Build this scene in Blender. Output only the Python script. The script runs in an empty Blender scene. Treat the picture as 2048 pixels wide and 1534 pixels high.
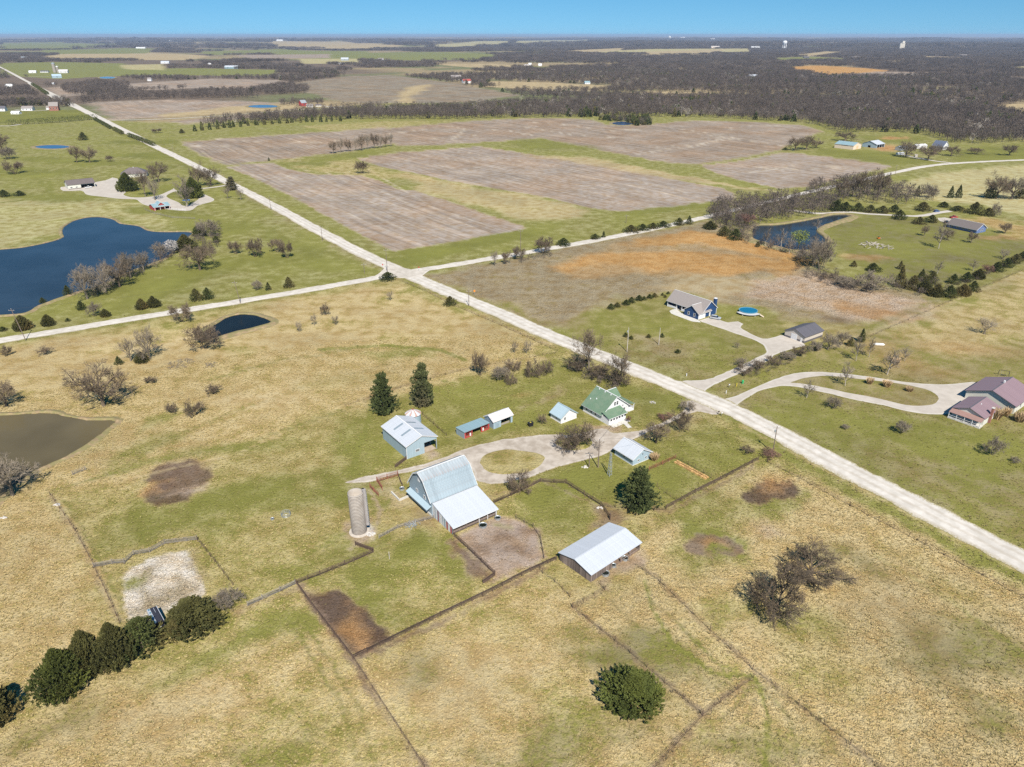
import bpy, math, random
import numpy as np
from mathutils import Vector, Matrix, geometry as mgeo

S = bpy.context.scene
COL = S.collection
PI = math.pi

# ------------------------------------------------------------------ camera
CAM_H = 120.0                     # height of the camera above the ground, metres
FPX = 1450.0                      # focal length in pixels of a 2048 px wide frame
PITCH = math.atan((767 - 70) / FPX)
cd = bpy.data.cameras.new('camera'); cam = bpy.data.objects.new('camera', cd); COL.objects.link(cam)
cam.location = (0, 0, CAM_H); cam.rotation_euler = (PI / 2 - PITCH, 0, 0)
cd.sensor_width = 36.0; cd.lens = 36.0 * FPX / 2048.0
cd.clip_start = 0.5; cd.clip_end = 200000.0
S.camera = cam

# ------------------------------------------------------------------ sky and sun
SUN_EL = math.radians(48.0)
SHADOW_AZ = math.radians(103.0)   # direction in which shadows fall, from +X towards +Y
to_sun = Vector((-math.cos(SHADOW_AZ) * math.cos(SUN_EL), -math.sin(SHADOW_AZ) * math.cos(SUN_EL), math.sin(SUN_EL)))
W = bpy.data.worlds.new('World'); S.world = W; W.use_nodes = True
wn = W.node_tree; wn.nodes.clear()
wo = wn.nodes.new('ShaderNodeOutputWorld'); wb = wn.nodes.new('ShaderNodeBackground')
sky = wn.nodes.new('ShaderNodeTexSky'); sky.sky_type = 'NISHITA'; sky.sun_disc = False
sky.sun_elevation = SUN_EL; sky.sun_rotation = math.atan2(to_sun.x, to_sun.y)
sky.altitude = 400; sky.air_density = 1.0; sky.dust_density = 0.0; sky.ozone_density = 5.0
# the clear spring sky keeps its blue right down to the horizon: the whole dome is read a little higher up
tc = wn.nodes.new('ShaderNodeTexCoord'); mp = wn.nodes.new('ShaderNodeMapping'); mp.vector_type = 'POINT'
mp.inputs['Location'].default_value = (0, 0, 0.105); mp.inputs['Scale'].default_value = (1, 1, 0.9)
hs = wn.nodes.new('ShaderNodeHueSaturation'); hs.inputs['Saturation'].default_value = 1.3; hs.inputs['Hue'].default_value = 0.49
wn.links.new(tc.outputs['Generated'], mp.inputs['Vector']); wn.links.new(mp.outputs['Vector'], sky.inputs['Vector'])
wn.links.new(sky.outputs['Color'], hs.inputs['Color']); wn.links.new(hs.outputs['Color'], wb.inputs['Color'])
wb.inputs['Strength'].default_value = 0.078
wn.links.new(wb.outputs['Background'], wo.inputs['Surface'])
sd = bpy.data.lights.new('sun', 'SUN'); sd.energy = 5.0; sd.angle = math.radians(0.53); sd.color = (1.0, 0.95, 0.87)
sun = bpy.data.objects.new('sun', sd); COL.objects.link(sun)
sun.rotation_euler = to_sun.to_track_quat('Z', 'Y').to_euler(); sun.location = (0, -50, 300)
vs = S.view_settings; vs.view_transform = 'Standard'; vs.look = 'None'; vs.gamma = 1.0; vs.use_curve_mapping = False; vs.exposure = 0.5
S.render.engine = 'CYCLES'
cy = S.cycles
cy.max_bounces = 5; cy.diffuse_bounces = 2; cy.glossy_bounces = 2; cy.transmission_bounces = 3; cy.transparent_max_bounces = 6; cy.volume_bounces = 0
cy.caustics_reflective = False; cy.caustics_refractive = False
cy.use_denoising = False; cy.use_adaptive_sampling = False
S.render.filter_size = 1.2 if hasattr(S.render, 'filter_size') else 1.2

rng = random.Random(7)
nrg = np.random.default_rng(11)

# ------------------------------------------------------------------ ground form and pixel -> ground
def sstep(a, b, x):
    t = np.clip((x - a) / (b - a), 0, 1); return t * t * (3 - 2 * t)
def ground_z(x, y):
    x = np.asarray(x, float); y = np.asarray(y, float); r = np.hypot(x, y)
    amp = 4.5 * sstep(1000, 3000, r) + 12 * sstep(3500, 9000, r) + 22 * sstep(9000, 26000, r)
    h = 0.5 * np.sin(x / 830 + 1.3) * np.cos(y / 1130 + .4) + .25 * np.sin(x / 370 - y / 510) + .5 * np.sin(x / 2900 + y / 2300 + 2.2)
    return amp * h
def at(px, py, z=0.0):
    """point on the ground (plus z) seen at a pixel of the 2048 x 1534 frame"""
    a = (px - 1024) / FPX; b = (py - 767) / FPX
    dy = math.cos(PITCH) - b * math.sin(PITCH); dz = -math.sin(PITCH) - b * math.cos(PITCH)
    dz = min(dz, -0.0022)
    t = (z - CAM_H) / dz
    if t * dy > 850:
        ts = 800 * 1.004 ** np.arange(1150)
        f = CAM_H + dz * ts - (ground_z(a * ts, dy * ts) + z)
        i = int(np.argmax(f < 0)) if (f < 0).any() else len(ts) - 1
        i = max(i, 1); k = f[i - 1] / (f[i - 1] - f[i]) if f[i] != f[i - 1] else 0
        t = ts[i - 1] + (ts[i] - ts[i - 1]) * min(max(k, 0), 1)
    x = a * t; y = dy * t
    return Vector((x, y, float(ground_z(x, y)) + z))
def at2(px, py):
    p = at(px, py); return (p.x, p.y)
def polyw(pts): return np.array([at2(*p) for p in pts])
def ell(cx, cy, rx, ry, rot=0, n=18):
    c, s = math.cos(math.radians(rot)), math.sin(math.radians(rot))
    return [(cx + rx * math.cos(t) * c - ry * math.sin(t) * s, cy + rx * math.cos(t) * s + ry * math.sin(t) * c) for t in [2 * PI * i / n for i in range(n)]]

# ------------------------------------------------------------------ noise (for painting cover and ragged edges)
_lat = nrg.random((256, 256))
def vnoise(x, y):
    xi = np.floor(x).astype(int); yi = np.floor(y).astype(int); fx = x - xi; fy = y - yi
    fx = fx * fx * (3 - 2 * fx); fy = fy * fy * (3 - 2 * fy)
    g = lambda i, j: _lat[i & 255, j & 255]
    return (g(xi, yi) * (1 - fx) + g(xi + 1, yi) * fx) * (1 - fy) + (g(xi, yi + 1) * (1 - fx) + g(xi + 1, yi + 1) * fx) * fy
def fbm(x, y, o=4):
    s = 0; a = .5; t = 0
    for i in range(o):
        s = s + a * vnoise(x + 17.3 * i, y - 9.1 * i); t += a; x = x * 2.03; y = y * 2.03; a *= .5
    return s / t

# ------------------------------------------------------------------ materials
MATS = {}
def newmat(name):
    m = bpy.data.materials.new(name); m.use_nodes = True
    return m, m.node_tree, m.node_tree.nodes['Principled BSDF']
def nd(nt, t, **kw):
    n = nt.nodes.new(t)
    for k, v in kw.items(): setattr(n, k, v)
    return n
def mixc(nt, fac, a, b, mode='MIX'):
    m = nd(nt, 'ShaderNodeMix', data_type='RGBA', blend_type=mode)
    for s, v in ((0, fac), (6, a), (7, b)):
        if isinstance(v, (int, float)): m.inputs[s].default_value = v
        elif isinstance(v, tuple): m.inputs[s].default_value = (*v, 1)
        else: nt.links.new(v, m.inputs[s])
    return m.outputs[2]
def mth(nt, op, a, b=None, clamp=False):
    m = nd(nt, 'ShaderNodeMath', operation=op, use_clamp=clamp)
    for i, v in enumerate((a, b)):
        if v is None: continue
        if isinstance(v, (int, float)): m.inputs[i].default_value = v
        else: nt.links.new(v, m.inputs[i])
    return m.outputs[0]
def noise(nt, vec, scale, detail=2.0, rough=.5, dist=0.0):
    n = nd(nt, 'ShaderNodeTexNoise'); n.inputs['Scale'].default_value = scale; n.inputs['Detail'].default_value = detail
    n.inputs['Roughness'].default_value = rough; n.inputs['Distortion'].default_value = dist
    nt.links.new(vec, n.inputs['Vector']); return n.outputs['Fac']
def ramp(nt, fac, lo, hi):
    m = nd(nt, 'ShaderNodeMapRange'); m.interpolation_type = 'SMOOTHSTEP'
    m.inputs[1].default_value = lo; m.inputs[2].default_value = hi
    nt.links.new(fac, m.inputs[0]); return m.outputs[0]
def maprange(nt, fac, a, b, c, d):
    m = nd(nt, 'ShaderNodeMapRange'); m.clamp = False
    for i, v in enumerate((a, b, c, d)): m.inputs[1 + i].default_value = v
    nt.links.new(fac, m.inputs[0]); return m.outputs[0]
def bump(nt, h, strength, dist, bsdf):
    b = nd(nt, 'ShaderNodeBump'); b.inputs['Strength'].default_value = strength; b.inputs['Distance'].default_value = dist
    nt.links.new(h, b.inputs['Height']); nt.links.new(b.outputs[0], bsdf.inputs['Normal']); return b
def plain(name, col, rough=.7, var=.12, scale=3.0, metal=0.0, grain=None, spec=.3, use_random=0.0, dirt=None):
    """one-colour material with uneven tone; dirt = (colour, amount, scale)"""
    if name in MATS: return MATS[name]
    m, nt, b = newmat(name)
    ge = nd(nt, 'ShaderNodeTexCoord')
    vec = ge.outputs['Object']
    if grain:
        mpn = nd(nt, 'ShaderNodeMapping'); mpn.inputs['Scale'].default_value = grain; nt.links.new(vec, mpn.inputs['Vector']); vec = mpn.outputs[0]
    f = noise(nt, vec, scale, 4, .6)
    k = maprange(nt, f, 0.25, .75, 1 - var, 1 + var)
    if use_random:
        oi = nd(nt, 'ShaderNodeObjectInfo')
        k = mth(nt, 'MULTIPLY', k, maprange(nt, oi.outputs['Random'], 0, 1, 1 - use_random, 1 + use_random))
    c = nd(nt, 'ShaderNodeVectorMath', operation='SCALE'); c.inputs[0].default_value = col; nt.links.new(k, c.inputs['Scale'])
    out = c.outputs[0]
    if dirt:
        d = noise(nt, vec, dirt[2], 3, .65)
        lo = .62 - dirt[1] * .5
        out = mixc(nt, mth(nt, 'MULTIPLY', ramp(nt, d, lo, lo + .2), min(1, dirt[1] * 1.6)), out, dirt[0])
    nt.links.new(out, b.inputs['Base Color'])
    b.inputs['Roughness'].default_value = rough; b.inputs['Metallic'].default_value = metal
    b.inputs['Specular IOR Level'].default_value = spec
    MATS[name] = m
    return m

def ground_material():
    m, nt, b = newmat('ground_cover')
    g = nd(nt, 'ShaderNodeNewGeometry'); P = g.outputs['Position']
    ca = nd(nt, 'ShaderNodeAttribute', attribute_name='cover'); pa = nd(nt, 'ShaderNodeAttribute', attribute_name='habit')
    sp = nd(nt, 'ShaderNodeSeparateColor'); nt.links.new(pa.outputs['Color'], sp.inputs[0])
    green, tuft, rows = sp.outputs[0], sp.outputs[1], sp.outputs[2]
    nA = noise(nt, P, .95, 4, .62, .35); nB = noise(nt, P, .16, 3, .55); nC = noise(nt, P, 2.7, 3, .6, .2); nD = noise(nt, P, .028, 3, .55)
    gsum = mth(nt, 'ADD', mth(nt, 'MULTIPLY', nA, .38), mth(nt, 'MULTIPLY', nB, .30))
    gsum = mth(nt, 'ADD', gsum, mth(nt, 'MULTIPLY', nD, .32))
    gm = ramp(nt, mth(nt, 'ADD', gsum, mth(nt, 'MULTIPLY', mth(nt, 'SUBTRACT', green, .5), .42)), .43, .60)
    gcol = mixc(nt, nB, (.165, .160, .030), (.100, .120, .020))
    gcol = mixc(nt, mth(nt, 'MULTIPLY', nC, .5), gcol, (.26, .225, .06))
    straw2 = mixc(nt, ramp(nt, nB, .35, .7), ca.outputs['Color'], mixc(nt, 1.0, ca.outputs['Color'], (.84, .74, .60), 'MULTIPLY'))
    gm = mth(nt, 'MULTIPLY', gm, mth(nt, 'MINIMUM', mth(nt, 'MULTIPLY', green, 4.0), 1.0))
    col = mixc(nt, mth(nt, 'MULTIPLY', gm, .88), straw2, gcol)
    # tufts: shade of the gaps painted into the colour, under pale blade tops
    tone = maprange(nt, nC, .3, .7, -1, 1); tone2 = maprange(nt, nA, .3, .7, -1, 1)
    k = mth(nt, 'ADD', mth(nt, 'MULTIPLY', tone, .29), mth(nt, 'MULTIPLY', tone2, .15))
    k = mth(nt, 'ADD', mth(nt, 'MULTIPLY', k, tuft), 1.0)
    k = mth(nt, 'MULTIPLY', k, maprange(nt, nD, .28, .72, .80, 1.16))
    # drill rows and contour bands of the tilled fields
    wv = nd(nt, 'ShaderNodeVectorMath', operation='ADD'); nt.links.new(P, wv.inputs[0])
    wn_ = nd(nt, 'ShaderNodeTexNoise'); wn_.inputs['Scale'].default_value = .006; wn_.inputs['Detail'].default_value = 1; nt.links.new(P, wn_.inputs['Vector'])
    ws = nd(nt, 'ShaderNodeVectorMath', operation='SCALE'); nt.links.new(wn_.outputs['Color'], ws.inputs[0]); ws.inputs['Scale'].default_value = 22.0
    nt.links.new(ws.outputs[0], wv.inputs[1])
    rm = nd(nt, 'ShaderNodeMapping'); rm.vector_type = 'TEXTURE'; rm.inputs['Rotation'].default_value = (0, 0, math.radians(-54)); rm.inputs['Scale'].default_value = (170, 3.0, 50)
    nt.links.new(wv.outputs[0], rm.inputs['Vector'])
    rn = noise(nt, rm.outputs[0], 1.0, 5, .7)
    rk = maprange(nt, rn, .3, .7, .62, 1.34)
    col2 = mixc(nt, rows, col, mixc(nt, ramp(nt, noise(nt, P, .012, 4, .6), .42, .62), col, mixc(nt, 1.0, col, (1.0, .90, .80), 'MULTIPLY')))
    k = mth(nt, 'MULTIPLY', k, mth(nt, 'ADD', mth(nt, 'MULTIPLY', mth(nt, 'SUBTRACT', rk, 1.0), rows), 1.0))
    sc = nd(nt, 'ShaderNodeVectorMath', operation='SCALE'); nt.links.new(col2, sc.inputs[0]); nt.links.new(k, sc.inputs['Scale'])
    nt.links.new(sc.outputs[0], b.inputs['Base Color'])
    b.inputs['Roughness'].default_value = .95; b.inputs['Specular IOR Level'].default_value = .1
    hum = mth(nt, 'MULTIPLY', mth(nt, 'ABSOLUTE', mth(nt, 'SUBTRACT', noise(nt, P, .42, 3, .5, 1.2), .5)), mth(nt, 'MULTIPLY', mth(nt, 'SUBTRACT', tuft, .95, True), 5.0))
    hgt = mth(nt, 'MULTIPLY', mth(nt, 'ADD', mth(nt, 'ADD', hum, mth(nt, 'MULTIPLY', nA, .6)), mth(nt, 'MULTIPLY', nC, .25)), tuft)
    bump(nt, hgt, 1.0, 1.0, b)
    return m
GROUND = ground_material()

def gravel_material(name, c1, c2, edge):
    m, nt, b = newmat(name)
    g = nd(nt, 'ShaderNodeNewGeometry'); P = g.outputs['Position']
    e = nd(nt, 'ShaderNodeAttribute', attribute_name='edge').outputs['Fac']
    n1 = noise(nt, P, .35, 4, .6); n2 = noise(nt, P, 2.2, 3, .6)
    col = mixc(nt, ramp(nt, mth(nt, 'ADD', mth(nt, 'MULTIPLY', n1, .6), mth(nt, 'MULTIPLY', noise(nt, P, .09, 3, .6), .4)), .36, .62), c1, c2)
    # wheel tracks: paler packed lanes between looser ridges
    tr = nd(nt, 'ShaderNodeTexWave'); 
    w = mth(nt, 'COSINE', mth(nt, 'MULTIPLY', mth(nt, 'ADD', e, mth(nt, 'MULTIPLY', noise(nt, P, .05, 2, .5), .35)), 10.0))
    col = mixc(nt, mth(nt, 'MULTIPLY', ramp(nt, mth(nt, 'ADD', w, mth(nt, 'MULTIPLY', n1, .8)), .0, 1.6), .5), col, mixc(nt, 1.0, col, (.76, .71, .64), 'MULTIPLY'))
    nt.nodes.remove(tr)
    col = mixc(nt, mth(nt, 'MULTIPLY', n2, .25), col, mixc(nt, 1.0, col, (.6, .58, .55), 'MULTIPLY'))
    em = ramp(nt, mth(nt, 'ADD', mth(nt, 'ABSOLUTE', e), mth(nt, 'MULTIPLY', mth(nt, 'SUBTRACT', n2, .5), .7)), .74, 1.06)
    col = mixc(nt, em, col, edge)
    nt.links.new(col, b.inputs['Base Color']); b.inputs['Roughness'].default_value = .95; b.inputs['Specular IOR Level'].default_value = .1
    bump(nt, n2, .3, .05, b)
    MATS[name] = m; return m
ROADM = gravel_material('road_gravel', (.66, .61, .54), (.52, .475, .41), (.30, .25, .12))
DRIVEM = gravel_material('drive_gravel', (.57, .51, .44), (.40, .345, .285), (.30, .24, .12))
PALEM = gravel_material('pale_gravel', (.58, .53, .47), (.50, .455, .40), (.40, .36, .25))
CONCM = plain('concrete', (.55, .52, .46), .9, .12, .8)

def water_material(name, col, spec=.2, rough=.1):
    m, nt, b = newmat(name)
    g = nd(nt, 'ShaderNodeNewGeometry'); P = g.outputs['Position']
    n1 = noise(nt, P, .03, 3, .5); n2 = noise(nt, P, .55, 2, .5)
    nt.links.new(mixc(nt, ramp(nt, n1, .3, .7), col, tuple(c * 1.5 for c in col)), b.inputs['Base Color'])
    b.inputs['Roughness'].default_value = rough; b.inputs['IOR'].default_value = 1.33; b.inputs['Specular IOR Level'].default_value = spec
    bump(nt, n2, .07, .05, b)
    MATS[name] = m; return m
W_BLUE = water_material('water_blue', (.018, .030, .044), .15); W_DARK = water_material('water_dark', (.008, .012, .014), .12); W_BROWN = water_material('water_brown', (.085, .068, .036), .12); W_GREY = water_material('water_grey', (.020, .026, .030), .17)
W_SKY = water_material('water_sky', (.02, .05, .11), .15)

# ------------------------------------------------------------------ object helpers
def link(o, parent=None):
    COL.objects.link(o)
    if parent is not None: o.parent = parent
    return o
def tag(o, label=None, cat=None, group=None, kind=None):
    if label: o['label'] = label
    if cat: o['category'] = cat
    if group: o['group'] = group
    if kind: o['kind'] = kind
    return o
def empty(name, loc, rz=0.0, label=None, cat=None, group=None):
    o = bpy.data.objects.new(name, None); o.empty_display_size = .5; link(o)
    o.location = loc; o.rotation_euler = (0, 0, rz); return tag(o, label, cat, group)
def mesh_np(name, V, F, mat, smooth=False):
    me = bpy.data.meshes.new(name); me.from_pydata([tuple(v) for v in V], [], [tuple(f) for f in F])
    if mat: me.materials.append(mat)
    if smooth: me.shade_smooth()
    return me
class MB:
    """collects boxes, bars, tubes and faces; build() links them as one mesh object"""
    def __init__(s): s.v = []; s.f = []
    def add(s, vs, fs):
        n = len(s.v); s.v += [tuple(v) for v in vs]; s.f += [tuple(i + n for i in f) for f in fs]; return s
    def box(s, x0, x1, y0, y1, z0, z1):
        return s.add([(x0, y0, z0), (x1, y0, z0), (x1, y1, z0), (x0, y1, z0), (x0, y0, z1), (x1, y0, z1), (x1, y1, z1), (x0, y1, z1)],
                     [(3, 2, 1, 0), (4, 5, 6, 7), (0, 1, 5, 4), (1, 2, 6, 5), (2, 3, 7, 6), (3, 0, 4, 7)])
    def hexa(s, b, t):
        return s.add(list(b) + list(t), [(3, 2, 1, 0), (4, 5, 6, 7), (0, 1, 5, 4), (1, 2, 6, 5), (2, 3, 7, 6), (3, 0, 4, 7)])
    def slab(s, q, th):
        """quad q (4 corners, counter-clockwise seen from outside) thickened inwards by th"""
        q = [Vector(p) for p in q]; n = (q[1] - q[0]).cross(q[3] - q[0]).normalized() * th
        return s.hexa([p - n for p in q], q)
    def prism(s, poly, a, b):
        """poly: list of points; extruded from offset vector a to b"""
        a = Vector(a); b = Vector(b); n = len(poly); P = [Vector(p) for p in poly]
        return s.add([p + a for p in P] + [p + b for p in P], [tuple(reversed(range(n))), tuple(range(n, 2 * n))] + [(i, (i + 1) % n, n + (i + 1) % n, n + i) for i in range(n)])
    def bar(s, a, b, w, h=None):
        a = Vector(a); b = Vector(b); h = h or w; d = (b - a)
        if d.length < 1e-6: return s
        d.normalize(); up = Vector((0, 0, 1)) if abs(d.z) < .95 else Vector((1, 0, 0))
        x = d.cross(up).normalized() * w / 2; y = x.cross(d).normalized() * h / 2
        return s.hexa([a - x - y, a + x - y, a + x + y, a - x + y], [b - x - y, b + x - y, b + x + y, b - x + y])
    def tube(s, pts, rad, n=6, cap=True):
        rings = []; P = [Vector(p) for p in pts]
        if not isinstance(rad, (list, tuple)): rad = [rad] * len(P)
        base = len(s.v)
        for i, p in enumerate(P):
            d = (P[min(i + 1, len(P) - 1)] - P[max(i - 1, 0)]).normalized()
            up = Vector((0, 0, 1)) if abs(d.z) < .9 else Vector((1, 0, 0))
            x = d.cross(up).normalized(); y = d.cross(x).normalized()
            for k in range(n):
                t = 2 * PI * k / n; s.v.append(tuple(p + (x * math.cos(t) + y * math.sin(t)) * rad[i]))
        for i in range(len(P) - 1):
            for k in range(n):
                a = base + i * n + k; b2 = base + i * n + (k + 1) % n
                s.f.append((a, b2, b2 + n, a + n))
        if cap:
            s.f.append(tuple(base + k for k in range(n))); s.f.append(tuple(base + (len(P) - 1) * n + k for k in reversed(range(n))))
        return s
    def lathe(s, prof, n=24, c=(0, 0), cap=False):
        base = len(s.v)
        for r, z in prof:
            for k in range(n):
                t = 2 * PI * k / n; s.v.append((c[0] + r * math.cos(t), c[1] + r * math.sin(t), z))
        for i in range(len(prof) - 1):
            for k in range(n):
                a = base + i * n + k; b = base + i * n + (k + 1) % n; s.f.append((a, b, b + n, a + n))
        if cap: s.f.append(tuple(base + (len(prof) - 1) * n + k for k in range(n)))
        return s
    def mesh(s, name, mat, smooth=False): return mesh_np(name, s.v, s.f, mat, smooth)
    def build(s, name, mat, parent=None, smooth=False, loc=None):
        o = bpy.data.objects.new(name, s.mesh(name, mat, smooth)); link(o, parent)
        if loc is not None: o.location = loc
        return o
def inst(name, me, parent=None, loc=None, rot=None, scale=None):
    o = bpy.data.objects.new(name, me); link(o, parent)
    if loc is not None: o.location = loc
    if rot is not None: o.rotation_euler = rot
    if scale is not None: o.scale = scale
    return o
# ------------------------------------------------------------------ ground sheet with its covers
COVER = {  # colour, greenness, tuftiness, drill rows
    'straw':   ((.465, .362, .182), .37, 1.0, 0),
    'straw2':  ((.475, .372, .19), .27, 1.12, 0),
    'pasture': ((.415, .34, .155), .50, .9, 0),
    'west':    ((.33, .305, .13), .60, .7, 0),
    'lawn':    ((.32, .285, .11), .68, .7, 0),
    'eastlawn':((.275, .225, .105), .52, .65, 0),
    'lush':    ((.24, .24, .08), .86, .5, 0),
    'lush2':   ((.13, .17, .05), 1.0, .4, 0),
    'dull':    ((.20, .175, .085), .62, .5, 0),
    'soil':    ((.32, .268, .222), 0, .25, .8),
    'soil2':   ((.295, .243, .195), .03, .25, 1.0),
    'soilg':   ((.25, .215, .165), .18, .3, .9),
    'dirt':    ((.19, .135, .10), .05, .7, 0),
    'mud':     ((.115, .08, .058), .0, .8, 0),
    'chaff':   ((.40, .24, .11), .0, 1.1, 0),
    'yard':    ((.36, .28, .22), .08, .7, 0),
    'lime':    ((.60, .55, .485), .0, 1.0, 0),
    'orange':  ((.46, .265, .095), .08, 1.1, 0),
    'rust':    ((.40, .235, .10), .12, 1.1, 0),
    'weeds':   ((.31, .25, .155), .30, 1.2, 0),
    'pink':    ((.46, .35, .25), .10, 1.3, 0),
    'bank':    ((.40, .29, .16), .05, .8, 0),
    'wood':    ((.16, .125, .095), .06, .8, 0),
    'tan':     ((.40, .32, .185), .12, .4, 0),
    'hay':     ((.40, .36, .19), .28, .5, .15),
    'terrace': ((.45, .395, .32), 0, .25, .3),
    'farg':    ((.22, .23, .09), .55, .3, 0),
}
PAINT = []   # (polygon in world, feather m, cover, strength)
def paint(cover, pts, fe=3.0, k=1.0): PAINT.append((polyw(pts), fe, cover, k))
def blob(cover, cx, cy, rx, ry, rot=0, fe=3.0, k=1.0):
    """patch of a cover with an uneven outline"""
    e = np.array(ell(0, 0, rx, ry, rot, 26)); t = np.arange(26) / 26 * 2 * PI; ph = cx * .7 + cy * 1.3
    f = 1 + .16 * np.sin(2 * t + ph) + .12 * np.sin(3 * t + 2.1 * ph) + .10 * np.sin(5 * t + .7 * ph) + .07 * np.sin(8 * t + 1.9 * ph)
    PAINT.append((polyw([(cx + x * k_, cy + y * k_) for (x, y), k_ in zip(e, f)]), fe, cover, k))
def band(cover, pts, w, fe=1.0, k=1.0):
    P = polyw(pts); PAINT.append((P, fe, cover, k, w))

MAIN_PX = [(-260, 15), (-120, 75), (0, 135), (60, 168), (110, 196), (165, 221), (230, 253), (300, 288), (380, 326), (450, 362), (540, 408), (640, 463), (720, 505), (800, 542), (880, 577), (1000, 627), (1120, 679), (1240, 727), (1330, 764), (1400, 793), (1470, 823), (1560, 868), (1700, 942), (1850, 1020), (2048, 1124), (2300, 1256)]
CROSS_PX = [(-160, 710), (0, 682), (50, 673), (130, 660), (250, 640), (400, 616), (520, 596), (640, 576), (740, 558), (810, 545), (900, 531), (1000, 514), (1100, 497), (1200, 479), (1300, 459), (1400, 437), (1480, 417), (1560, 398), (1640, 379), (1720, 361), (1790, 345), (1850, 333), (1920, 326), (2048, 320), (2300, 312)]
LANE_PX = [(205, 241), (330, 238), (480, 229), (560, 222), (640, 217), (690, 212)]

# broad covers, from the far country to the near
paint('west', [(-400, 760), (-400, 235), (180, 235), (300, 245), (780, 205), (1700, 235), (2500, 330), (2600, 1700), (-600, 1700)], 20)
paint('west', [(-300, 700), (-300, 240), (160, 235), (240, 262), (380, 330), (560, 422), (780, 545), (400, 610), (0, 675)], 4)
paint('pasture', [(-500, 780), (0, 690), (400, 622), (790, 556), (1000, 640), (1390, 800), (2048, 1135), (2600, 1500), (2600, 1900), (-900, 1900), (-700, 1000)], 3)
paint('straw', [(-300, 760), (0, 700), (420, 640), (640, 590), (800, 570), (880, 600), (1080, 690), (1110, 715), (900, 780), (700, 815), (560, 860), (400, 930), (230, 1000), (100, 1000), (-200, 1000)], 6)
paint('straw', [(-300, 1000), (100, 990), (180, 1130), (250, 1270), (60, 1400), (-300, 1500)], 5)
paint('straw', [(500, 1240), (610, 1190), (700, 1310), (860, 1270), (1085, 1150), (1170, 1220), (1420, 1440), (1300, 1600), (-200, 1800), (-200, 1500), (200, 1400), (420, 1290)], 5)
paint('straw2', [(1150, 1215), (1280, 1150), (1400, 1280), (1700, 1500), (1750, 1700), (1300, 1700), (1420, 1430)], 4)
paint('straw2', [(1240, 1130), (1300, 1040), (1340, 1020), (1540, 930), (1700, 990), (2048, 1165), (2400, 1350), (2400, 1700), (1740, 1700), (1480, 1330)], 4)
# right of the road
paint('weeds', [(840, 552), (1000, 522), (1250, 470), (1420, 440), (1560, 500), (1620, 540), (1900, 600), (1800, 650), (1640, 640), (1460, 610), (1330, 590), (1230, 600), (1110, 660), (960, 600)], 6)
paint('eastlawn', [(860, 560), (960, 600), (1100, 655), (1220, 605), (1320, 590), (1600, 640), (1800, 660), (2048, 540), (2500, 500), (2600, 1300), (2048, 1095), (1700, 915), (1430, 780), (1100, 645), (940, 585)], 5)
paint('lawn', [(1230, 610), (1330, 592), (1440, 600), (1600, 645), (1640, 660), (1560, 675), (1380, 650), (1500, 700), (1420, 745), (1230, 690), (1170, 650)], 6, .6)
paint('straw', [(1750, 660), (2048, 545), (2300, 480), (2300, 640), (2048, 690), (1900, 700)], 12, .75)
paint('weeds', [(1000, 545), (1150, 530), (1240, 560), (1230, 600), (1100, 620), (1000, 590)], 8, .8)
paint('orange', [(1100, 535), (1180, 505), (1280, 478), (1370, 462), (1480, 470), (1560, 500), (1640, 525), (1560, 540), (1450, 548), (1350, 555), (1300, 548), (1200, 555), (1140, 560)], 5, .85)
paint('weeds', [(1130, 498), (1250, 490), (1400, 488), (1560, 518), (1480, 512), (1380, 502), (1250, 503), (1150, 512)], 5, .7)
paint('weeds', [(1080, 560), (1200, 525), (1300, 540), (1420, 545), (1300, 560), (1200, 570), (1110, 575)], 6, .5)
paint('tan', [(1300, 575), (1380, 545), (1480, 560), (1560, 555), (1500, 590), (1420, 605), (1380, 590)], 6, .6)
paint('pink', [(1480, 590), (1560, 550), (1620, 545), (1700, 575), (1800, 590), (1880, 605), (1860, 630), (1790, 650), (1700, 640), (1600, 615), (1540, 600)], 5, .95)
blob('rust', 1740, 625, 60, 14, 10, 5, .7); blob('weeds', 1600, 622, 110, 12, 8, 6, .6); blob('mud', 1680, 640, 60, 7, 12, 5, .6); blob('orange', 1560, 545, 26, 5, 0, 5, .6)
paint('pasture', [(1560, 640), (1700, 655), (1780, 660), (1700, 690), (1620, 680)], 6, .7)
paint('dull', [(1640, 450), (1760, 425), (1880, 440), (2048, 480), (2300, 470), (2300, 560), (2048, 520), (1900, 570), (1780, 560), (1700, 520), (1660, 480)], 4)
blob('rust', 2010, 450, 70, 12, 8, 8, .6); blob('rust', 2020, 475, 60, 7, 0, 6, .5); blob('rust', 1730, 515, 40, 10, 5, 6, .5)
paint('hay', [(1790, 372), (1870, 345), (2048, 330), (2400, 320), (2400, 430), (2048, 432), (1960, 410), (1880, 405), (1800, 390)], 6)
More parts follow.
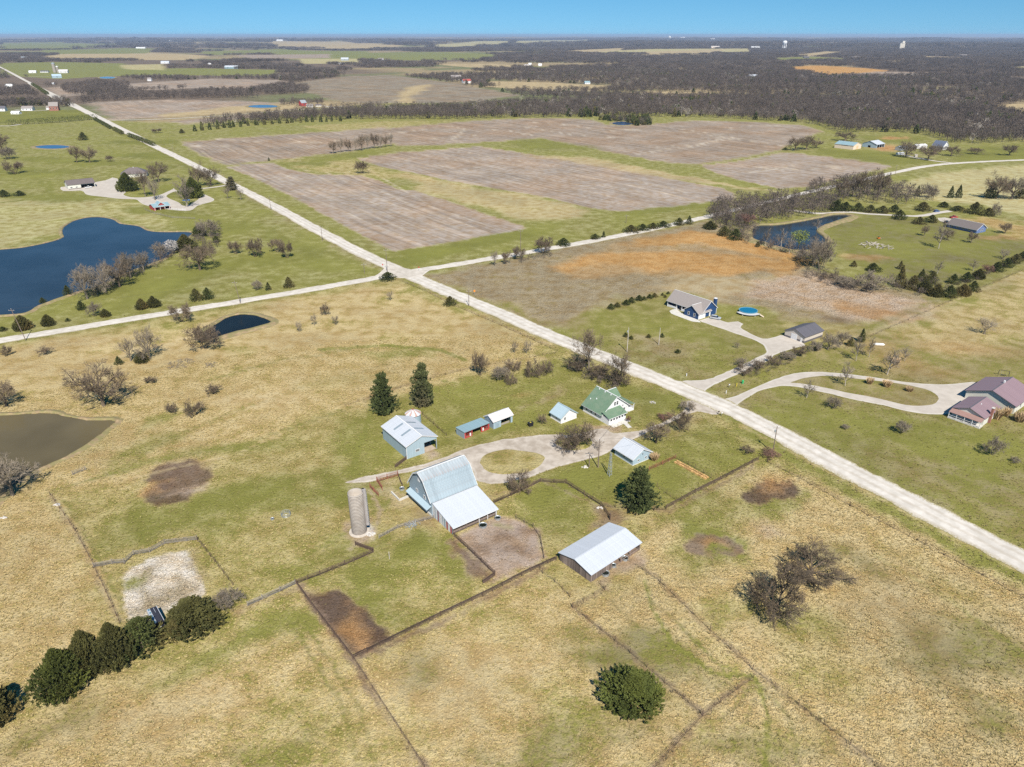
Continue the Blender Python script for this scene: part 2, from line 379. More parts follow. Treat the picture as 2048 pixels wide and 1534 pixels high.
# tilled fields
F1 = [(450, 333), (545, 325), (575, 338), (630, 349), (720, 350), (760, 362), (795, 378), (830, 381), (890, 400), (960, 424), (1030, 447), (1058, 457), (1000, 467), (900, 484), (790, 503), (770, 495), (690, 452), (590, 396), (500, 352)]
F2 = [(712, 317), (800, 305), (900, 297), (960, 293), (1010, 300), (1080, 312), (1180, 325), (1280, 345), (1380, 365), (1440, 375), (1470, 388), (1467, 400), (1420, 408), (1330, 418), (1240, 423), (1180, 416), (1100, 396), (1020, 382), (900, 362), (830, 346), (760, 333)]
F3 = [(362, 286), (450, 276), (560, 270), (680, 262), (770, 253), (800, 275), (790, 286), (690, 304), (560, 319), (450, 330), (415, 316)]
F4 = [(775, 257), (900, 245), (1010, 238), (1100, 236), (1180, 239), (1215, 250), (1300, 249), (1380, 241), (1480, 243), (1600, 250), (1645, 262), (1600, 280), (1560, 300), (1500, 313), (1420, 326), (1380, 329), (1320, 323), (1230, 306), (1150, 291), (1080, 276), (950, 286), (850, 291), (790, 291)]
F5 = [(1403, 331), (1480, 322), (1570, 304), (1640, 312), (1720, 322), (1790, 332), (1700, 352), (1620, 373), (1560, 377), (1490, 363), (1430, 346)]
for F in (F3, F4): paint('soil2', F, 4)
for F in (F1, F2, F5): paint('soil', F, 1.5)
for pts in ([(775, 268), (850, 258), (900, 252), (930, 258), (915, 272), (905, 280), (925, 287)], [(1024, 250), (1100, 262), (1150, 270), (1240, 276)], [(1050, 243), (1150, 252), (1230, 262)], [(1230, 258), (1330, 262), (1440, 268), (1470, 276), (1400, 288), (1300, 296), (1220, 294)], [(1345, 256), (1400, 264), (1440, 270), (1435, 280), (1390, 292), (1320, 300), (1270, 311)], [(1455, 266), (1460, 257), (1520, 251), (1610, 253)], [(1400, 268), (1500, 282), (1570, 292)], [(366, 292), (500, 293), (640, 285), (690, 279)], [(420, 277), (520, 284), (660, 283)], [(900, 262), (960, 258), (1020, 262), (1070, 272)], [(830, 280), (960, 270), (1060, 268)], [(1480, 330), (1560, 340), (1680, 336)], [(1500, 345), (1600, 330), (1720, 335)]): band('terrace', pts, 3.0, 1.8, .9)
for i in range(7): band('terrace', [(480 + i * 42, 340 - i * .5 + (i % 3) * 4), (640 + i * 38, 404 + i * 2), (800 + i * 30, 470 - i * 3)], 1.6, 1.0, .6)
for i in range(6): band('terrace', [(760 + i * 30, 322 - i * 4), (960 + i * 40, 352 - i * 2), (1150 + i * 40, 388 - i * 2), (1250 + i * 30, 410 - i * 3)], 1.6, 1.0, .6)
band('lush', [(240, 262), (450, 372), (780, 530), (800, 528), (900, 500), (1060, 464)], 8, 5, .5)
band('weeds', [(425, 345), (560, 425), (700, 502), (770, 537)], 9, 4, .6)
paint('lush', [(790, 507), (900, 487), (1000, 471), (1070, 458), (1080, 470), (960, 495), (860, 520), (800, 520)], 5, .9)
paint('tan', [(800, 345), (900, 365), (1000, 383), (1100, 400), (1180, 425), (1080, 440), (960, 418), (850, 385)], 10, .7)
paint('straw', [(560, 322), (700, 308), (720, 330), (840, 350), (900, 366), (760, 356), (640, 346)], 9, .6)
paint('straw', [(600, 252), (780, 242), (900, 243), (800, 254), (640, 262)], 8, .5)
paint('tan', [(1040, 310), (1180, 330), (1300, 352), (1440, 372), (1560, 385), (1480, 372), (1330, 345), (1180, 315)], 7, .85)
blob('lush', 660, 318, 80, 8, -8, 10, .6); blob('lush', 1100, 290, 90, 8, 5, 10, .5); blob('lush', 1360, 415, 110, 5, -6, 4, .8); blob('lush2', 830, 516, 40, 8, -10, 5, .5)
# west meadows
paint('hay', [(0, 398), (120, 390), (300, 410), (330, 440), (300, 458), (230, 435), (150, 436), (110, 475), (0, 495), (-200, 500), (-200, 400)], 10, .6)
for a in [(180, 325, 150, 6, 3), (90, 395, 120, 6, 3), (330, 425, 80, 9, 8), (260, 560, 90, 12, -22), (310, 590, 90, 8, -14), (400, 545, 60, 14, -10), (600, 500, 60, 18, 30), (520, 520, 70, 10, 0), (70, 345, 80, 8, 0), (440, 455, 60, 8, 0), (350, 385, 60, 12, 0)]: blob('lush', *a, 8, .65)
for a in [(330, 565, 70, 9, -16), (300, 312, 70, 5, 0), (290, 285, 60, 4, 0)]: blob('lush2', *a, 6, .55)
# far country fields
FAR = [
 ('soil', [(175, 205), (330, 199), (520, 203), (560, 206), (500, 212), (480, 226), (225, 241)]), ('tan', [(480, 212), (640, 206), (700, 212), (560, 219), (330, 236), (300, 232)]),
 ('soil', [(330, 243), (480, 231), (690, 216), (610, 222), (470, 240), (370, 248)]),
 ('soilg', [(590, 165), (700, 152), (780, 150), (900, 165), (960, 176), (1040, 190), (960, 203), (880, 206), (760, 206), (680, 204), (640, 192), (590, 178)]),
 ('soil', [(250, 168), (420, 157), (560, 160), (600, 170), (520, 182), (420, 176), (300, 180), (262, 178)]),
 ('tan', [(820, 195), (870, 168), (820, 172), (800, 185), (790, 206), (840, 206)]),
 ('lush', [(0, 222), (160, 219), (195, 236), (0, 248), (-200, 252), (-200, 224)]), ('west', [(-200, 252), (0, 250), (195, 240), (235, 262), (0, 262)]),
 ('farg', [(0, 126), (120, 124), (250, 127), (270, 148), (120, 158), (30, 152), (0, 146)]), ('tan', [(120, 108), (300, 105), (420, 112), (380, 120), (120, 120), (80, 115)]),
 ('soil', [(90, 175), (170, 170), (185, 186), (120, 195), (100, 185)]), ('farg', [(150, 140), (380, 136), (560, 140), (540, 152), (300, 150), (150, 156)]),
 ('farg', [(0, 86), (120, 84), (240, 88), (130, 99), (0, 100)]), ('farg', [(80, 100), (250, 96), (330, 97), (290, 107), (90, 108)]), ('hay', [(240, 130), (330, 128), (330, 140), (250, 139)]),
 ('farg', [(400, 103), (560, 98), (740, 103), (720, 112), (540, 108), (420, 110)]), ('tan', [(540, 82), (680, 83), (810, 92), (700, 99), (540, 93)]),
 ('farg', [(560, 106), (900, 104), (1000, 110), (960, 120), (700, 121), (560, 114)]), ('tan', [(860, 128), (980, 127), (1040, 131), (1020, 139), (930, 134)]),
 ('hay', [(600, 118), (720, 117), (720, 128), (600, 127)]), ('tan', [(980, 162), (1100, 165), (1230, 172), (1200, 182), (1060, 182), (970, 172)]),
 ('tan', [(1180, 187), (1340, 183), (1420, 186), (1540, 194), (1400, 196), (1230, 190)]), ('hay', [(1140, 106), (1300, 98), (1500, 97), (1500, 106), (1300, 107)]),
 ('orange', [(1568, 134), (1640, 131), (1740, 137), (1780, 141), (1720, 149), (1640, 150), (1600, 143)]), ('soil', [(1640, 151), (1760, 143), (1880, 146), (1820, 152), (1700, 154)]),
 ('farg', [(1530, 117), (1620, 113), (1700, 117), (1690, 121), (1560, 122)]), ('tan', [(1570, 112), (1650, 103), (1700, 104), (1640, 113)]), ('tan', [(1840, 112), (1940, 115), (1920, 119), (1850, 117)]),
 ('hay', [(1750, 178), (1860, 173), (1960, 172), (1880, 180), (1780, 182)]), ('tan', [(1975, 213), (2048, 206), (2200, 204), (2200, 232), (2048, 230), (1990, 222)]), ('hay', [(1990, 136), (2048, 133), (2200, 132), (2048, 141)]),
 ('lush', [(1640, 297), (1670, 300), (1730, 302), (1800, 310), (1850, 326), (1790, 330), (1700, 315), (1640, 304)]), ('lush', [(1720, 272), (1830, 272), (1850, 280), (1740, 283)]), ('rust', [(1755, 273), (1820, 274), (1810, 279), (1760, 278)]),
 ('lush', [(1900, 300), (2048, 292), (2300, 290), (2300, 312), (1920, 322)]), ('rust', [(1760, 285), (1800, 290), (1790, 300), (1740, 302)]),
 ('hay', [(1028, 82), (1180, 79), (1180, 84), (1028, 90)]), ('tan', [(1280, 104), (1450, 98), (1420, 108), (1300, 110)]), ('tan', [(1100, 104), (1240, 96), (1260, 99), (1180, 106)]), ('lush', [(1060, 132), (1110, 134), (1090, 139), (1060, 138)]),
 ('hay', [(860, 90), (1020, 82), (1020, 88), (900, 96)]), ('soil', [(470, 110), (660, 108), (660, 116), (500, 117)]), ('tan', [(1760, 122), (1820, 120), (1810, 125), (1765, 126)]),
]
for c, p in FAR: paint(c, p, 12)
# farmstead: lawn, lots, bare earth
paint('lawn', [(700, 830), (850, 770), (1000, 740), (1130, 720), (1250, 760), (1370, 800), (1320, 840), (1210, 870), (1060, 870), (900, 910), (760, 950), (690, 900)], 8, .75)
paint('lawn', [(1400, 830), (1500, 890), (1530, 920), (1330, 1015), (1210, 1015), (1080, 965), (1230, 905), (1300, 870)], 5, .85)
paint('lawn', [(830, 820), (1050, 800), (1100, 850), (960, 885), (880, 905), (860, 860)], 6, .6)
for a in [(1300, 800, 60, 22, 20), (1130, 970, 90, 20, -15), (1310, 960, 60, 25, -10), (1190, 960, 60, 18, 0), (990, 860, 60, 8, -20), (1250, 830, 26, 14, 20)]: blob('lush', *a, 4, .6)
for a in [(330, 1050, 130, 38, -8), (260, 1085, 60, 25, -10), (560, 960, 130, 12, -10), (470, 985, 80, 22, -10), (840, 1085, 40, 30, 0), (1110, 1030, 90, 45, 30), (1420, 1100, 90, 50, 10), (1440, 1020, 120, 40, -5), (720, 1120, 120, 40, -15), (800, 705, 60, 8, -5), (330, 835, 40, 10, -15), (300, 890, 90, 12, -22), (560, 1000, 200, 30, -5), (430, 905, 150, 14, -10), (700, 990, 60, 40, 0), (900, 1110, 60, 40, 20), (760, 1200, 70, 40, 20), (1560, 1240, 120, 40, 10), (560, 1270, 200, 22, -22), (470, 1300, 120, 20, -25)]: blob('lush', *a, 5, .45)
blob('lush2', 840, 1082, 16, 18, 0, 2, .5); blob('lush2', 1450, 1080, 55, 22, 10, 3, .5); blob('lush2', 1560, 1000, 60, 22, 0, 3, .35)
for a in [(1920, 1300, 150, 45, -3), (1300, 1310, 120, 30, 10), (110, 1470, 90, 20, -15), (1080, 1480, 120, 25, -20), (560, 1480, 80, 16, -10), (1280, 1430, 90, 20, -30), (1200, 1300, 60, 25, 20), (840, 1330, 60, 20, 0), (1700, 1130, 70, 16, 30), (1960, 1420, 60, 25, 40), (1500, 1500, 110, 25, 10)]: blob('dull', *a, 5, .78)
# trampled lots and bare patches
paint('yard', [(905, 1075), (990, 1035), (1040, 1040), (1075, 1062), (1088, 1115), (1075, 1128), (985, 1165), (985, 1148), (920, 1085)], 1.2)
for a in [(1000, 1075, 26, 8, -20), (1030, 1100, 30, 9, 10), (960, 1100, 20, 10, 20), (1050, 1060, 20, 8, 0)]: blob('dirt', *a, 1.5, .6)
blob('lush', 1005, 1050, 12, 6, 20, 2, .7)
paint('mud', [(612, 1193), (640, 1185), (675, 1180), (705, 1195), (745, 1235), (790, 1275), (710, 1318), (660, 1262)], .9)
blob('chaff', 700, 1250, 34, 26, 30, 3, .75); blob('chaff', 735, 1290, 18, 12, -20, 2, .8); blob('mud', 655, 1205, 26, 14, 30, 3, .7)
paint('dirt', [(895, 1085), (912, 1082), (985, 1155), (968, 1168), (930, 1140), (905, 1110)], 1.5, .9)
paint('dirt', [(1185, 1015), (1240, 1018), (1252, 1040), (1215, 1055), (1180, 1065), (1190, 1040)], 1.6, .8)
paint('yard', [(1200, 1155), (1255, 1110), (1290, 1100), (1285, 1130), (1240, 1145), (1205, 1170)], 1.5, .8)
blob('mud', 352, 964, 74, 36, -14, 1.0, .9); blob('chaff', 310, 975, 36, 14, -20, 1.6, .7); blob('yard', 380, 980, 40, 10, -15, 1, .6); blob('mud', 352, 945, 14, 6, -15, .8, 1); blob('mud', 333, 972, 10, 8, -15, .8, 1); blob('dirt', 370, 950, 55, 22, -12, 3, .6)
blob('mud', 1541, 984, 50, 24, -10, .8, .95); blob('chaff', 1548, 972, 24, 12, -10, 2.5, .7)
blob('dirt', 1424, 1091, 50, 26, 8, .9, .9); blob('rust', 1432, 1094, 24, 12, 10, 2, .6); blob('lush2', 1440, 1102, 16, 9, 0, 2, .8)
blob('yard', 1550, 1060, 20, 12, 0, 3, .6)
paint('lime', [(243, 1155), (262, 1140), (300, 1118), (345, 1106), (372, 1102), (400, 1150), (412, 1185), (380, 1210), (340, 1225), (280, 1240), (258, 1240), (250, 1200)], .6, .92)
for a in [(300, 1140, 20, 8, -20), (360, 1165, 20, 12, 30), (320, 1215, 24, 8, 0), (375, 1195, 14, 10, 20), (290, 1155, 30, 14, -20), (335, 1190, 45, 12, -10), (285, 1195, 14, 30, -20), (400, 1135, 10, 26, -25), (270, 1230, 20, 10, 0)]: blob('weeds', *a, 2, .8)
blob('lush', 270, 1160, 22, 9, -25, 2, .7)
paint('yard', [(690, 1040), (740, 1035), (752, 1070), (730, 1085), (700, 1085), (688, 1065)], 1.2, .7); blob('lime', 740, 1060, 8, 14, -10, 1, .8)
paint('yard', [(690, 962), (770, 948), (840, 985), (850, 1010), (780, 1010), (740, 985)], 3, .35)
blob('dirt', 846, 1035, 18, 14, 50, 3, .6); blob('yard', 1205, 860, 30, 9, 10, 2, .8); blob('dirt', 1225, 855, 14, 6, 0, 2, .5)
blob('yard', 830, 912, 30, 10, -20, 2, .0); blob('yard', 862, 908, 16, 10, -20, 1.5, .8)
blob('dirt', 1090, 800, 50, 10, -25, 4, .5); blob('rust', 1040, 790, 20, 5, -10, 3, .4); blob('dirt', 1370, 850, 40, 14, -35, 4, .4)
band('dirt', [(600, 1170), (520, 1205), (470, 1225)], 2.2, 1.2, .5)
# tracks worn along fences and by cattle
for pts, w, k in [([(600, 1172), (705, 1322), (760, 1410), (850, 1540)], 1.6, .8), ([(705, 1322), (860, 1255), (1090, 1135)], 1.6, .8), ([(1145, 1215), (1260, 1305), (1405, 1430), (1310, 1540)], 1.0, .7), ([(1405, 1430), (1505, 1355)], 1.0, .7),
                  ([(1285, 1130), (1420, 1260), (1520, 1350), (1700, 1490), (1790, 1560)], .9, .6), ([(100, 990), (160, 1075), (240, 1245)], 1.2, .5), ([(1150, 1215), (1210, 1180)], 1.0, .5), ([(1210, 1010), (1335, 1022), (1460, 960), (1520, 920)], 1.4, .7),
                  ([(900, 1082), (985, 1165)], 1.2, .7), ([(960, 1000), (1085, 960), (1200, 1015)], 1.0, .6), ([(820, 560), (900, 605), (1120, 700)], 1.4, .35), ([(730, 800), (880, 745), (1110, 712)], 1.0, .4)]:
    band('dirt', pts, w, .8, k)
band('weeds', [(860, 570), (1000, 640), (1180, 715)], 2.0, 1.5, .5)
band('dirt', [(1440, 795), (1560, 850), (1750, 955), (2048, 1110)], 3.0, 3.0, .55)      # winter-brown ditch bank
band('lush', [(1480, 862), (1600, 925), (1800, 1035), (2048, 1165)], 4.0, 2.5, .55)
band('tan', [(800, 905), (400, 650), (640, 597), (800, 560)], 1, 1, 0)
band('dull', [(1600, 655), (1560, 690), (1480, 745)], 6, 4, .5)
band('tan', [(1640, 700), (1760, 660), (1900, 605), (2048, 545)], 1.6, 1.2, .7)
band('dull', [(1720, 660), (1900, 590), (2048, 520)], 6, 4, .6)
for a in [(1700, 860, 160, 40, 20), (1900, 880, 140, 40, 10), (1620, 900, 120, 26, 25), (1480, 690, 60, 14, 10)]: blob('lush', *a, 10, .35)
for a in [(1830, 1010, 110, 26, 27), (1560, 835, 60, 14, 25), (1960, 960, 90, 40, 20)]: blob('dull', *a, 6, .45)
for a in [(1830, 730, 90, 14, 5), (1940, 700, 90, 10, 0), (1760, 690, 50, 12, 0)]: blob('rust', *a, 8, .35)
blob('yard', 1290, 685, 50, 10, 10, 6, .35); blob('dirt', 1370, 700, 60, 16, 5, 6, .35)

# cattle trails, wheel tracks and mown passes
for pts, w, cov, k in [([(1288, 1160), (1302, 1212), (1345, 1288), (1425, 1345), (1508, 1356)], .8, 'lush', .8), ([(1300, 1200), (1360, 1250), (1440, 1330), (1508, 1356)], .7, 'dull', .8), ([(1512, 1358), (1535, 1420), (1532, 1545)], .8, 'lush', .7), ([(1512, 1358), (1580, 1440), (1600, 1545)], .7, 'dull', .7), ([(1512, 1358), (1620, 1420), (1700, 1545)], .6, 'dull', .5), ([(1512, 1358), (1480, 1400), (1440, 1440)], .6, 'dull', .6), ([(1512, 1358), (1500, 1420), (1470, 1480)], .5, 'dull', .5),
    ([(575, 1235), (630, 1320), (690, 1420), (720, 1545)], .9, 'dull', .55), ([(600, 1232), (660, 1320), (720, 1420), (755, 1545)], .9, 'dull', .55), ([(705, 945), (715, 900), (735, 850), (745, 800)], 1.6, 'lush', .55), ([(560, 870), (480, 905), (380, 930), (250, 960)], 1.0, 'tan', .6), ([(740, 800), (600, 850), (480, 890), (300, 925), (180, 960)], 1.1, 'dull', .5), ([(100, 985), (240, 940), (330, 880), (450, 830), (620, 770), (800, 722)], 1.2, 'dull', .4), ([(115, 1010), (170, 1100), (230, 1220)], 1.4, 'tan', .5), ([(130, 1000), (185, 1090), (245, 1215)], .9, 'dull', .5),
    ([(1220, 1200), (1290, 1270), (1330, 1300)], .8, 'dull', .5), ([(600, 1120), (700, 1060), (740, 1030), (780, 1000)], 1.0, 'lush', .5), ([(740, 985), (762, 1020), (750, 1060), (700, 1100)], .8, 'yard', .7), ([(840, 1035), (800, 1050), (760, 1085), (690, 1120), (600, 1160)], .8, 'dull', .5), ([(880, 760), (960, 775), (1080, 770), (1110, 760)], .9, 'lush', .7), ([(885, 775), (980, 790), (1060, 782)], .9, 'lush', .6),
    ([(1480, 850), (1700, 965), (1900, 1070), (2048, 1150)], 1.6, 'tan', .4), ([(1640, 810), (1800, 880), (2048, 985)], 2.0, 'lush', .3), ([(1560, 810), (1760, 905), (2048, 1040)], 2.0, 'dull', .3), ([(1700, 800), (1900, 860), (2048, 900)], 2.0, 'lush', .3), ([(640, 700), (760, 690), (880, 700), (930, 720)], 2.4, 'lush', .55), ([(420, 760), (560, 720), (700, 700)], 2.0, 'dull', .35), ([(1600, 1100), (1700, 1180), (1900, 1300), (2048, 1400)], 1.2, 'dull', .35), ([(1750, 1110), (1900, 1200), (2048, 1310)], 1.6, 'lush', .3),
    ([(1240, 690), (1340, 720), (1420, 740)], 1.2, 'lush', .4), ([(1230, 660), (1330, 690), (1460, 710)], 1.4, 'dull', .3), ([(60, 340), (110, 395), (95, 360)], 2.5, 'lush', .5), ([(0, 405), (150, 392), (300, 398), (420, 430)], 1.6, 'lush', .6), ([(120, 368), (300, 350), (400, 340)], 2.0, 'dull', .6)]:
    band(cov, pts, w, .55, k)
for a in [(900, 1420, 110, 36, -10), (1010, 1330, 90, 30, -15), (420, 1420, 120, 30, -10), (220, 1180 + 260, 90, 26, -20), (1760, 1230, 120, 30, 25), (1480, 1270, 90, 26, 30), (560, 790, 120, 18, -15), (330, 690, 90, 12, -10)]: blob('tan', *a, 7, .45)
for a in [(640, 1400, 60, 50, 20), (760, 1470, 90, 30, -10), (980, 1220, 60, 20, -20), (1120, 1390, 80, 26, 10), (1640, 1330, 120, 24, 20), (1850, 1160, 90, 16, 28), (150, 900, 50, 14, -20), (700, 760, 90, 12, -10), (470, 700, 40, 14, 0), (1600, 1480, 90, 24, 20)]: blob('pasture', *a, 7, .8)
def ground_cover(P):
    """cover colour and habit at ground points P (N,2)"""
    x, y = P[:, 0], P[:, 1]; r = np.hypot(x, y); N = len(P)
    n1 = fbm(x / 420 + 3, y / 420 - 5, 4); n2 = fbm(x / 1300 - 8, y / 900 + 2, 4)
    col = np.empty((N, 3)); hab = np.zeros((N, 3))
    base = np.array(COVER['wood'][0]); tan = np.array((.30, .24, .14)); grn = np.array((.16, .17, .08))
    a = sstep(.5, .62, n2)[:, None]; b = sstep(.5, .6, n1)[:, None]
    col[:] = base * (1 - a) + (tan * (1 - b) + grn * b) * a
    hab[:, 0] = .12; hab[:, 1] = .5
    for it in PAINT:
        poly, fe, cov, k = it[:4]; wid = it[4] if len(it) > 4 else None
        pad = fe * 3 + (wid or 0)
        lo = poly.min(0) - pad; hi = poly.max(0) + pad
        ix = np.nonzero((x > lo[0]) & (x < hi[0]) & (y > lo[1]) & (y < hi[1]))[0]
        if not len(ix) or k <= 0: continue
        Q = P[ix]; s = max(fe * 2.2, 1.0)
        wx = (fbm(Q[:, 0] / s + 31, Q[:, 1] / s + 7, 3) - .5) * fe * 3.0; wy = (fbm(Q[:, 0] / s - 13, Q[:, 1] / s + 51, 3) - .5) * fe * 3.0
        X = Q[:, 0] + wx; Y = Q[:, 1] + wy
        d2 = np.full(len(ix), 1e18); ins = np.zeros(len(ix), bool); n = len(poly)
        for i in range(n if wid is None else n - 1):
            p = poly[i]; q = poly[(i + 1) % n]; e = q - p; L = e @ e + 1e-9
            t = np.clip(((X - p[0]) * e[0] + (Y - p[1]) * e[1]) / L, 0, 1)
            d2 = np.minimum(d2, (X - p[0] - t * e[0]) ** 2 + (Y - p[1] - t * e[1]) ** 2)
            if wid is None:
                c = ((p[1] > Y) != (q[1] > Y)); 
                if abs(e[1]) > 1e-9: ins ^= c & (X < (Y - p[1]) * e[0] / e[1] + p[0])
        d = np.sqrt(d2)
        sd = np.where(ins, d, -d) if wid is None else wid / 2 - d
        m = (sstep(-fe, fe, sd) * k)[:, None]
        c, g, tf, rw = COVER[cov]
        col[ix] = col[ix] * (1 - m) + np.array(c) * m
        hab[ix] = hab[ix] * (1 - m) + np.array((g, tf, rw)) * m
    return col, hab
def set_cover(me, P):
    col, hab = ground_cover(P)
    for nme, arr in (('cover', col), ('habit', hab)):
        a = me.attributes.new(nme, 'FLOAT_COLOR', 'POINT')
        a.data.foreach_set('color', np.concatenate([arr, np.ones((len(arr), 1))], 1).astype(np.float32).ravel())

def build_ground():
    ang = np.concatenate([np.radians(np.arange(-52, 52.01, .22)), np.radians(np.arange(56, 308, 4.0))])
    rad = np.concatenate([[12, 30, 50, 60], 60 * np.exp(np.arange(1, int(math.log(800 / 60) / .0072)) * .0072)])
    rad = np.concatenate([rad, rad[-1] * np.exp(np.arange(1, int(math.log(65000 / rad[-1]) / .0145) + 2) * .0145)])
    na, nr = len(ang), len(rad)
    A, Rr = np.meshgrid(ang, rad)          # rows: rings
    X = (Rr * np.sin(A)).ravel(); Y = (Rr * np.cos(A)).ravel()
    X = np.append(X, 0); Y = np.append(Y, 0)
    Z = ground_z(X, Y)
    V = np.stack([X, Y, Z], 1)
    i = np.arange(nr - 1)[:, None] * na; j = np.arange(na)[None, :]; j2 = (j + 1) % na
    F = np.stack([i + j2, i + j, i + na + j, i + na + j2], -1).reshape(-1, 4)
    fan = np.stack([np.full(na, len(V) - 1), np.arange(na), (np.arange(na) + 1) % na], 1)[:, ::-1]
    me = bpy.data.meshes.new('ground')
    me.vertices.add(len(V)); me.vertices.foreach_set('co', V.astype(np.float32).ravel())
    nl = F.size + fan.size; me.loops.add(nl); me.loops.foreach_set('vertex_index', np.concatenate([F.ravel(), fan.ravel()]).astype(np.int32))
    np_ = len(F) + len(fan); me.polygons.add(np_)
    me.polygons.foreach_set('loop_start', np.concatenate([np.arange(len(F)) * 4, F.size + np.arange(len(fan)) * 3]).astype(np.int32))
    me.update(calc_edges=True); me.validate()
    me.shade_smooth()
    me.materials.append(GROUND)
    set_cover(me, V[:, :2])
    o = bpy.data.objects.new('ground', me); link(o); tag(o, kind='structure')
    if me.polygons[100].normal.z < 0: me.flip_normals()
    return o
build_ground()

# ------------------------------------------------------------------ roads, drives, islands, ponds
def resample(P, step, closed=False):
    P = [np.array(p, float) for p in P]
    if closed: P = P + [P[0]]
    # Catmull-Rom through the points, then even steps
    out = []
    n = len(P)
    for i in range(n - 1):
        p0 = P[i - 1] if i > 0 else (P[-2] if closed else 2 * P[0] - P[1]); p1, p2 = P[i], P[i + 1]
        p3 = P[i + 2] if i + 2 < n else (P[1] if closed else 2 * P[-1] - P[-2])
        L = np.linalg.norm(p2 - p1); st = step if np.isscalar(step) else step(p1)
        m = max(1, int(L / st))
        for k in range(m):
            t = k / m
            out.append(.5 * ((2 * p1) + (-p0 + p2) * t + (2 * p0 - 5 * p1 + 4 * p2 - p3) * t * t + (-p0 + 3 * p1 - 3 * p2 + p3) * t ** 3))
    if not closed: out.append(P[-1])
    return np.array(out)
def lift(x, y, k): 
    r = np.hypot(x, y); return ground_z(x, y) + k + r * .00004 + np.maximum(0, r - 1200) * .0006
KEEPOUT = []
def strip(name, px, width, mat, k, jit=.35, step=1.6, world=None):
    C_ = resample(world if world is not None else [at2(*p) for p in px], lambda p: max(step, np.hypot(*p) * .006))
    n = len(C_); T = np.gradient(C_, axis=0); T /= np.linalg.norm(T, axis=1)[:, None]; Nn = np.stack([-T[:, 1], T[:, 0]], 1)
    w = np.full(n, width) if np.isscalar(width) else np.interp(np.linspace(0, 1, n), np.linspace(0, 1, len(width)), width)
    V = []; E = []; F = []
    us = (-1, -.6, 0, .6, 1)
    s = np.concatenate([[0], np.cumsum(np.linalg.norm(np.diff(C_, axis=0), axis=1))])
    for a, u in enumerate(us):
        off = u * w / 2
        if abs(u) == 1: off = off + np.sign(u) * jit * ((fbm(s / 2.3 + 5 * a, s * 0 + a, 3) - .5) * 2.6 + (fbm(s / 14 + 9 * a, s * 0 - a, 2) - .5) * 2.2)
        Q = C_ + Nn * off[:, None]
        z = lift(Q[:, 0], Q[:, 1], k + (.10 if u == 0 else .07 if abs(u) < 1 else 0.012))
        V.append(np.concatenate([Q, z[:, None]], 1)); E.append(np.full(n, u))
    V = np.concatenate(V); E = np.concatenate(E)
    for a in range(len(us) - 1):
        for i in range(n - 1): F.append((a * n + i, a * n + i + 1, (a + 1) * n + i + 1, (a + 1) * n + i))
    me = mesh_np(name, V, F, mat)
    if me.polygons[0].normal.z < 0: me.flip_normals()
    at_ = me.attributes.new('edge', 'FLOAT', 'POINT'); at_.data.foreach_set('value', E.astype(np.float32))
    o = bpy.data.objects.new(name, me); link(o); return tag(o, kind='structure')
def inset(P, d):
    T = np.roll(P, -1, 0) - np.roll(P, 1, 0); T /= np.linalg.norm(T, axis=1)[:, None] + 1e-9
    return P + np.stack([-T[:, 1], T[:, 0]], 1) * d
def area2(P): return float(np.sum(P[:, 0] * np.roll(P[:, 1], -1) - np.roll(P[:, 0], -1) * P[:, 1]))
def sheet(name, px, mat, k, jit=.3, step=1.5, cover=False, closed_px=True, edge_w=1.0):
    """flat patch bounded by a pixel outline, ragged at its edge; the rim is a separate ring for the edge blend"""
    P = resample([at2(*p) for p in px], lambda p: max(step, np.hypot(*p) * .006), closed=True)
    if not cover: KEEPOUT.append(P)
    if area2(P) < 0: P = P[::-1]
    s = np.arange(len(P)) * 1.0
    T = np.roll(P, -1, 0) - np.roll(P, 1, 0); T /= np.linalg.norm(T, axis=1)[:, None] + 1e-9
    P = P + np.stack([T[:, 1], -T[:, 0]], 1) * (((fbm(s / 1.7, s * 0 + 3, 3) - .5) * 3 * jit)[:, None])
    I = inset(P, edge_w)
    V = np.concatenate([P, I]); n = len(P)
    F = [(i, (i + 1) % n, n + (i + 1) % n, n + i) for i in range(n)]
    tri = mgeo.tessellate_polygon([[Vector((p[0], p[1], 0)) for p in I]])
    for t in tri:
        a, b, c = (I[t[0]], I[t[1]], I[t[2]])
        cr = (b[0] - a[0]) * (c[1] - a[1]) - (b[1] - a[1]) * (c[0] - a[0])
        F.append(tuple(n + q for q in (t if cr > 0 else t[::-1])))
    z = lift(V[:, 0], V[:, 1], k); z[:n] -= k * .6
    V = np.concatenate([V, z[:, None]], 1)
    me = mesh_np(name, V, F, mat)
    at_ = me.attributes.new('edge', 'FLOAT', 'POINT'); at_.data.foreach_set('value', np.concatenate([np.ones(n), np.full(n, .42)]).astype(np.float32))
    if cover: set_cover(me, V[:, :2])
    o = bpy.data.objects.new(name, me); link(o); return tag(o, kind='structure')

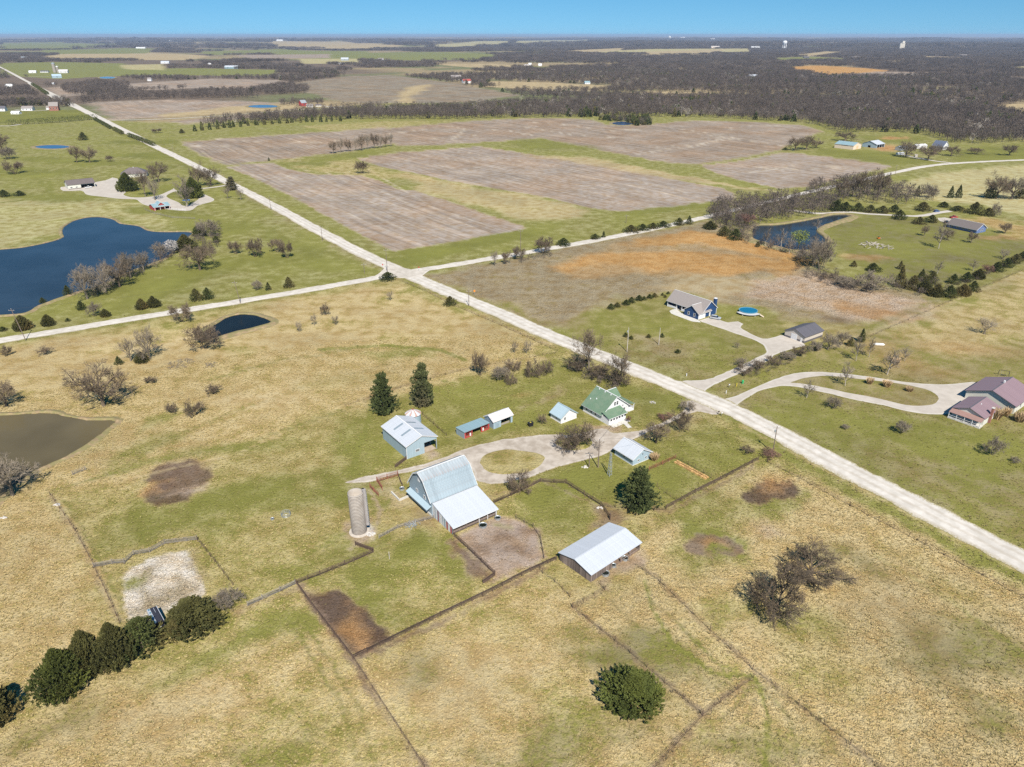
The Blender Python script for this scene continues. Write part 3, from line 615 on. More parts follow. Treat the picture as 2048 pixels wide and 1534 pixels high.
strip('road', MAIN_PX, 10.2, ROADM, .05, .6)
strip('road', CROSS_PX, 8.0, ROADM, .03, .55)
strip('road', LANE_PX, 6.0, ROADM, .03)
sheet('road', [(780, 528), (800, 534), (830, 540), (860, 538), (850, 548), (835, 556), (800, 556), (770, 552), (740, 558), (760, 545)], ROADM, .16)
sheet('drive', [(1378, 800), (1370, 818), (1333, 840), (1294, 857), (1255, 864), (1228, 866), (1214, 858), (1192, 857), (1160, 868), (1114, 869), (1079, 870), (1045, 874), (1006, 878), (967, 887), (928, 897), (902, 908), (862, 922), (836, 931), (797, 939), (758, 947), (719, 956), (690, 965),
    (732, 966), (770, 955), (810, 946), (850, 937), (900, 925), (930, 925), (945, 940), (952, 960), (980, 968), (1011, 967), (1060, 954), (1083, 945), (1118, 933), (1157, 923), (1197, 914), (1222, 902), (1240, 890), (1275, 876), (1292, 868), (1333, 849), (1373, 830), (1402, 824), (1433, 829), (1440, 815)], DRIVEM, .05, .4, edge_w=1.2)
sheet('lawn', [(958, 926), (965, 913), (985, 903), (1011, 899), (1040, 901), (1069, 905), (1090, 916), (1079, 933), (1050, 946), (1006, 949), (975, 943)], GROUND, .10, .3, cover=True, edge_w=.8)
sheet('lawn', [(1112, 888), (1118, 878), (1150, 875), (1182, 877), (1187, 886), (1177, 896), (1150, 901), (1128, 898)], GROUND, .10, .3, cover=True, edge_w=.8)
sheet('drive', [(1362, 764), (1409, 760), (1437, 750), (1476, 734), (1511, 716), (1529, 707), (1532, 700), (1525, 689), (1505, 679), (1456, 662), (1427, 652), (1404, 644), (1399, 641), (1425, 634), (1441, 640), (1456, 645), (1476, 643), (1487, 648), (1482, 655), (1495, 663), (1525, 677), (1552, 673), (1570, 671), (1611, 689),
    (1593, 695), (1573, 701), (1554, 708), (1534, 722), (1495, 740), (1466, 753), (1440, 764), (1412, 780), (1400, 790)], PALEM, .05, .3)
sheet('drive', [(1432, 806), (1476, 790), (1529, 767), (1574, 750), (1618, 744), (1678, 746), (1737, 753), (1796, 762), (1856, 768), (1903, 768), (1951, 765), (1940, 790), (1920, 815), (1890, 829), (1826, 825), (1767, 811), (1707, 799), (1648, 785), (1606, 776), (1574, 772), (1550, 774), (1517, 783), (1493, 797), (1472, 813), (1470, 830)], PALEM, .04, .2)
sheet('lawn', [(1580, 765), (1618, 754), (1666, 752), (1722, 758), (1796, 767), (1850, 778), (1875, 792), (1876, 803), (1856, 811), (1811, 810), (1752, 796), (1692, 785), (1633, 772), (1600, 767)], GROUND, .09, .2, cover=True, edge_w=.8)
sheet('drive', [(122, 374), (128, 382), (160, 381), (167, 384), (176, 390), (210, 394), (245, 398), (272, 399), (290, 410), (345, 420), (380, 421), (396, 411), (421, 404), (429, 399), (409, 389), (380, 384), (352, 380), (348, 376), (340, 381), (315, 391), (280, 395), (254, 393), (247, 388), (252, 384), (242, 374), (237, 365), (235, 357), (226, 355), (210, 361), (192, 364), (150, 372)], PALEM, .05, .3)
sheet('lawn', [(333, 393), (350, 383), (372, 385), (400, 390), (392, 402), (370, 412), (355, 404)], GROUND, .12, .2, cover=True)
strip('path', [(395, 378), (425, 375), (458, 370)], 4.0, PALEM, .04)
strip('drive', [(1575, 420), (1640, 427), (1690, 424), (1740, 428), (1800, 431), (1840, 432), (1880, 425), (1900, 422)], 5.0, PALEM, .04)
sheet('drive', [(1875, 436), (1890, 435), (1910, 440), (1945, 447), (1940, 450), (1900, 446), (1880, 442)], PALEM, .05, .2)
strip('drive', [(1800, 308), (1830, 315), (1870, 322), (1905, 326)], 5.0, PALEM, .04)
sheet('path', [(1339, 622), (1352, 618), (1362, 625), (1380, 633), (1398, 641), (1402, 645), (1385, 643), (1360, 634), (1342, 627)], CONCM, .05, .05)
strip('path', [(1246, 842), (1256, 852), (1260, 856)], 1.6, CONCM, .05, .05)
strip('path', [(55, 155), (105, 153)], 7, PALEM, .05); strip('path', [(0, 252), (18, 252), (42, 249)], 6, PALEM, .05)
strip('path', [(640, 211), (660, 214), (680, 219)], 6, PALEM, .05); strip('path', [(30, 220), (60, 222), (90, 221), (110, 216)], 6, PALEM, .05)

BANK = plain('pond_bank', (.30, .215, .12), .95, .4, .5, dirt=((.20, .18, .07), .5, .35))
def pond(px, mat, k=.06, bw=1.6, bh=.35, jit=.3):
    sheet('water', px, mat, k, jit, edge_w=.5)
    P = resample([at2(*p) for p in px], lambda p: max(1.2, np.hypot(*p) * .006), closed=True)
    if area2(P) < 0: P = P[::-1]
    n = len(P); s = np.arange(n) * 1.0; rings = []
    wob = (fbm(s / 1.7, s * 0 + 3, 3) - .5) * 3 * jit
    T = np.roll(P, -1, 0) - np.roll(P, 1, 0); T /= np.linalg.norm(T, axis=1)[:, None] + 1e-9; O = np.stack([T[:, 1], -T[:, 0]], 1)
    vary = .5 + fbm(s / 6, s * 0 + 9, 3)
    for d, h in ((-.25, -.25), (.15, bh * .55), (.5, bh), (bw, bh * .55), (bw * 2.2, -.06)):
        Q = P + O * (wob + d * (vary if d > .3 else 1))[:, None]
        rings.append(np.concatenate([Q, (lift(Q[:, 0], Q[:, 1], k) + h * vary)[:, None]], 1))
    V = np.concatenate(rings); F = []
    for a in range(len(rings) - 1):
        for i in range(n): F.append((a * n + i, a * n + (i + 1) % n, (a + 1) * n + (i + 1) % n, (a + 1) * n + i)[::-1])
    me = mesh_np('bank', V, F, BANK, True); o = bpy.data.objects.new('bank', me); link(o); tag(o, kind='structure')
pond([(-160, 510), (0, 499), (62, 492), (122, 477), (126, 466), (127, 455), (150, 441), (182, 434), (207, 435), (227, 439), (240, 447), (275, 452), (295, 461), (325, 464), (382, 465), (370, 479), (355, 494), (330, 516), (295, 531), (250, 547), (200, 571), (150, 586), (107, 601), (75, 613), (50, 627), (0, 631), (-160, 640)], W_BLUE, bw=1.0, bh=.5)
pond([(427, 652), (450, 637), (480, 629), (507, 630), (530, 637), (542, 646), (512, 655), (475, 664), (440, 674), (415, 680), (408, 665)], W_DARK, bw=1.5, bh=.6)
pond([(-150, 835), (0, 831), (95, 826), (130, 833), (175, 840), (222, 840), (233, 843), (215, 857), (187, 880), (140, 910), (75, 940), (25, 975), (0, 995), (-150, 1090)], W_BROWN, bw=1.1, bh=.5)
pond([(1513, 452), (1556, 450), (1595, 444), (1634, 437), (1665, 430), (1692, 429), (1702, 433), (1673, 443), (1644, 453), (1632, 462), (1650, 478), (1634, 497), (1585, 501), (1536, 488), (1509, 480), (1505, 466)], W_GREY, bw=2.2, bh=.8)
pond(ell(105, 294, 35, 4.2, 0, 14), W_SKY, bw=2, bh=.4); pond(ell(526, 213, 30, 3.2, 0, 14), W_SKY, bw=2, bh=.3)
pond(ell(215, 156, 16, 2.2, 0, 12), W_SKY, bw=2, bh=.3); pond(ell(1246, 247, 22, 4, 0, 12), W_SKY, bw=2, bh=.4)
# ------------------------------------------------------------------ tree models
BARK = plain('bark', (.152, .114, .076), .95, .35, 1.2, use_random=.22)
BARKR = plain('bark_red', (.19, .105, .080), .95, .35, 1.2, use_random=.15)
BARKG = plain('bark_grey', (.205, .168, .124), .95, .3, 1.2, use_random=.18)
BARKW = plain('bark_pale', (.40, .35, .29), .9, .25, 1.5, use_random=.12)
def leaf_mat(name, c1, c2, c3=None):
    m, nt, b = newmat(name); tcn = nd(nt, 'ShaderNodeTexCoord'); oi = nd(nt, 'ShaderNodeObjectInfo')
    f = noise(nt, tcn.outputs['Object'], .55, 3, .6); f2 = noise(nt, tcn.outputs['Object'], 3.0, 2, .6)
    c = mixc(nt, ramp(nt, f, .35, .65), c1, c2)
    if c3: c = mixc(nt, ramp(nt, mth(nt, 'ADD', noise(nt, tcn.outputs['Object'], .28, 2, .5), mth(nt, 'MULTIPLY', mth(nt, 'SUBTRACT', oi.outputs['Random'], .5), .3)), .45, .62), c, c3)
    k = mth(nt, 'MULTIPLY', maprange(nt, f2, .3, .7, .7, 1.3), maprange(nt, oi.outputs['Random'], 0, 1, .8, 1.2))
    s = nd(nt, 'ShaderNodeVectorMath', operation='SCALE'); nt.links.new(c, s.inputs[0]); nt.links.new(k, s.inputs['Scale'])
    nt.links.new(s.outputs[0], b.inputs['Base Color']); b.inputs['Roughness'].default_value = .75; b.inputs['Specular IOR Level'].default_value = .25
    MATS[name] = m; return m
CEDAR = leaf_mat('cedar_leaf', (.056, .070, .019), (.095, .106, .027), (.110, .090, .030))
CEDARG = leaf_mat('cedar_leaf_green', (.062, .076, .016), (.112, .122, .024))
CEDARB = leaf_mat('cedar_leaf_bronze', (.074, .074, .022), (.118, .106, .031), (.145, .106, .036))
PINE = leaf_mat('pine_needle', (.056, .072, .022), (.104, .118, .036), (.12, .104, .056))
WILLOW = leaf_mat('spring_leaf', (.13, .16, .035), (.19, .21, .06))
BLOSSOM = leaf_mat('blossom', (.34, .31, .285), (.44, .41, .38))
DRYGRASS = leaf_mat('dry_grass', (.52, .36, .19), (.62, .46, .27))

def rnd_unit(r):
    while True:
        v = Vector((r.uniform(-1, 1), r.uniform(-1, 1), r.uniform(-1, 1)))
        if .05 < v.length < 1: return v.normalized()
def seg(mb, a, b, ra, rb):
    d = b - a; L = d.length
    if L < 1e-5: return
    d = d / L; up = Vector((0, 0, 1)) if abs(d.z) < .9 else Vector((1, 0, 0))
    x = d.cross(up).normalized(); y = d.cross(x); n = len(mb.v)
    for p, r_ in ((a, ra), (b, rb)):
        for k in range(3):
            t = 2.0944 * k; mb.v.append(tuple(p + (x * math.cos(t) + y * math.sin(t)) * r_))
    for k in range(3):
        k2 = (k + 1) % 3; mb.f.append((n + k, n + k2, n + 3 + k2, n + 3 + k))
def grow(mb, r, p, d, L, rad, lev, maxlev, spread, rmin, lift_=.12, droop=0.0, nk=(5, 5, 5, 4)):
    """one branch: a bent chain of pieces carrying side branches"""
    ns = 3 if lev < maxlev else 2
    q = p.copy(); dd = d.copy(); pts = [(q.copy(), dd.copy())]
    for i in range(ns):
        dd = (dd + rnd_unit(r) * (.24 if lev > 0 else .12) + Vector((0, 0, lift_ - droop * lev))).normalized()
        q2 = q + dd * (L / ns)
        seg(mb, q, q2, max(rmin, rad * (1 - .55 * i / ns)), max(rmin, rad * (1 - .55 * (i + 1) / ns)))
        q = q2; pts.append((q.copy(), dd.copy()))
    if lev >= maxlev: return
    k = nk[min(lev, len(nk) - 1)]
    for j in range(k):
        t = .25 + .75 * (j + r.uniform(.2, .8)) / k
        i = min(int(t * ns), ns - 1); f = t * ns - i
        bp = pts[i][0].lerp(pts[i + 1][0], f); bd = pts[i][1]
        side = bd.cross(rnd_unit(r)).normalized()
        nd_ = (bd * r.uniform(.45, .9) + side * spread * r.uniform(.7, 1.25)).normalized()
        grow(mb, r, bp, nd_, L * r.uniform(.46, .68) * (1.08 - .28 * t), rad * .5, lev + 1, maxlev, spread, rmin, lift_, droop, nk)
def norm_mesh(mbs):
    """scale so that the whole is 1 high and 1 wide"""
    V = [v for mb in mbs for v in mb.v]; A = np.array(V)
    h = np.percentile(A[:, 2], 99.7); c = np.hypot(A[:, 0], A[:, 1]); w = np.percentile(c, 96)
    for mb in mbs: mb.v = [(v[0] / w / 2, v[1] / w / 2, v[2] / h) for v in mb.v]
def bare(seed, kind='round', maxlev=4, rmin=.021, nk=(6, 7, 6, 6)):
    r = random.Random(seed); tr = MB(); cr = MB()
    if kind == 'shrub':
        n = 9
        for i in range(n):
            a = 2 * PI * i / n + r.uniform(-.3, .3); t = r.uniform(.25, .95)
            d = Vector((math.cos(a) * t, math.sin(a) * t, 1)).normalized(); p = Vector((math.cos(a) * .25, math.sin(a) * .25, -.1))
            seg(tr, p, p + d * .9, .07, .05)
            grow(cr, r, p + d * .8, d, r.uniform(1.9, 2.9), .05, 1, maxlev, .75, rmin, .03, .0, nk)
    else:
        H = {'round': 2.4, 'vase': 3.2, 'tall': 5.0, 'low': 1.3}[kind]
        pts = [Vector((0, 0, -.3))]; d = Vector((0, 0, 1))
        for i in range(3): d = (d + rnd_unit(r) * .1).normalized(); pts.append(pts[-1] + d * (H / 3 + .1))
        tr.tube(pts, [.34, .27, .24, .2] if kind != 'tall' else [.17, .14, .12, .10], 7)
        nl = {'round': 8, 'vase': 6, 'tall': 9, 'low': 8}[kind]
        for i in range(nl):
            a = 2 * PI * (i * .382) * 1.0 + r.uniform(-.3, .3)
            up = {'round': r.uniform(.35, 1.6), 'vase': r.uniform(1.2, 2.6), 'tall': r.uniform(.7, 1.6), 'low': r.uniform(.15, 1.0)}[kind]
            z0 = H * r.uniform(.55, 1.02) if kind != 'tall' else H * (.35 + .65 * i / nl)
            dv = Vector((math.cos(a), math.sin(a), up)).normalized()
            L = {'round': r.uniform(3.2, 4.6), 'vase': r.uniform(4, 5.6), 'tall': r.uniform(2.4, 3.4), 'low': r.uniform(3.2, 4.8)}[kind]
            base = pts[0].lerp(pts[-1], min(1, (z0 + .3) / (H + .4)))
            grow(cr, r, base, dv, L, .13, 1, maxlev, .68, rmin, .06 if kind != 'low' else .0, .0, nk)
        if kind in ('vase', 'tall'):
            grow(cr, r, pts[-1], Vector((0, 0, 1)), 3.6, .16, 1, maxlev, .6, rmin, .1, 0, nk)
    norm_mesh([tr, cr]); return tr, cr
def spray(mb, r, p, d, L, w):
    """one leaf spray: a bent, pointed blade of three faces"""
    s = d.cross(rnd_unit(r)).normalized() * w / 2; u = s.cross(d).normalized() * w * .35; n = len(mb.v)
    mb.v += [tuple(p - s), tuple(p + s), tuple(p + d * L * .55 + s * .9 + u), tuple(p + d * L * .55 - s * .9 + u), tuple(p + d * L)]
    mb.f += [(n, n + 1, n + 2, n + 3), (n + 3, n + 2, n + 4)]
def conifer(seed, kind='cedar', tips=230, per=12):
    r = random.Random(seed); tr = MB(); cr = MB()
    tr.tube([(0, 0, -.03), (0, 0, .5), (0, 0, .96)], [.035, .022, .004], 6)
    lob = [(r.uniform(0, 2 * PI), r.uniform(.1, .9), r.uniform(-.14, .20)) for _ in range(16)]
    for i in range(tips):
        z = (i + r.random()) / tips
        a = r.uniform(0, 2 * PI)
        if kind == 'cedar': rad = .52 * (min(1, (1 - z) * 1.42 + .03) ** .85) * min(1, .55 + z * 4.5)
        elif kind == 'cone': rad = .5 * (1 - z) ** .85 * min(1, .5 + z * 6)
        else: rad = .56 * (1 - z * .78) * min(1, .5 + z * 2.6) * (.80 + .24 * math.sin(z * 34))
        for la, lz, ls in lob:
            rad *= 1 + ls * math.exp(-((math.cos(a - la) - 1) ** 2) * 6 - ((z - lz) * 5) ** 2)
        rad *= r.uniform(.62, 1.08)
        o = Vector((math.cos(a), math.sin(a), 0)); tip = o * rad + Vector((0, 0, .02 + z * .93))
        if r.random() < (.12 if kind == 'pine' else 0): continue
        if r.random() < .35: seg(cr, Vector((0, 0, max(0, tip.z - .05))), tip * .98, .006, .003)
        ax = (o * r.uniform(.45, .9) + Vector((0, 0, .85 if kind != 'pine' else .3)) + rnd_unit(r) * .3).normalized(); PL = (.13 if kind != 'pine' else .10) * r.uniform(.7, 1.3) * (1 - .35 * z)
        base = tip - ax * PL * .75
        for k in range(per):
            t = k / per; q = base + ax * PL * t + rnd_unit(r) * .03 * (1.1 - t)
            dd = (ax * r.uniform(.5, 1) + rnd_unit(r) * (.75 - .35 * t)).normalized()
            spray(cr, r, q, dd, r.uniform(.035, .06) * (1.15 - .4 * t), r.uniform(.014, .024))
    # dark inner branches
    for i in range(tips // 2):
        z = r.random(); a = r.uniform(0, 2 * PI); o = Vector((math.cos(a), math.sin(a), 0)); rad = .34 * (1 - z) ** .8
        spray(cr, r, o * rad * r.uniform(.3, .9) + Vector((0, 0, .04 + z * .85)), (o + Vector((0, 0, .6)) + rnd_unit(r) * .5).normalized(), .10, .07)
    return tr, cr
def far_bare(seed, n=110):
    r = random.Random(seed); mb = MB()
    h = r.uniform(.28, .38)
    seg(mb, Vector((0, 0, -.02)), Vector((0, 0, h + .2)), .022, .012)
    for i in range(7):
        a = r.uniform(0, 6.28); seg(mb, Vector((0, 0, h * r.uniform(.7, 1.1))), Vector((math.cos(a) * .28, math.sin(a) * .28, r.uniform(.55, .85))), .012, .005)
    for i in range(n):
        a = r.uniform(0, 6.28); u = r.random() ** .45; ph = r.uniform(-.75, 1)
        c = Vector((math.cos(a) * u * .5 * math.sqrt(max(0, 1 - ph * ph * .8)), math.sin(a) * u * .5 * math.sqrt(max(0, 1 - ph * ph * .8)), .62 + ph * .38))
        d = (Vector((c.x, c.y, (c.z - .3))).normalized() + rnd_unit(r) * .5).normalized()
        s = d.cross(rnd_unit(r)).normalized() * r.uniform(.014, .030); L = r.uniform(.1, .2); k = len(mb.v)
        mb.v += [tuple(c - d * L * .5 - s), tuple(c - d * L * .5 + s), tuple(c + d * L * .5)]; mb.f.append((k, k + 1, k + 2))
    return mb
def far_conifer(seed, n=90):
    r = random.Random(seed); mb = MB()
    seg(mb, Vector((0, 0, 0)), Vector((0, 0, .8)), .03, .01)
    for i in range(n):
        z = i / n; rad = .5 * (1 - z) ** .7 * min(1, .6 + 5 * z) * r.uniform(.8, 1.05); a = r.uniform(0, 6.28)
        o = Vector((math.cos(a), math.sin(a), 0)); spray(mb, r, o * rad * .55 + Vector((0, 0, z * .85)), (o + Vector((0, 0, .5)) + rnd_unit(r) * .4).normalized(), .22 * (1.1 - z * .6), .16)
    return mb
def grove(seed, n=16):
    """a patch of wood one unit across, for the far country"""
    r = random.Random(seed); mb = MB()
    for i in range(n):
        a = r.uniform(0, 6.28); u = math.sqrt(r.random()) * .48; sub = far_bare(seed * 31 + i, 34); w = r.uniform(.26, .36); h = r.uniform(.24, .36)
        k = len(mb.v); cx, cy = math.cos(a) * u, math.sin(a) * u
        mb.v += [(v[0] * w * 1.15 + cx, v[1] * w * 1.15 + cy, v[2] * h) for v in sub.v]; mb.f += [tuple(q + k for q in f) for f in sub.f]
    return mb

MODELS = {}
def model(key):
    """(trunk mesh, crown mesh) of a tree kind, unit height and width"""
    if key in MODELS: return MODELS[key]
    kind, i = key.rsplit('_', 1); i = int(i)
    if kind == 'round': t, c = bare(100 + i, 'round'); m = (BARK, BARK)
    elif kind == 'low': t, c = bare(140 + i, 'low', rmin=.022, nk=(7, 8, 7, 6)); m = (BARK, BARK)
    elif kind == 'vase': t, c = bare(180 + i, 'vase'); m = (BARKG, BARK)
    elif kind == 'pale': t, c = bare(220 + i, 'tall', 3, .03, (6, 6, 5)); m = (BARKW, BARKG)
    elif kind == 'grey': t, c = bare(250 + i, 'round', 4, .02); m = (BARKG, BARKG)
    elif kind == 'thin': t, c = bare(280 + i, 'round', 3, .034, (6, 6, 6)); m = (BARKG, BARKG)
    elif kind == 'shrub': t, c = bare(320 + i, 'shrub', 4, .019, (5, 7, 7, 5)); m = (BARK, BARK)
    elif kind == 'redshrub': t, c = bare(360 + i, 'shrub', 4, .024, (5, 6, 5, 4)); m = (BARKR, BARKR)
    elif kind == 'greyshrub': t, c = bare(390 + i, 'shrub', 4, .018, (5, 7, 7, 5)); m = (BARKG, BARKG)
    elif kind == 'cedar': t, c = conifer(400 + i, 'cedar', 300, 16); m = (BARK, CEDAR)
    elif kind == 'bigcedar': t, c = conifer(430 + i, 'cedar', 760, 20); m = (BARK, CEDARG)
    elif kind == 'bronze': t, c = conifer(440 + i, 'cedar', 640, 19); m = (BARK, CEDARB)
    elif kind == 'cone': t, c = conifer(460 + i, 'cone', 220, 13); m = (BARK, CEDAR)
    elif kind == 'pine': t, c = conifer(480 + i, 'pine', 560, 17); m = (BARK, PINE)
    elif kind == 'willow':
        t, c = bare(500 + i, 'vase', 3, .03, (5, 4, 3)); r = random.Random(i)
        for q in range(420):
            a = r.uniform(0, 6.28); u = math.sqrt(r.random()) * .5; spray(c, r, Vector((math.cos(a) * u, math.sin(a) * u, r.uniform(.6, 1) - u * .3)), rnd_unit(r), .07, .04)
        m = (BARKG, WILLOW)
    elif kind == 'blossom':
        t, c = bare(520 + i, 'round', 3, .03, (5, 4, 3)); r = random.Random(i)
        for q in range(700):
            d = rnd_unit(r) * r.uniform(.3, .5); spray(c, r, Vector((d.x, d.y, .6 + d.z * .8)), rnd_unit(r), .06, .05)
        m = (BARKG, BLOSSOM)
    elif kind == 'grass':
        t, c = MB(), MB(); r = random.Random(540 + i)
        t.lathe([(.16, 0), (.12, .12), (.05, .2)], 7)
        for q in range(240):
            a = r.uniform(0, 6.28); o = Vector((math.cos(a), math.sin(a), 0)); spray(c, r, o * r.uniform(.02, .2), (o * r.uniform(.1, .55) + Vector((0, 0, 1))).normalized(), r.uniform(.6, 1.0), .07)
        m = (DRYGRASS, DRYGRASS)
    MODELS[key] = (t.mesh('trunk', m[0]), c.mesh('crown', m[1])); return MODELS[key]
def size_at(bx, by, ty, wpx):
    p = at(bx, by); b = (ty - 767) / FPX
    z = CAM_H + p.y * (-math.sin(PITCH) - b * math.cos(PITCH)) / (math.cos(PITCH) - b * math.sin(PITCH))
    h = z - p.z; d = p.y * math.cos(PITCH) + (CAM_H - p.z - h * .5) * math.sin(PITCH)
    return p, h, wpx * d / FPX
NVAR = dict(round=3, low=2, vase=2, pale=2, grey=2, thin=2, shrub=3, redshrub=1, greyshrub=2, cedar=3, bigcedar=2, bronze=2, cone=2, pine=2, willow=1, blossom=1, grass=2)
LOWCROWN = ('cedar', 'bigcedar', 'bronze', 'cone', 'shrub', 'greyshrub', 'redshrub')
_cnt = {}
def tree(kind, bx, by, ty, wpx, label, group=None, name=None, cat=None):
    if kind in LOWCROWN:      # the crown hangs to the ground: its near rim lies below the trunk in the picture
        wpx *= .9; by = by - wpx * .40 * math.sin(PITCH + math.atan((by - 767) / FPX))
    p, h, w = size_at(bx, by, ty, wpx)
    # a crown with depth: its near rim hides part of the picture height, so the tree is lower than it looks
    k = (CAM_H - p.z) / max(1.0, math.hypot(p.x, p.y)); conic = kind in ('cone', 'pine')
    h = max(h * .6, wpx * 0, h - (.10 if conic else .16 if kind in ('cedar', 'bigcedar', 'bronze') else .32 if kind == 'low' else .20) * w * k)
    if kind == 'pine': w *= 1.22
    i = _cnt.get(kind, 0); _cnt[kind] = i + 1
    tm, cm = model('%s_%d' % (kind, i % NVAR[kind]))
    nm = name or {'cedar': 'cedar_tree', 'bigcedar': 'cedar_tree', 'bronze': 'cedar_tree', 'cone': 'cedar_tree', 'pine': 'pine_tree', 'shrub': 'bare_shrub', 'redshrub': 'bare_shrub', 'greyshrub': 'bare_shrub', 'willow': 'willow_tree', 'blossom': 'blossom_tree', 'grass': 'grass_clump'}.get(kind, 'bare_tree')
    ct = cat or ('shrub' if 'shrub' in nm else 'grass clump' if kind == 'grass' else 'tree')
    e = empty(nm, p, rng.uniform(0, 2 * PI), label, ct, group)
    for n_, me in (('trunk', tm), ('crown', cm)):
        o = inst(n_ if kind != 'grass' else {'trunk': 'base', 'crown': 'blades'}[n_], me, e); o.scale = (w, w, h)
    return e

# ------------------------------------------------------------------ woods that read as one mass
def make_source(mb, name, mat):
    return bpy.data.objects.new(name, mb.mesh(name, mat))
WOODM = plain('wood_grey', (.104, .082, .066), .95, .25, 1.0, use_random=.30)
WOODT = plain('wood_tan', (.155, .122, .098), .95, .25, 1.0, use_random=.25)
def scatter(name, label, pts, sources, hscale, wscale, weights=None, cat='woodland'):
    """stuff: one object of points, a tree model standing on each"""
    pts = np.asarray(pts, float); n = len(pts)
    if n == 0: return
    me = bpy.data.meshes.new(name); me.vertices.add(n); me.vertices.foreach_set('co', pts.astype(np.float32).ravel())
    var = nrg.choice(len(sources), n, p=weights)
    if cat == 'woodland':      # stands: neighbours are mostly of one kind, taller and lower stands alternate
        cl = fbm(pts[:, 0] / 70, pts[:, 1] / 70, 3); near = np.searchsorted(np.cumsum(weights if weights else np.full(len(sources), 1 / len(sources))), np.clip((cl - .25) * 2, 0, .999)); var = np.where(nrg.random(n) < .55, np.minimum(near, len(sources) - 1), var)
    hs_ = nrg.uniform(*hscale, n) if np.ndim(hscale[0]) == 0 else nrg.uniform(0, 1, n) * (hscale[1] - hscale[0]) + hscale[0]
    ws_ = nrg.uniform(*wscale, n) if np.ndim(wscale[0]) == 0 else nrg.uniform(0, 1, n) * (wscale[1] - wscale[0]) + wscale[0]
    if cat == 'woodland': f_ = .62 + .76 * fbm(pts[:, 0] / 110 + 5, pts[:, 1] / 110, 3); hs_ = hs_ * f_; ws_ = ws_ * (.8 + .2 * f_)
    a = me.attributes.new('sc', 'FLOAT_VECTOR', 'POINT'); a.data.foreach_set('vector', np.stack([ws_, ws_, hs_], 1).astype(np.float32).ravel())
    a = me.attributes.new('ro', 'FLOAT_VECTOR', 'POINT'); a.data.foreach_set('vector', np.stack([np.zeros(n), np.zeros(n), nrg.uniform(0, 6.28, n)], 1).astype(np.float32).ravel())
    a = me.attributes.new('va', 'INT', 'POINT'); a.data.foreach_set('value', var.astype(np.int32))
    ng = bpy.data.node_groups.new(name, 'GeometryNodeTree')
    ng.interface.new_socket('Geometry', in_out='INPUT', socket_type='NodeSocketGeometry'); ng.interface.new_socket('Geometry', in_out='OUTPUT', socket_type='NodeSocketGeometry')
    gi = ng.nodes.new('NodeGroupInput'); go = ng.nodes.new('NodeGroupOutput'); jn = ng.nodes.new('GeometryNodeJoinGeometry')
    def attr(nm, ty):
        q = ng.nodes.new('GeometryNodeInputNamedAttribute'); q.data_type = ty; q.inputs['Name'].default_value = nm; return q.outputs['Attribute']
    sc, ro, va = attr('sc', 'FLOAT_VECTOR'), attr('ro', 'FLOAT_VECTOR'), attr('va', 'INT')
    for i, s in enumerate(sources):
        oi = ng.nodes.new('GeometryNodeObjectInfo'); oi.inputs['Object'].default_value = s; oi.inputs['As Instance'].default_value = True
        ip = ng.nodes.new('GeometryNodeInstanceOnPoints'); cp = ng.nodes.new('FunctionNodeCompare'); cp.data_type = 'INT'; cp.operation = 'EQUAL'
        ii = [q for q in cp.inputs if q.type == 'INT']; ng.links.new(va, ii[0]); ii[1].default_value = i
        er = ng.nodes.new('FunctionNodeEulerToRotation'); ng.links.new(ro, er.inputs[0])
        ng.links.new(gi.outputs[0], ip.inputs['Points']); ng.links.new(cp.outputs[0], ip.inputs['Selection']); ng.links.new(oi.outputs['Geometry'], ip.inputs['Instance'])
        ng.links.new(er.outputs[0], ip.inputs['Rotation']); ng.links.new(sc, ip.inputs['Scale']); ng.links.new(ip.outputs[0], jn.inputs[0])
    ng.links.new(jn.outputs[0], go.inputs[0])
    o = bpy.data.objects.new(name, me); link(o); md = o.modifiers.new('trees', 'NODES'); md.node_group = ng
    tag(o, label, cat, kind='stuff'); return o
def inside(P, poly):
    x, y = P[:, 0], P[:, 1]; ins = np.zeros(len(P), bool); n = len(poly)
    for i in range(n):
        p, q = poly[i], poly[(i + 1) % n]
        if p[1] == q[1]: continue
        c = ((p[1] > y) != (q[1] > y)); ins ^= c & (x < (y - p[1]) * (q[0] - p[0]) / (q[1] - p[1]) + p[0])
    return ins
def fill(px, spacing, jitter=.9):
    poly = polyw(px); lo, hi = poly.min(0), poly.max(0)
    X, Y = np.meshgrid(np.arange(lo[0], hi[0], spacing), np.arange(lo[1], hi[1], spacing))
    P = np.stack([X.ravel(), Y.ravel()], 1) + nrg.uniform(-.5, .5, (X.size, 2)) * spacing * jitter
    P = P[inside(P, poly)]
    return P
def along(px, width, spacing):
    C_ = resample([at2(*p) for p in px], spacing); n = len(C_)
    rows = max(1, int(width / spacing)); out = []
    T = np.gradient(C_, axis=0); T /= np.linalg.norm(T, axis=1)[:, None]; Nn = np.stack([-T[:, 1], T[:, 0]], 1)
    for k in range(rows): out.append(C_ + Nn * ((k + .5) / rows - .5) * width + nrg.uniform(-.5, .5, (n, 2)) * spacing * .8)
    return np.concatenate(out)
def z3(P): return np.concatenate([P, ground_z(P[:, 0], P[:, 1])[:, None]], 1)
FARB = [make_source(far_bare(600 + i), 'wood_tree', WOODM) for i in range(5)] + [make_source(far_bare(610 + i, 80), 'wood_tree', WOODT) for i in range(2)]
FARW = make_source(far_bare(620, 60), 'wood_tree', BARKW)
FARC = [make_source(far_conifer(630 + i), 'wood_cedar', CEDAR) for i in range(3)]
GROVE = [make_source(grove(640 + i), 'wood_patch', WOODM) for i in range(3)] + [make_source(grove(650), 'wood_patch', WOODT)]
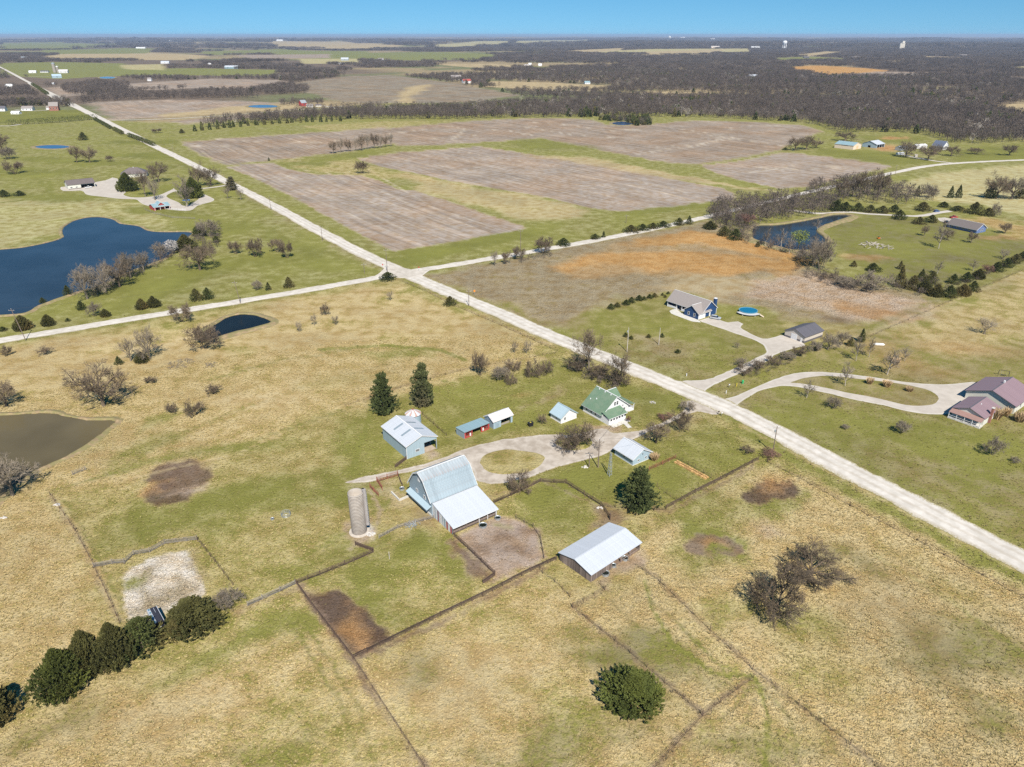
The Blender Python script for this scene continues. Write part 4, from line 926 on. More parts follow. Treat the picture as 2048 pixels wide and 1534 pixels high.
MIX = FARB + [FARW] + FARC[:1]; MIXW = [.17, .17, .17, .15, .12, .07, .07, .03, .05]
# belts nearer by
B1 = [(400, 258), (470, 250), (560, 246), (650, 240), (780, 239), (900, 240), (1010, 236), (1180, 235), (1210, 233), (1400, 235), (1480, 239), (1600, 245), (1640, 252), (1690, 268), (1730, 264), (1850, 268), (1900, 286), (1960, 288), (2048, 285), (2400, 290), (2400, 232), (2048, 232), (1985, 225), (1880, 206), (1800, 200), (1540, 200), (1420, 197), (1230, 197), (1100, 206), (1000, 209), (900, 215), (760, 222), (640, 229), (520, 238), (420, 250)]
P = fill(B1, 9.0)
scatter('woodland', 'long belt of bare grey-brown woodland behind the tilled fields', z3(P), MIX, (9, 15), (9, 13), MIXW)
P = np.concatenate([along([(395, 262), (450, 256), (520, 250), (600, 245), (680, 243)], 14, 9)])
scatter('cedar_row', 'row of dark cedars along the near edge of the wood belt', z3(P), FARC, (7, 11), (5, 8))
FIELDW = [polyw(p) for c, p in FAR]
def country(r0, r1, spacing, az=(-41, 41), dens=None):
    """points of the open country that is neither field nor road"""
    n = int((r1 ** 2 - r0 ** 2) / 2 * math.radians(az[1] - az[0]) / spacing ** 2)
    a = np.radians(nrg.uniform(*az, n)); r = np.sqrt(nrg.uniform(r0 ** 2, r1 ** 2, n)); P = np.stack([r * np.sin(a), r * np.cos(a)], 1)
    keep = np.ones(n, bool)
    for poly in FIELDW: keep &= ~inside(P, poly)
    M = polyw(MAIN_PX); 
    for i in range(5):
        p, q = M[i], M[i + 1]; e = q - p; t = np.clip(((P - p) @ e) / (e @ e), 0, 1); keep &= np.hypot(*(P - p - t[:, None] * e).T) > 22
    f = fbm(P[:, 0] / 1300 - 8, P[:, 1] / 900 + 2, 4); g = fbm(P[:, 0] / 260 + 1, P[:, 1] / 260 + 4, 3)
    right = sstep(-.25, .12, P[:, 0] / P[:, 1])
    keep &= (f < .55 + .22 * right) & (g < .50 + .24 * right)
    keep &= (P[:, 1] > 1560) | (P[:, 0] > 500)
    keep &= ~inside(P, polyw([(-400, 262), (180, 262), (400, 258), (640, 238), (700, 214), (500, 200), (170, 196), (100, 195), (0, 215), (-400, 235)]))
    keep &= ~inside(P, polyw(B1))
    keep &= ~inside(P, polyw([(1640, 330), (1640, 280), (1730, 268), (1850, 272), (2400, 290), (2400, 420), (1700, 380)]))
    return P[keep]
scatter('woodland', 'bare woods and hedgerows of the middle distance, grey-brown without leaves', z3(country(1350, 3000, 11.5)), MIX, (8, 14), (9, 13), MIXW)
scatter('woodland', 'far bare woods covering the land towards the skyline', z3(country(3000, 9000, 36)), GROVE, (30, 46), (34, 50))
scatter('woodland', 'bluish woods on the skyline', z3(country(9000, 24000, 120)), GROVE, (75, 110), (110, 150))
# ------------------------------------------------------------------ building kit
def streak(name, col, var=.10, rough=.5, metal=0.0, rust=None, rnd=.04, gscale=(3.0, 3.0, .25), spec=.4):
    return plain(name, col, rough, var, 1.0, metal, gscale, spec, rnd, ((.30, .13, .065), rust, .7) if rust else None)
M_BLUE = streak('metal_pale_blue', (.33, .42, .47), .12); M_BLUE2 = streak('metal_blue_grey', (.27, .345, .40), .12, rust=.08)
M_WROOF = streak('metal_white_roof', (.48, .50, .525), .10, .45, rnd=.025); M_BROOF = streak('metal_barn_roof', (.27, .325, .35), .18, .45, rust=.16, rnd=.10)
M_RUSTROOF = streak('metal_rust_roof', (.62, .60, .60), .14, .55, rust=.30); M_TEAL = streak('metal_teal_roof', (.23, .335, .365), .12, .5, rust=.10)
M_LTBLUE = streak('metal_light_blue_roof', (.36, .45, .49), .08, .45); M_SKY = streak('skylight_panel', (.22, .27, .30), .1, .3)
M_WHITE = plain('white_paint', (.70, .69, .675), .6, .05, 1.5); M_WHITE2 = plain('white_boards', (.66, .65, .63), .7, .12, 1.0, grain=(4, 4, .4), use_random=.12, dirt=((.30, .17, .12), .22, 1.2))
M_GREEN = plain('green_shingle', (.125, .195, .125), .9, .16, 2.5, dirt=((.17, .22, .15), .4, .5)); M_GREYSH = plain('grey_shingle', (.27, .235, .215), .9, .14, 2.5)
M_BROWN = streak('brown_metal_roof', (.155, .125, .115), .10, .5); M_DARK = streak('charcoal_metal_roof', (.115, .108, .118), .08, .5)
M_PLUM = streak('plum_metal_roof', (.255, .175, .185), .08, .45); M_CREAM = plain('cream_siding', (.62, .60, .52), .7, .06, 1.0); M_TAN = plain('tan_siding', (.52, .46, .40), .7, .06, 1.0)
M_PEACH = plain('peach_siding', (.72, .58, .44), .7, .05, 1.0); M_NAVY = plain('navy_siding', (.020, .058, .15), .65, .10, 1.0, grain=(.3, .3, 6)); M_RED = plain('red_boards', (.38, .055, .05), .75, .2, 1.0, grain=(5, 5, .4), use_random=.15)
M_BOARD = plain('weathered_board', (.20, .155, .13), .9, .3, 1.0, grain=(4, 4, .35), use_random=.42); M_FENCE = plain('brown_fence_wood', (.115, .075, .055), .9, .3, 1.5, use_random=.3)
M_GREYW = plain('grey_wood', (.25, .22, .19), .9, .3, 1.5, use_random=.25); M_POLE = plain('pole_wood', (.19, .145, .115), .9, .25, 1.0, grain=(4, 4, .4)); M_PALEPOLE = plain('pale_pole', (.48, .43, .37), .8, .15, 1.0)
M_BLACK = plain('shade_and_tub_black', (.012, .012, .014), .9, .1, 1.0); M_GLASS = plain('window_glass', (.02, .024, .03), .08, .1, 1.0, spec=.6); M_CONC2 = plain('silo_concrete', (.36, .32, .275), .9, .2, 1.2, dirt=((.24, .20, .16), .35, .6))  # M_BLACK: near-black painted for the shade inside buildings, and for black tubs
M_BRICK = plain('brick_red', (.30, .135, .10), .85, .15, 3.0); M_GALV = plain('galvanised', (.42, .45, .46), .45, .15, 2.0, metal=.4); M_RUST = plain('rusty_steel', (.27, .095, .06), .85, .3, 2.5, use_random=.25)
M_STRAWB = plain('straw_bale', (.55, .33, .13), .95, .3, 3.0, use_random=.25); M_RUBBER = plain('tyre_rubber', (.02, .02, .022), .85, .1, 2); M_TROUGH = plain('stock_water', (.010, .014, .010), .1, .1, 2)
M_STONE = plain('pale_rock', (.52, .48, .43), .9, .2, 2, use_random=.2); M_POOLW = plain('pool_water', (.008, .14, .25), .1, .1, 1.0, spec=.5); M_BLACKP = plain('black_paint', (.02, .02, .025), .4, .15, 2)
M_ORANGE = plain('sign_orange', (.75, .25, .03), .5, .05, 2); M_YEL = plain('yellow_paint', (.70, .55, .05), .5, .05, 2); M_GRN = plain('green_paint', (.05, .35, .12), .5, .05, 2); M_SILV = plain('silver_paint', (.50, .52, .55), .3, .05, 2, metal=.3); M_BLUECAR = plain('blue_paint', (.08, .14, .28), .3, .05, 2); M_REDP = plain('red_paint', (.42, .05, .04), .4, .1, 2)

def cells(u0, u1, z0, z1, ops):
    """rectangles that fill the wall around its openings"""
    us = sorted({u0, u1, *[min(max(o[0], u0), u1) for o in ops], *[min(max(o[1], u0), u1) for o in ops]}); out = []
    for a, b in zip(us, us[1:]):
        if b - a < 1e-4: continue
        blk = sorted([(o[2], o[3]) for o in ops if o[0] < (a + b) / 2 < o[1]]); z = z0
        for c, d in blk:
            if c > z + 1e-4: out.append((a, b, z, c))
            z = max(z, d)
        if z < z1 - 1e-4: out.append((a, b, z, z1))
    return out
class House:
    """a gabled building in its own frame: x along the ridge, y across; faces 'y-', 'y+', 'x-', 'x+'"""
    def __init__(s, root, L, W, eh, rh, off=(0, 0), rz=0.0, th=.16):
        s.r = root; s.L, s.W, s.eh, s.rh, s.th = L, W, eh, rh, th; s.off = off; s.rz = rz; s.win = {}
    def fix(s, o):
        o.location = (s.off[0], s.off[1], 0); o.rotation_euler = (0, 0, s.rz); return o
    def pt(s, face, u, d, z):
        if face == 'y-': return (u, -s.W / 2 - d, z)
        if face == 'y+': return (u, s.W / 2 + d, z)
        if face == 'x-': return (-s.L / 2 - d, u, z)
        return (s.L / 2 + d, u, z)
    def half(s, face): return s.L / 2 if face[0] == 'y' else s.W / 2
    def wall(s, face, mat, ops=(), z1=None, inner=0.0, name='wall'):
        mb = MB(); h = s.half(face) - (s.th if face[0] == 'x' else 0); e = z1 or s.eh
        for a, b, c, d in cells(-h, h, -.25, e, [o for o in ops]):
            P = [s.pt(face, a, 0, c), s.pt(face, b, 0, c), s.pt(face, b, -s.th, c), s.pt(face, a, -s.th, c)]
            mb.hexa(P, [(p[0], p[1], d) for p in P])
        if face[0] == 'x' and s.rh > s.eh and z1 is None:
            k = (s.rh - s.eh) / (s.W / 2); hh = s.W / 2 - .02
            poly = [s.pt(face, -hh, 0, e), s.pt(face, hh, 0, e), s.pt(face, 0, 0, s.rh - .06)]
            n = Vector(s.pt(face, 0, -s.th, 0)) - Vector(s.pt(face, 0, 0, 0)); mb.prism(poly, (0, 0, 0), n)
        return s.fix(mb.build(name, mat, s.r))
    def walls(s, mat, ops={}, faces=('y-', 'y+', 'x-', 'x+')):
        for f in faces: s.wall(f, mat, ops.get(f, ()))
    def roof(s, mat, ov=.35, oe=.35, sheet=1.0, th=.07, ridge=None, fascia=None, sides=(-1, 1)):
        """roof part: ridge cap and edge boards; its sheets are sub-parts"""
        k = (s.rh - s.eh) / (s.W / 2); sl = math.hypot(1, k); rf = MB()
        rf.bar((-s.L / 2 - oe, 0, s.rh + .10), (s.L / 2 + oe, 0, s.rh + .10), .34, .05)
        if fascia:
            for x in (-s.L / 2 - oe, s.L / 2 + oe):
                for sd in sides: rf.bar((x, 0, s.rh - .09), (x, sd * (s.W / 2 + ov), s.eh - ov * k - .09), .06, .22)
            for sd in sides: rf.bar((-s.L / 2 - oe, sd * (s.W / 2 + ov), s.eh - ov * k - .07), (s.L / 2 + oe, sd * (s.W / 2 + ov), s.eh - ov * k - .07), .06, .16)
        o = s.fix(rf.build('roof', fascia or ridge or mat, s.r))
        TL = s.L + 2 * oe; n = max(1, round(TL / sheet)); w = TL / n
        for sd in sides:
            y1 = sd * (s.W / 2 + ov); z1 = s.eh - ov * k; mb = MB()
            q = [(0, 0, s.rh), (w - .05, 0, s.rh), (w - .05, y1, z1), (0, y1, z1)]
            if sd < 0: q = [q[0], q[3], q[2], q[1]]
            top = [(p[0], p[1], p[2] + th) for p in q]; mb.hexa(q[::-1] if False else q, top)
            mb.add([(w - .05, 0, s.rh + th), (w + .02, 0, s.rh + th), (w + .02, y1, z1 + th), (w - .05, y1, z1 + th), (w - .05, 0, s.rh + th + .035), (w + .02, 0, s.rh + th + .035), (w + .02, y1, z1 + th + .035), (w - .05, y1, z1 + th + .035)],
                   [(0, 1, 2, 3), (4, 5, 6, 7), (0, 1, 5, 4), (1, 2, 6, 5), (2, 3, 7, 6), (3, 0, 4, 7)])
            me = mb.mesh('roof_sheet', mat)
            for i in range(n):
                inst('roof_sheet', me, o, (-TL / 2 + i * w, 0, rng.uniform(-.004, .004)))
        return o
    def window(s, face, u, z, w, h, frame=None, pane=None, bars=1, name='window', d=.02):
        frame = frame or M_WHITE; pane = pane or M_GLASS; mb = MB(); f = .09
        def bx(a, b, c, e, d0, d1):
            P = [s.pt(face, a, d0, c), s.pt(face, b, d0, c), s.pt(face, b, d1, c), s.pt(face, a, d1, c)]; return P, [(p[0], p[1], e) for p in P]
        for a, b, c, e in ((u - w / 2 - f, u - w / 2, z - f, z + h + f), (u + w / 2, u + w / 2 + f, z - f, z + h + f), (u - w / 2, u + w / 2, z - f, z), (u - w / 2, u + w / 2, z + h, z + h + f)): mb.hexa(*bx(a, b, c, e, d - .03, d + .05))
        if bars: mb.hexa(*bx(u - w / 2, u + w / 2, z + h / 2 - .03, z + h / 2 + .03, d - .02, d + .035))
        o = s.fix(mb.build(name, frame, s.r)); p = MB(); p.hexa(*bx(u - w / 2, u + w / 2, z, z + h, d - .03, d + .012)); p.build('pane', pane, o); return o
    def door(s, face, u, w, h, mat, panels=0, z=0.0, name='door', handle=True, d=.03):
        mb = MB()
        def bx(a, b, c, e, d0, d1):
            P = [s.pt(face, a, d0, c), s.pt(face, b, d0, c), s.pt(face, b, d1, c), s.pt(face, a, d1, c)]; return P, [(p[0], p[1], e) for p in P]
        mb.hexa(*bx(u - w / 2, u + w / 2, z, z + h, -.02, d))
        o = s.fix(mb.build(name, mat, s.r))
        if panels:
            for i in range(panels):
                z0 = z + h * i / panels; q = MB(); q.hexa(*bx(u - w / 2 + .06, u + w / 2 - .06, z0 + .04, z0 + h / panels - .02, d, d + .03)); q.build('panel', mat, o)
        if handle: q = MB(); q.hexa(*bx(u + w / 2 - .25, u + w / 2 - .12, z + 1.0, z + 1.12, d, d + .08)); q.build('handle', M_BLACKP, o)
        return o
    def post(s, x, y, h, mat, w=.18, name='post'):
        return s.fix(MB().box(x - w / 2, x + w / 2, y - w / 2, y + w / 2, -.2, h).build(name, mat, s.r))
    def box(s, name, mat, *b): return s.fix(MB().box(*b).build(name, mat, s.r))
    def planks(s, face, mat, u0, u1, w, top, name='plank', parent=None):
        """upright boards along a wall, each its own piece"""
        n = max(1, round((u1 - u0) / w)); w = (u1 - u0) / n
        for i in range(n):
            u = u0 + (i + .5) * w; h = top(u) + rng.uniform(-.05, .02); mb = MB(); g = w * rng.uniform(.46, .495)
            P = [s.pt(face, u - g, .02, -.2), s.pt(face, u + g, .02, -.2), s.pt(face, u + g, -.03, -.2), s.pt(face, u - g, -.03, -.2)]
            mb.hexa(P, [(p[0], p[1], h) for p in P]); o = mb.build(name, mat, parent or s.r)
            if parent is None: s.fix(o)
    def shed_roof(s, mat, x0, x1, y0, z0, y1, z1, sheet=1.0, th=.07, name='roof', edge=None):
        """single slope from (y0,z0) down to (y1,z1), with its sheets as sub-parts"""
        rf = MB(); rf.bar((x0, y1, z1 - .07), (x1, y1, z1 - .07), .08, .16)
        for x in (x0 + .05, x1 - .05): rf.bar((x, y0, z0 - .08), (x, y1, z1 - .08), .08, .14)
        o = s.fix(rf.build(name, edge or mat, s.r)); n = max(1, round((x1 - x0) / sheet)); w = (x1 - x0) / n; mb = MB()
        q = [(0, y0, z0), (w - .03, y0, z0), (w - .03, y1, z1), (0, y1, z1)]; mb.hexa(q, [(p[0], p[1], p[2] + th) for p in q])
        mb.box(w - .05, w + .02, min(y0, y1) + .01, min(y0, y1) + .02, min(z0, z1), min(z0, z1) + .01)
        q = [(w - .05, y0, z0 + th), (w + .02, y0, z0 + th), (w + .02, y1, z1 + th), (w - .05, y1, z1 + th)]; mb.hexa(q, [(p[0], p[1], p[2] + .035) for p in q])
        me = mb.mesh('roof_sheet', mat)
        for i in range(n): inst('roof_sheet', me, o, (x0 + i * w, 0, rng.uniform(-.004, .004)))
        return o
def rel(root, x, y, ang):
    """offset and turn of a world placing in the frame of root"""
    c, s_ = math.cos(-root.rotation_euler[2]), math.sin(-root.rotation_euler[2]); dx, dy = x - root.location[0], y - root.location[1]
    return (dx * c - dy * s_, dx * s_ + dy * c), math.radians(ang) - root.rotation_euler[2]
R = math.radians

# ------------------------------------------------------------------ the farm in the middle
def machine_shed():
    r = empty('machine_shed', (-33.28, 204.45, 0), R(-53.5), 'pale blue metal machine shed with white roof, four grey skylights and open corner bay', 'shed')
    h = House(r, 16, 10.96, 4.76, 6.77)
    h.walls(M_BLUE, {'x+': [(.9, 5.6, -1, 3.7)], 'y+': [(4.2, 7.6, -1, 3.7)]})
    h.post(7.88, 5.38, 4.7, M_GREYW, .2); h.box('floor', plain('shed_floor', (.40, .32, .24), .95, .2, 1), -7.8, 7.8, -5.3, 5.3, -.2, .03)
    rf = h.roof(M_WROOF, .35, .35, 1.0, fascia=M_WHITE); k = (6.77 - 4.76) / 5.48
    for sd in (-1, 1):
        for x in (-2.6, 2.4):
            y0, y1 = sd * .7, sd * 4.0; mb = MB(); q = [(x - .42, y0, 6.77 - abs(y0) * k + .09), (x + .42, y0, 6.77 - abs(y0) * k + .09), (x + .42, y1, 6.77 - abs(y1) * k + .09), (x - .42, y1, 6.77 - abs(y1) * k + .09)]
            mb.hexa(q, [(p[0], p[1], p[2] + .05) for p in q]); h.fix(mb.build('skylight', M_SKY, r))
    h.window('x+', -1.6, 1.6, 1.3, .7)
    h.box('corner_trim', M_WHITE, 7.97, 8.06, -5.54, -5.4, 0, 4.7)
machine_shed()
def grain_bin():
    p = at(826, 826.5, 4.6); r = empty('grain_bin', (p.x, p.y, 0), 0, 'round pale blue grain bin with rusty ribbed cone roof behind the machine shed', 'grain bin')
    R0 = 2.55; MB().lathe([(R0, 0)] + [(R0 + (.03 if i % 2 else 0), i * .23) for i in range(1, 20)] + [(R0, 4.6)], 32).build('wall', M_BLUE, r)
    n = 22; me = {}
    for i in range(n):
        a0, a1 = 2 * PI * i / n, 2 * PI * (i + .96) / n; am = (a0 + a1) / 2; mb = MB()
        o, q = R0 + .22, .35
        mb.hexa([(q * math.cos(a0), q * math.sin(a0), 6.0), (o * math.cos(a0), o * math.sin(a0), 4.55), (o * math.cos(a1), o * math.sin(a1), 4.55), (q * math.cos(a1), q * math.sin(a1), 6.0)],
                [(q * math.cos(a0), q * math.sin(a0), 6.06), (o * math.cos(a0), o * math.sin(a0), 4.61), (o * math.cos(a1), o * math.sin(a1), 4.61), (q * math.cos(a1), q * math.sin(a1), 6.06)])
        mb.bar((q * math.cos(a1), q * math.sin(a1), 6.1), (o * math.cos(a1), o * math.sin(a1), 4.65), .09, .08)
        mb.build('roof_panel', M_RUSTROOF if i % 2 else M_WROOF, r) if i % 3 else mb.build('roof_panel', plain('rust_panel', (.42, .27, .22), .7, .25, 1.5), r)
    MB().lathe([(.4, 6.0), (.4, 6.25), (.05, 6.45)], 14, cap=True).build('cap', M_RUST, r)
    MB().box(R0 - .02, R0 + .06, -.4, .4, .4, 1.9).build('door', M_GALV, r)
grain_bin()
def livestock_shed():
    r = empty('livestock_shed', (-13.05, 212.51, 0), R(39.5), 'long low blue-grey shed with red stall fronts and taller white-roofed open end', 'shed')
    h = House(r, 10.4, 4.4, 2.3, 2.3)
    for f in ('x-', 'y+', 'x+'): h.wall(f, M_BLUE2, z1=2.3)
    h.wall('y-', M_RED, [(-4.6, -2.2, .55, 2.0), (-1.9, 1.7, -1, 2.15), (2.1, 4.7, .55, 2.0)], z1=2.4)
    for x0, x1 in ((-4.6, -2.2), (2.1, 4.7)):
        for i in range(1, 3): h.box('stall_board', M_RED, x0, x1, -2.24, -2.16, .55 + .48 * i - .06, .55 + .48 * i + .06)
    h.box('feed_sack', M_WHITE, -3.1, -2.6, -2.4, -2.2, .4, 1.4); h.box('feed_sack', M_WHITE, 2.2, 2.7, -2.4, -2.2, .5, 1.5)
    h.shed_roof(M_TEAL, -5.45, 5.1, 2.4, 2.42, -2.5, 2.62, 1.0); h.box('end_wall', M_BLUE2, -5.3, -5.22, -2.3, 2.3, 0, 2.5)
    h.box('back', M_BLACK, -5, 5, 1.9, 2.0, 0, 2.2)  # black sheet painting the stall shade, in front of the real back wall
    off, a = rel(r, -4.6, 218.5, 38.6); g = House(r, 8.2, 5.1, 3.0, 4.35, off, a)
    g.wall('x-', M_BLUE2); g.wall('x+', M_BLUE); g.wall('y+', M_BLUE2); g.wall('y-', M_BLUE, [(-.9, 3.3, -1, 2.5)])
    g.roof(M_RUSTROOF, .3, .3, .9, fascia=M_WHITE); g.door('y-', -2.6, 1.3, 2.1, M_BLUE2); g.box('manger', M_GREYW, -.8, 3.2, -2.0, -1.9, 0, .7)
livestock_shed()
def white_garage():
    r = empty('garage', (17.93, 222.2, 0), R(-54), 'small white garage with light blue metal roof left of the farmhouse', 'garage')
    h = House(r, 5.6, 7.0, 2.25, 4.7); h.walls(M_WHITE); h.roof(M_LTBLUE, .4, .35, .9, fascia=M_LTBLUE)
    h.door('x+', 1.2, 2.6, 2.0, M_WHITE, 4); h.window('x+', -1.8, 1.0, .7, .9); h.window('y-', .5, 1.0, .7, .8)
    h.box('foundation', CONCM, -2.95, 2.95, -3.62, 3.62, -.2, .12)
white_garage()
def farmhouse():
    r = empty('farmhouse', (33.1, 226.94, 0), R(-53.5), 'white two-storey farmhouse with green shingle roof and long windowed annex', 'house')
    h = House(r, 9.6, 12.6, 3.0, 7.9); h.walls(M_WHITE)
    h.roof(M_GREEN, .55, .5, 9, th=.09, fascia=M_WHITE)
    for y, z in ((-.5, 4.5), (.65, 4.5)): h.window('x+', y, z, .75, 1.35, bars=1, pane=M_GLASS)
    h.window('x+', 4.2, 1.1, .7, 1.2); h.window('x+', 3.4, 3.2, .4, .5, bars=0)
    for x in (-3, -.6, 1.6): h.window('y-', x, 1.2, .8, 1.2)
    h.box('foundation', CONCM, -4.9, 4.9, -6.4, 6.4, -.2, .35)
    k = 4.9 / 6.3
    for x, y in ((-3.2, -.5), (-.3, -.5), (2.6, -.5), (-3.6, -4.2), (-1.4, -3.4)): h.box('roof_vent', M_WHITE, x - .16, x + .16, y - .16, y + .16, 7.9 + y * k, 7.9 + y * k + .42)
    # annex across the front gable
    x0, x1, y0, y1 = 4.82, 8.3, -6.3, 1.7
    ops = [(y0 + .7 + i * 1.3, y0 + 1.5 + i * 1.3, 1.25, 2.1) for i in range(6)]
    mb = MB()
    for a, b, c, d in cells(y0, y1, -.2, 2.5, ops): mb.box(x1 - .15, x1, a, b, c, d)
    h.fix(mb.build('annex_wall', M_WHITE, r)); h.box('annex_wall', M_WHITE, x0, x1 - .16, y0, y0 + .15, -.2, 2.5); h.box('annex_wall', M_WHITE, x0, x1 - .16, y1 - .15, y1, -.2, 2.5)
    for o in ops:
        w = h.fix(MB().box(x1 - .12, x1 + .03, o[0], o[1], o[2], o[2] + .06).build('window', M_WHITE, r)); MB().box(x1 - .1, x1 - .05, o[0], o[1], o[2] + .06, o[3]).build('pane', M_GLASS, w)
    mb = MB(); q = [(x0, y0 - .3, 3.75), (x1 + .35, y0 - .3, 2.55), (x1 + .35, y1 + .3, 2.55), (x0, y1 + .3, 3.75)]; mb.hexa(q, [(p[0], p[1], p[2] + .12) for p in q])
    rf = h.fix(mb.build('annex_roof', M_GREEN, r)); MB().box(x1 + .30, x1 + .40, y0 - .32, y1 + .32, 2.42, 2.62).build('gutter', M_WHITE, rf)
    h.box('patio', CONCM, x0, x1 + 2.2, y0 + .3, y1 + .2, -.1, .12); h.box('step', CONCM, x1, x1 + 1.0, -2.2, -.6, .1, .3)
    # porch along the far side, with posts and rail
    y0, y1 = 6.3, 8.9; mb = MB(); q = [(-4.6, y0, 3.2), (5.2, y0, 3.2), (5.2, y1, 2.55), (-4.6, y1, 2.55)]; mb.hexa(q, [(p[0], p[1], p[2] + .12) for p in q]); pr = h.fix(mb.build('porch_roof', M_GREEN, r))
    MB().box(-4.7, 5.3, y1 - .02, y1 + .08, 2.38, 2.62).build('gutter', M_WHITE, pr)
    for x in (5.0, 2.6, 0, -2.6, -4.4): h.post(x, y1 - .2, 2.55, M_WHITE, .22)
    h.box('porch_floor', M_WHITE, -4.6, 5.1, y0, y1, -.1, .5); h.box('rail', M_WHITE, 2.7, 4.9, y1 - .25, y1 - .15, .6, 1.4)
    # back gable
    off, a = rel(r, r.location[0], r.location[1], -53.5 + 90); g = House(r, 5.5, 4.6, 4.6, 6.6, (-2.2, 3.6), R(90)); g.wall('x+', M_WHITE); g.wall('y-', M_WHITE); g.wall('y+', M_WHITE); g.roof(M_GREEN, .35, .35, 9, th=.09, fascia=M_WHITE)
farmhouse()
def blue_garage():
    r = empty('garage', (38.08, 196.54, 0), R(-54.8), 'pale blue garage with white metal roof beside the driveway', 'garage')
    h = House(r, 8.2, 7.7, 2.6, 4.8); h.walls(M_BLUE); h.roof(M_WROOF, .5, .4, 1.0, fascia=M_WHITE)
    h.window('x+', -1.5, 1.0, .8, .45, bars=0); h.window('x+', 1.6, 1.0, .8, .45, bars=0); h.window('y-', .2, 1.15, .9, .8); h.box('wall_lamp', M_GALV, 4.12, 4.5, -.2, .2, 3.1, 3.3); h.box('foundation', CONCM, -4.2, 4.2, -3.95, 3.95, -.2, .15)
blue_garage()
def cattle_shed():
    r = empty('cattle_shed', (22.53, 148.17, 0), R(41.3), 'cattle shed with weathered plank walls and two-tone white metal roof', 'shed')
    h = House(r, 18.4, 10.8, 2.5, 3.75); top = lambda u: 2.5 + (5.4 - abs(u)) * (1.25 / 5.4) - .08
    h.planks('x-', M_BOARD, -5.4, 5.4, .42, top); h.planks('x+', M_BOARD, -5.4, 5.4, .6, top); h.planks('y+', M_BOARD, -9.2, 9.2, .6, lambda u: 2.45); h.planks('y-', M_BOARD, -9.2, -1.8, .42, lambda u: 2.4)
    for x in (-1.7, 1.9, 5.5, 9.1): h.post(x, -5.3, 2.45, M_BOARD, .22)
    for x in (-6, -2, 2, 6): h.post(x, 0, 3.6, M_BOARD, .2)
    for z in (.5, 1.0): h.box('rail', M_BOARD, 2.0, 9.0, -5.36, -5.28, z, z + .16)
    h.roof(M_WROOF, .35, .35, 1.0); h.box('earth_floor', plain('earth_floor', (.20, .14, .10), .95, .3, 1), -9.1, 9.1, -5.3, 5.3, -.2, .03)
cattle_shed()
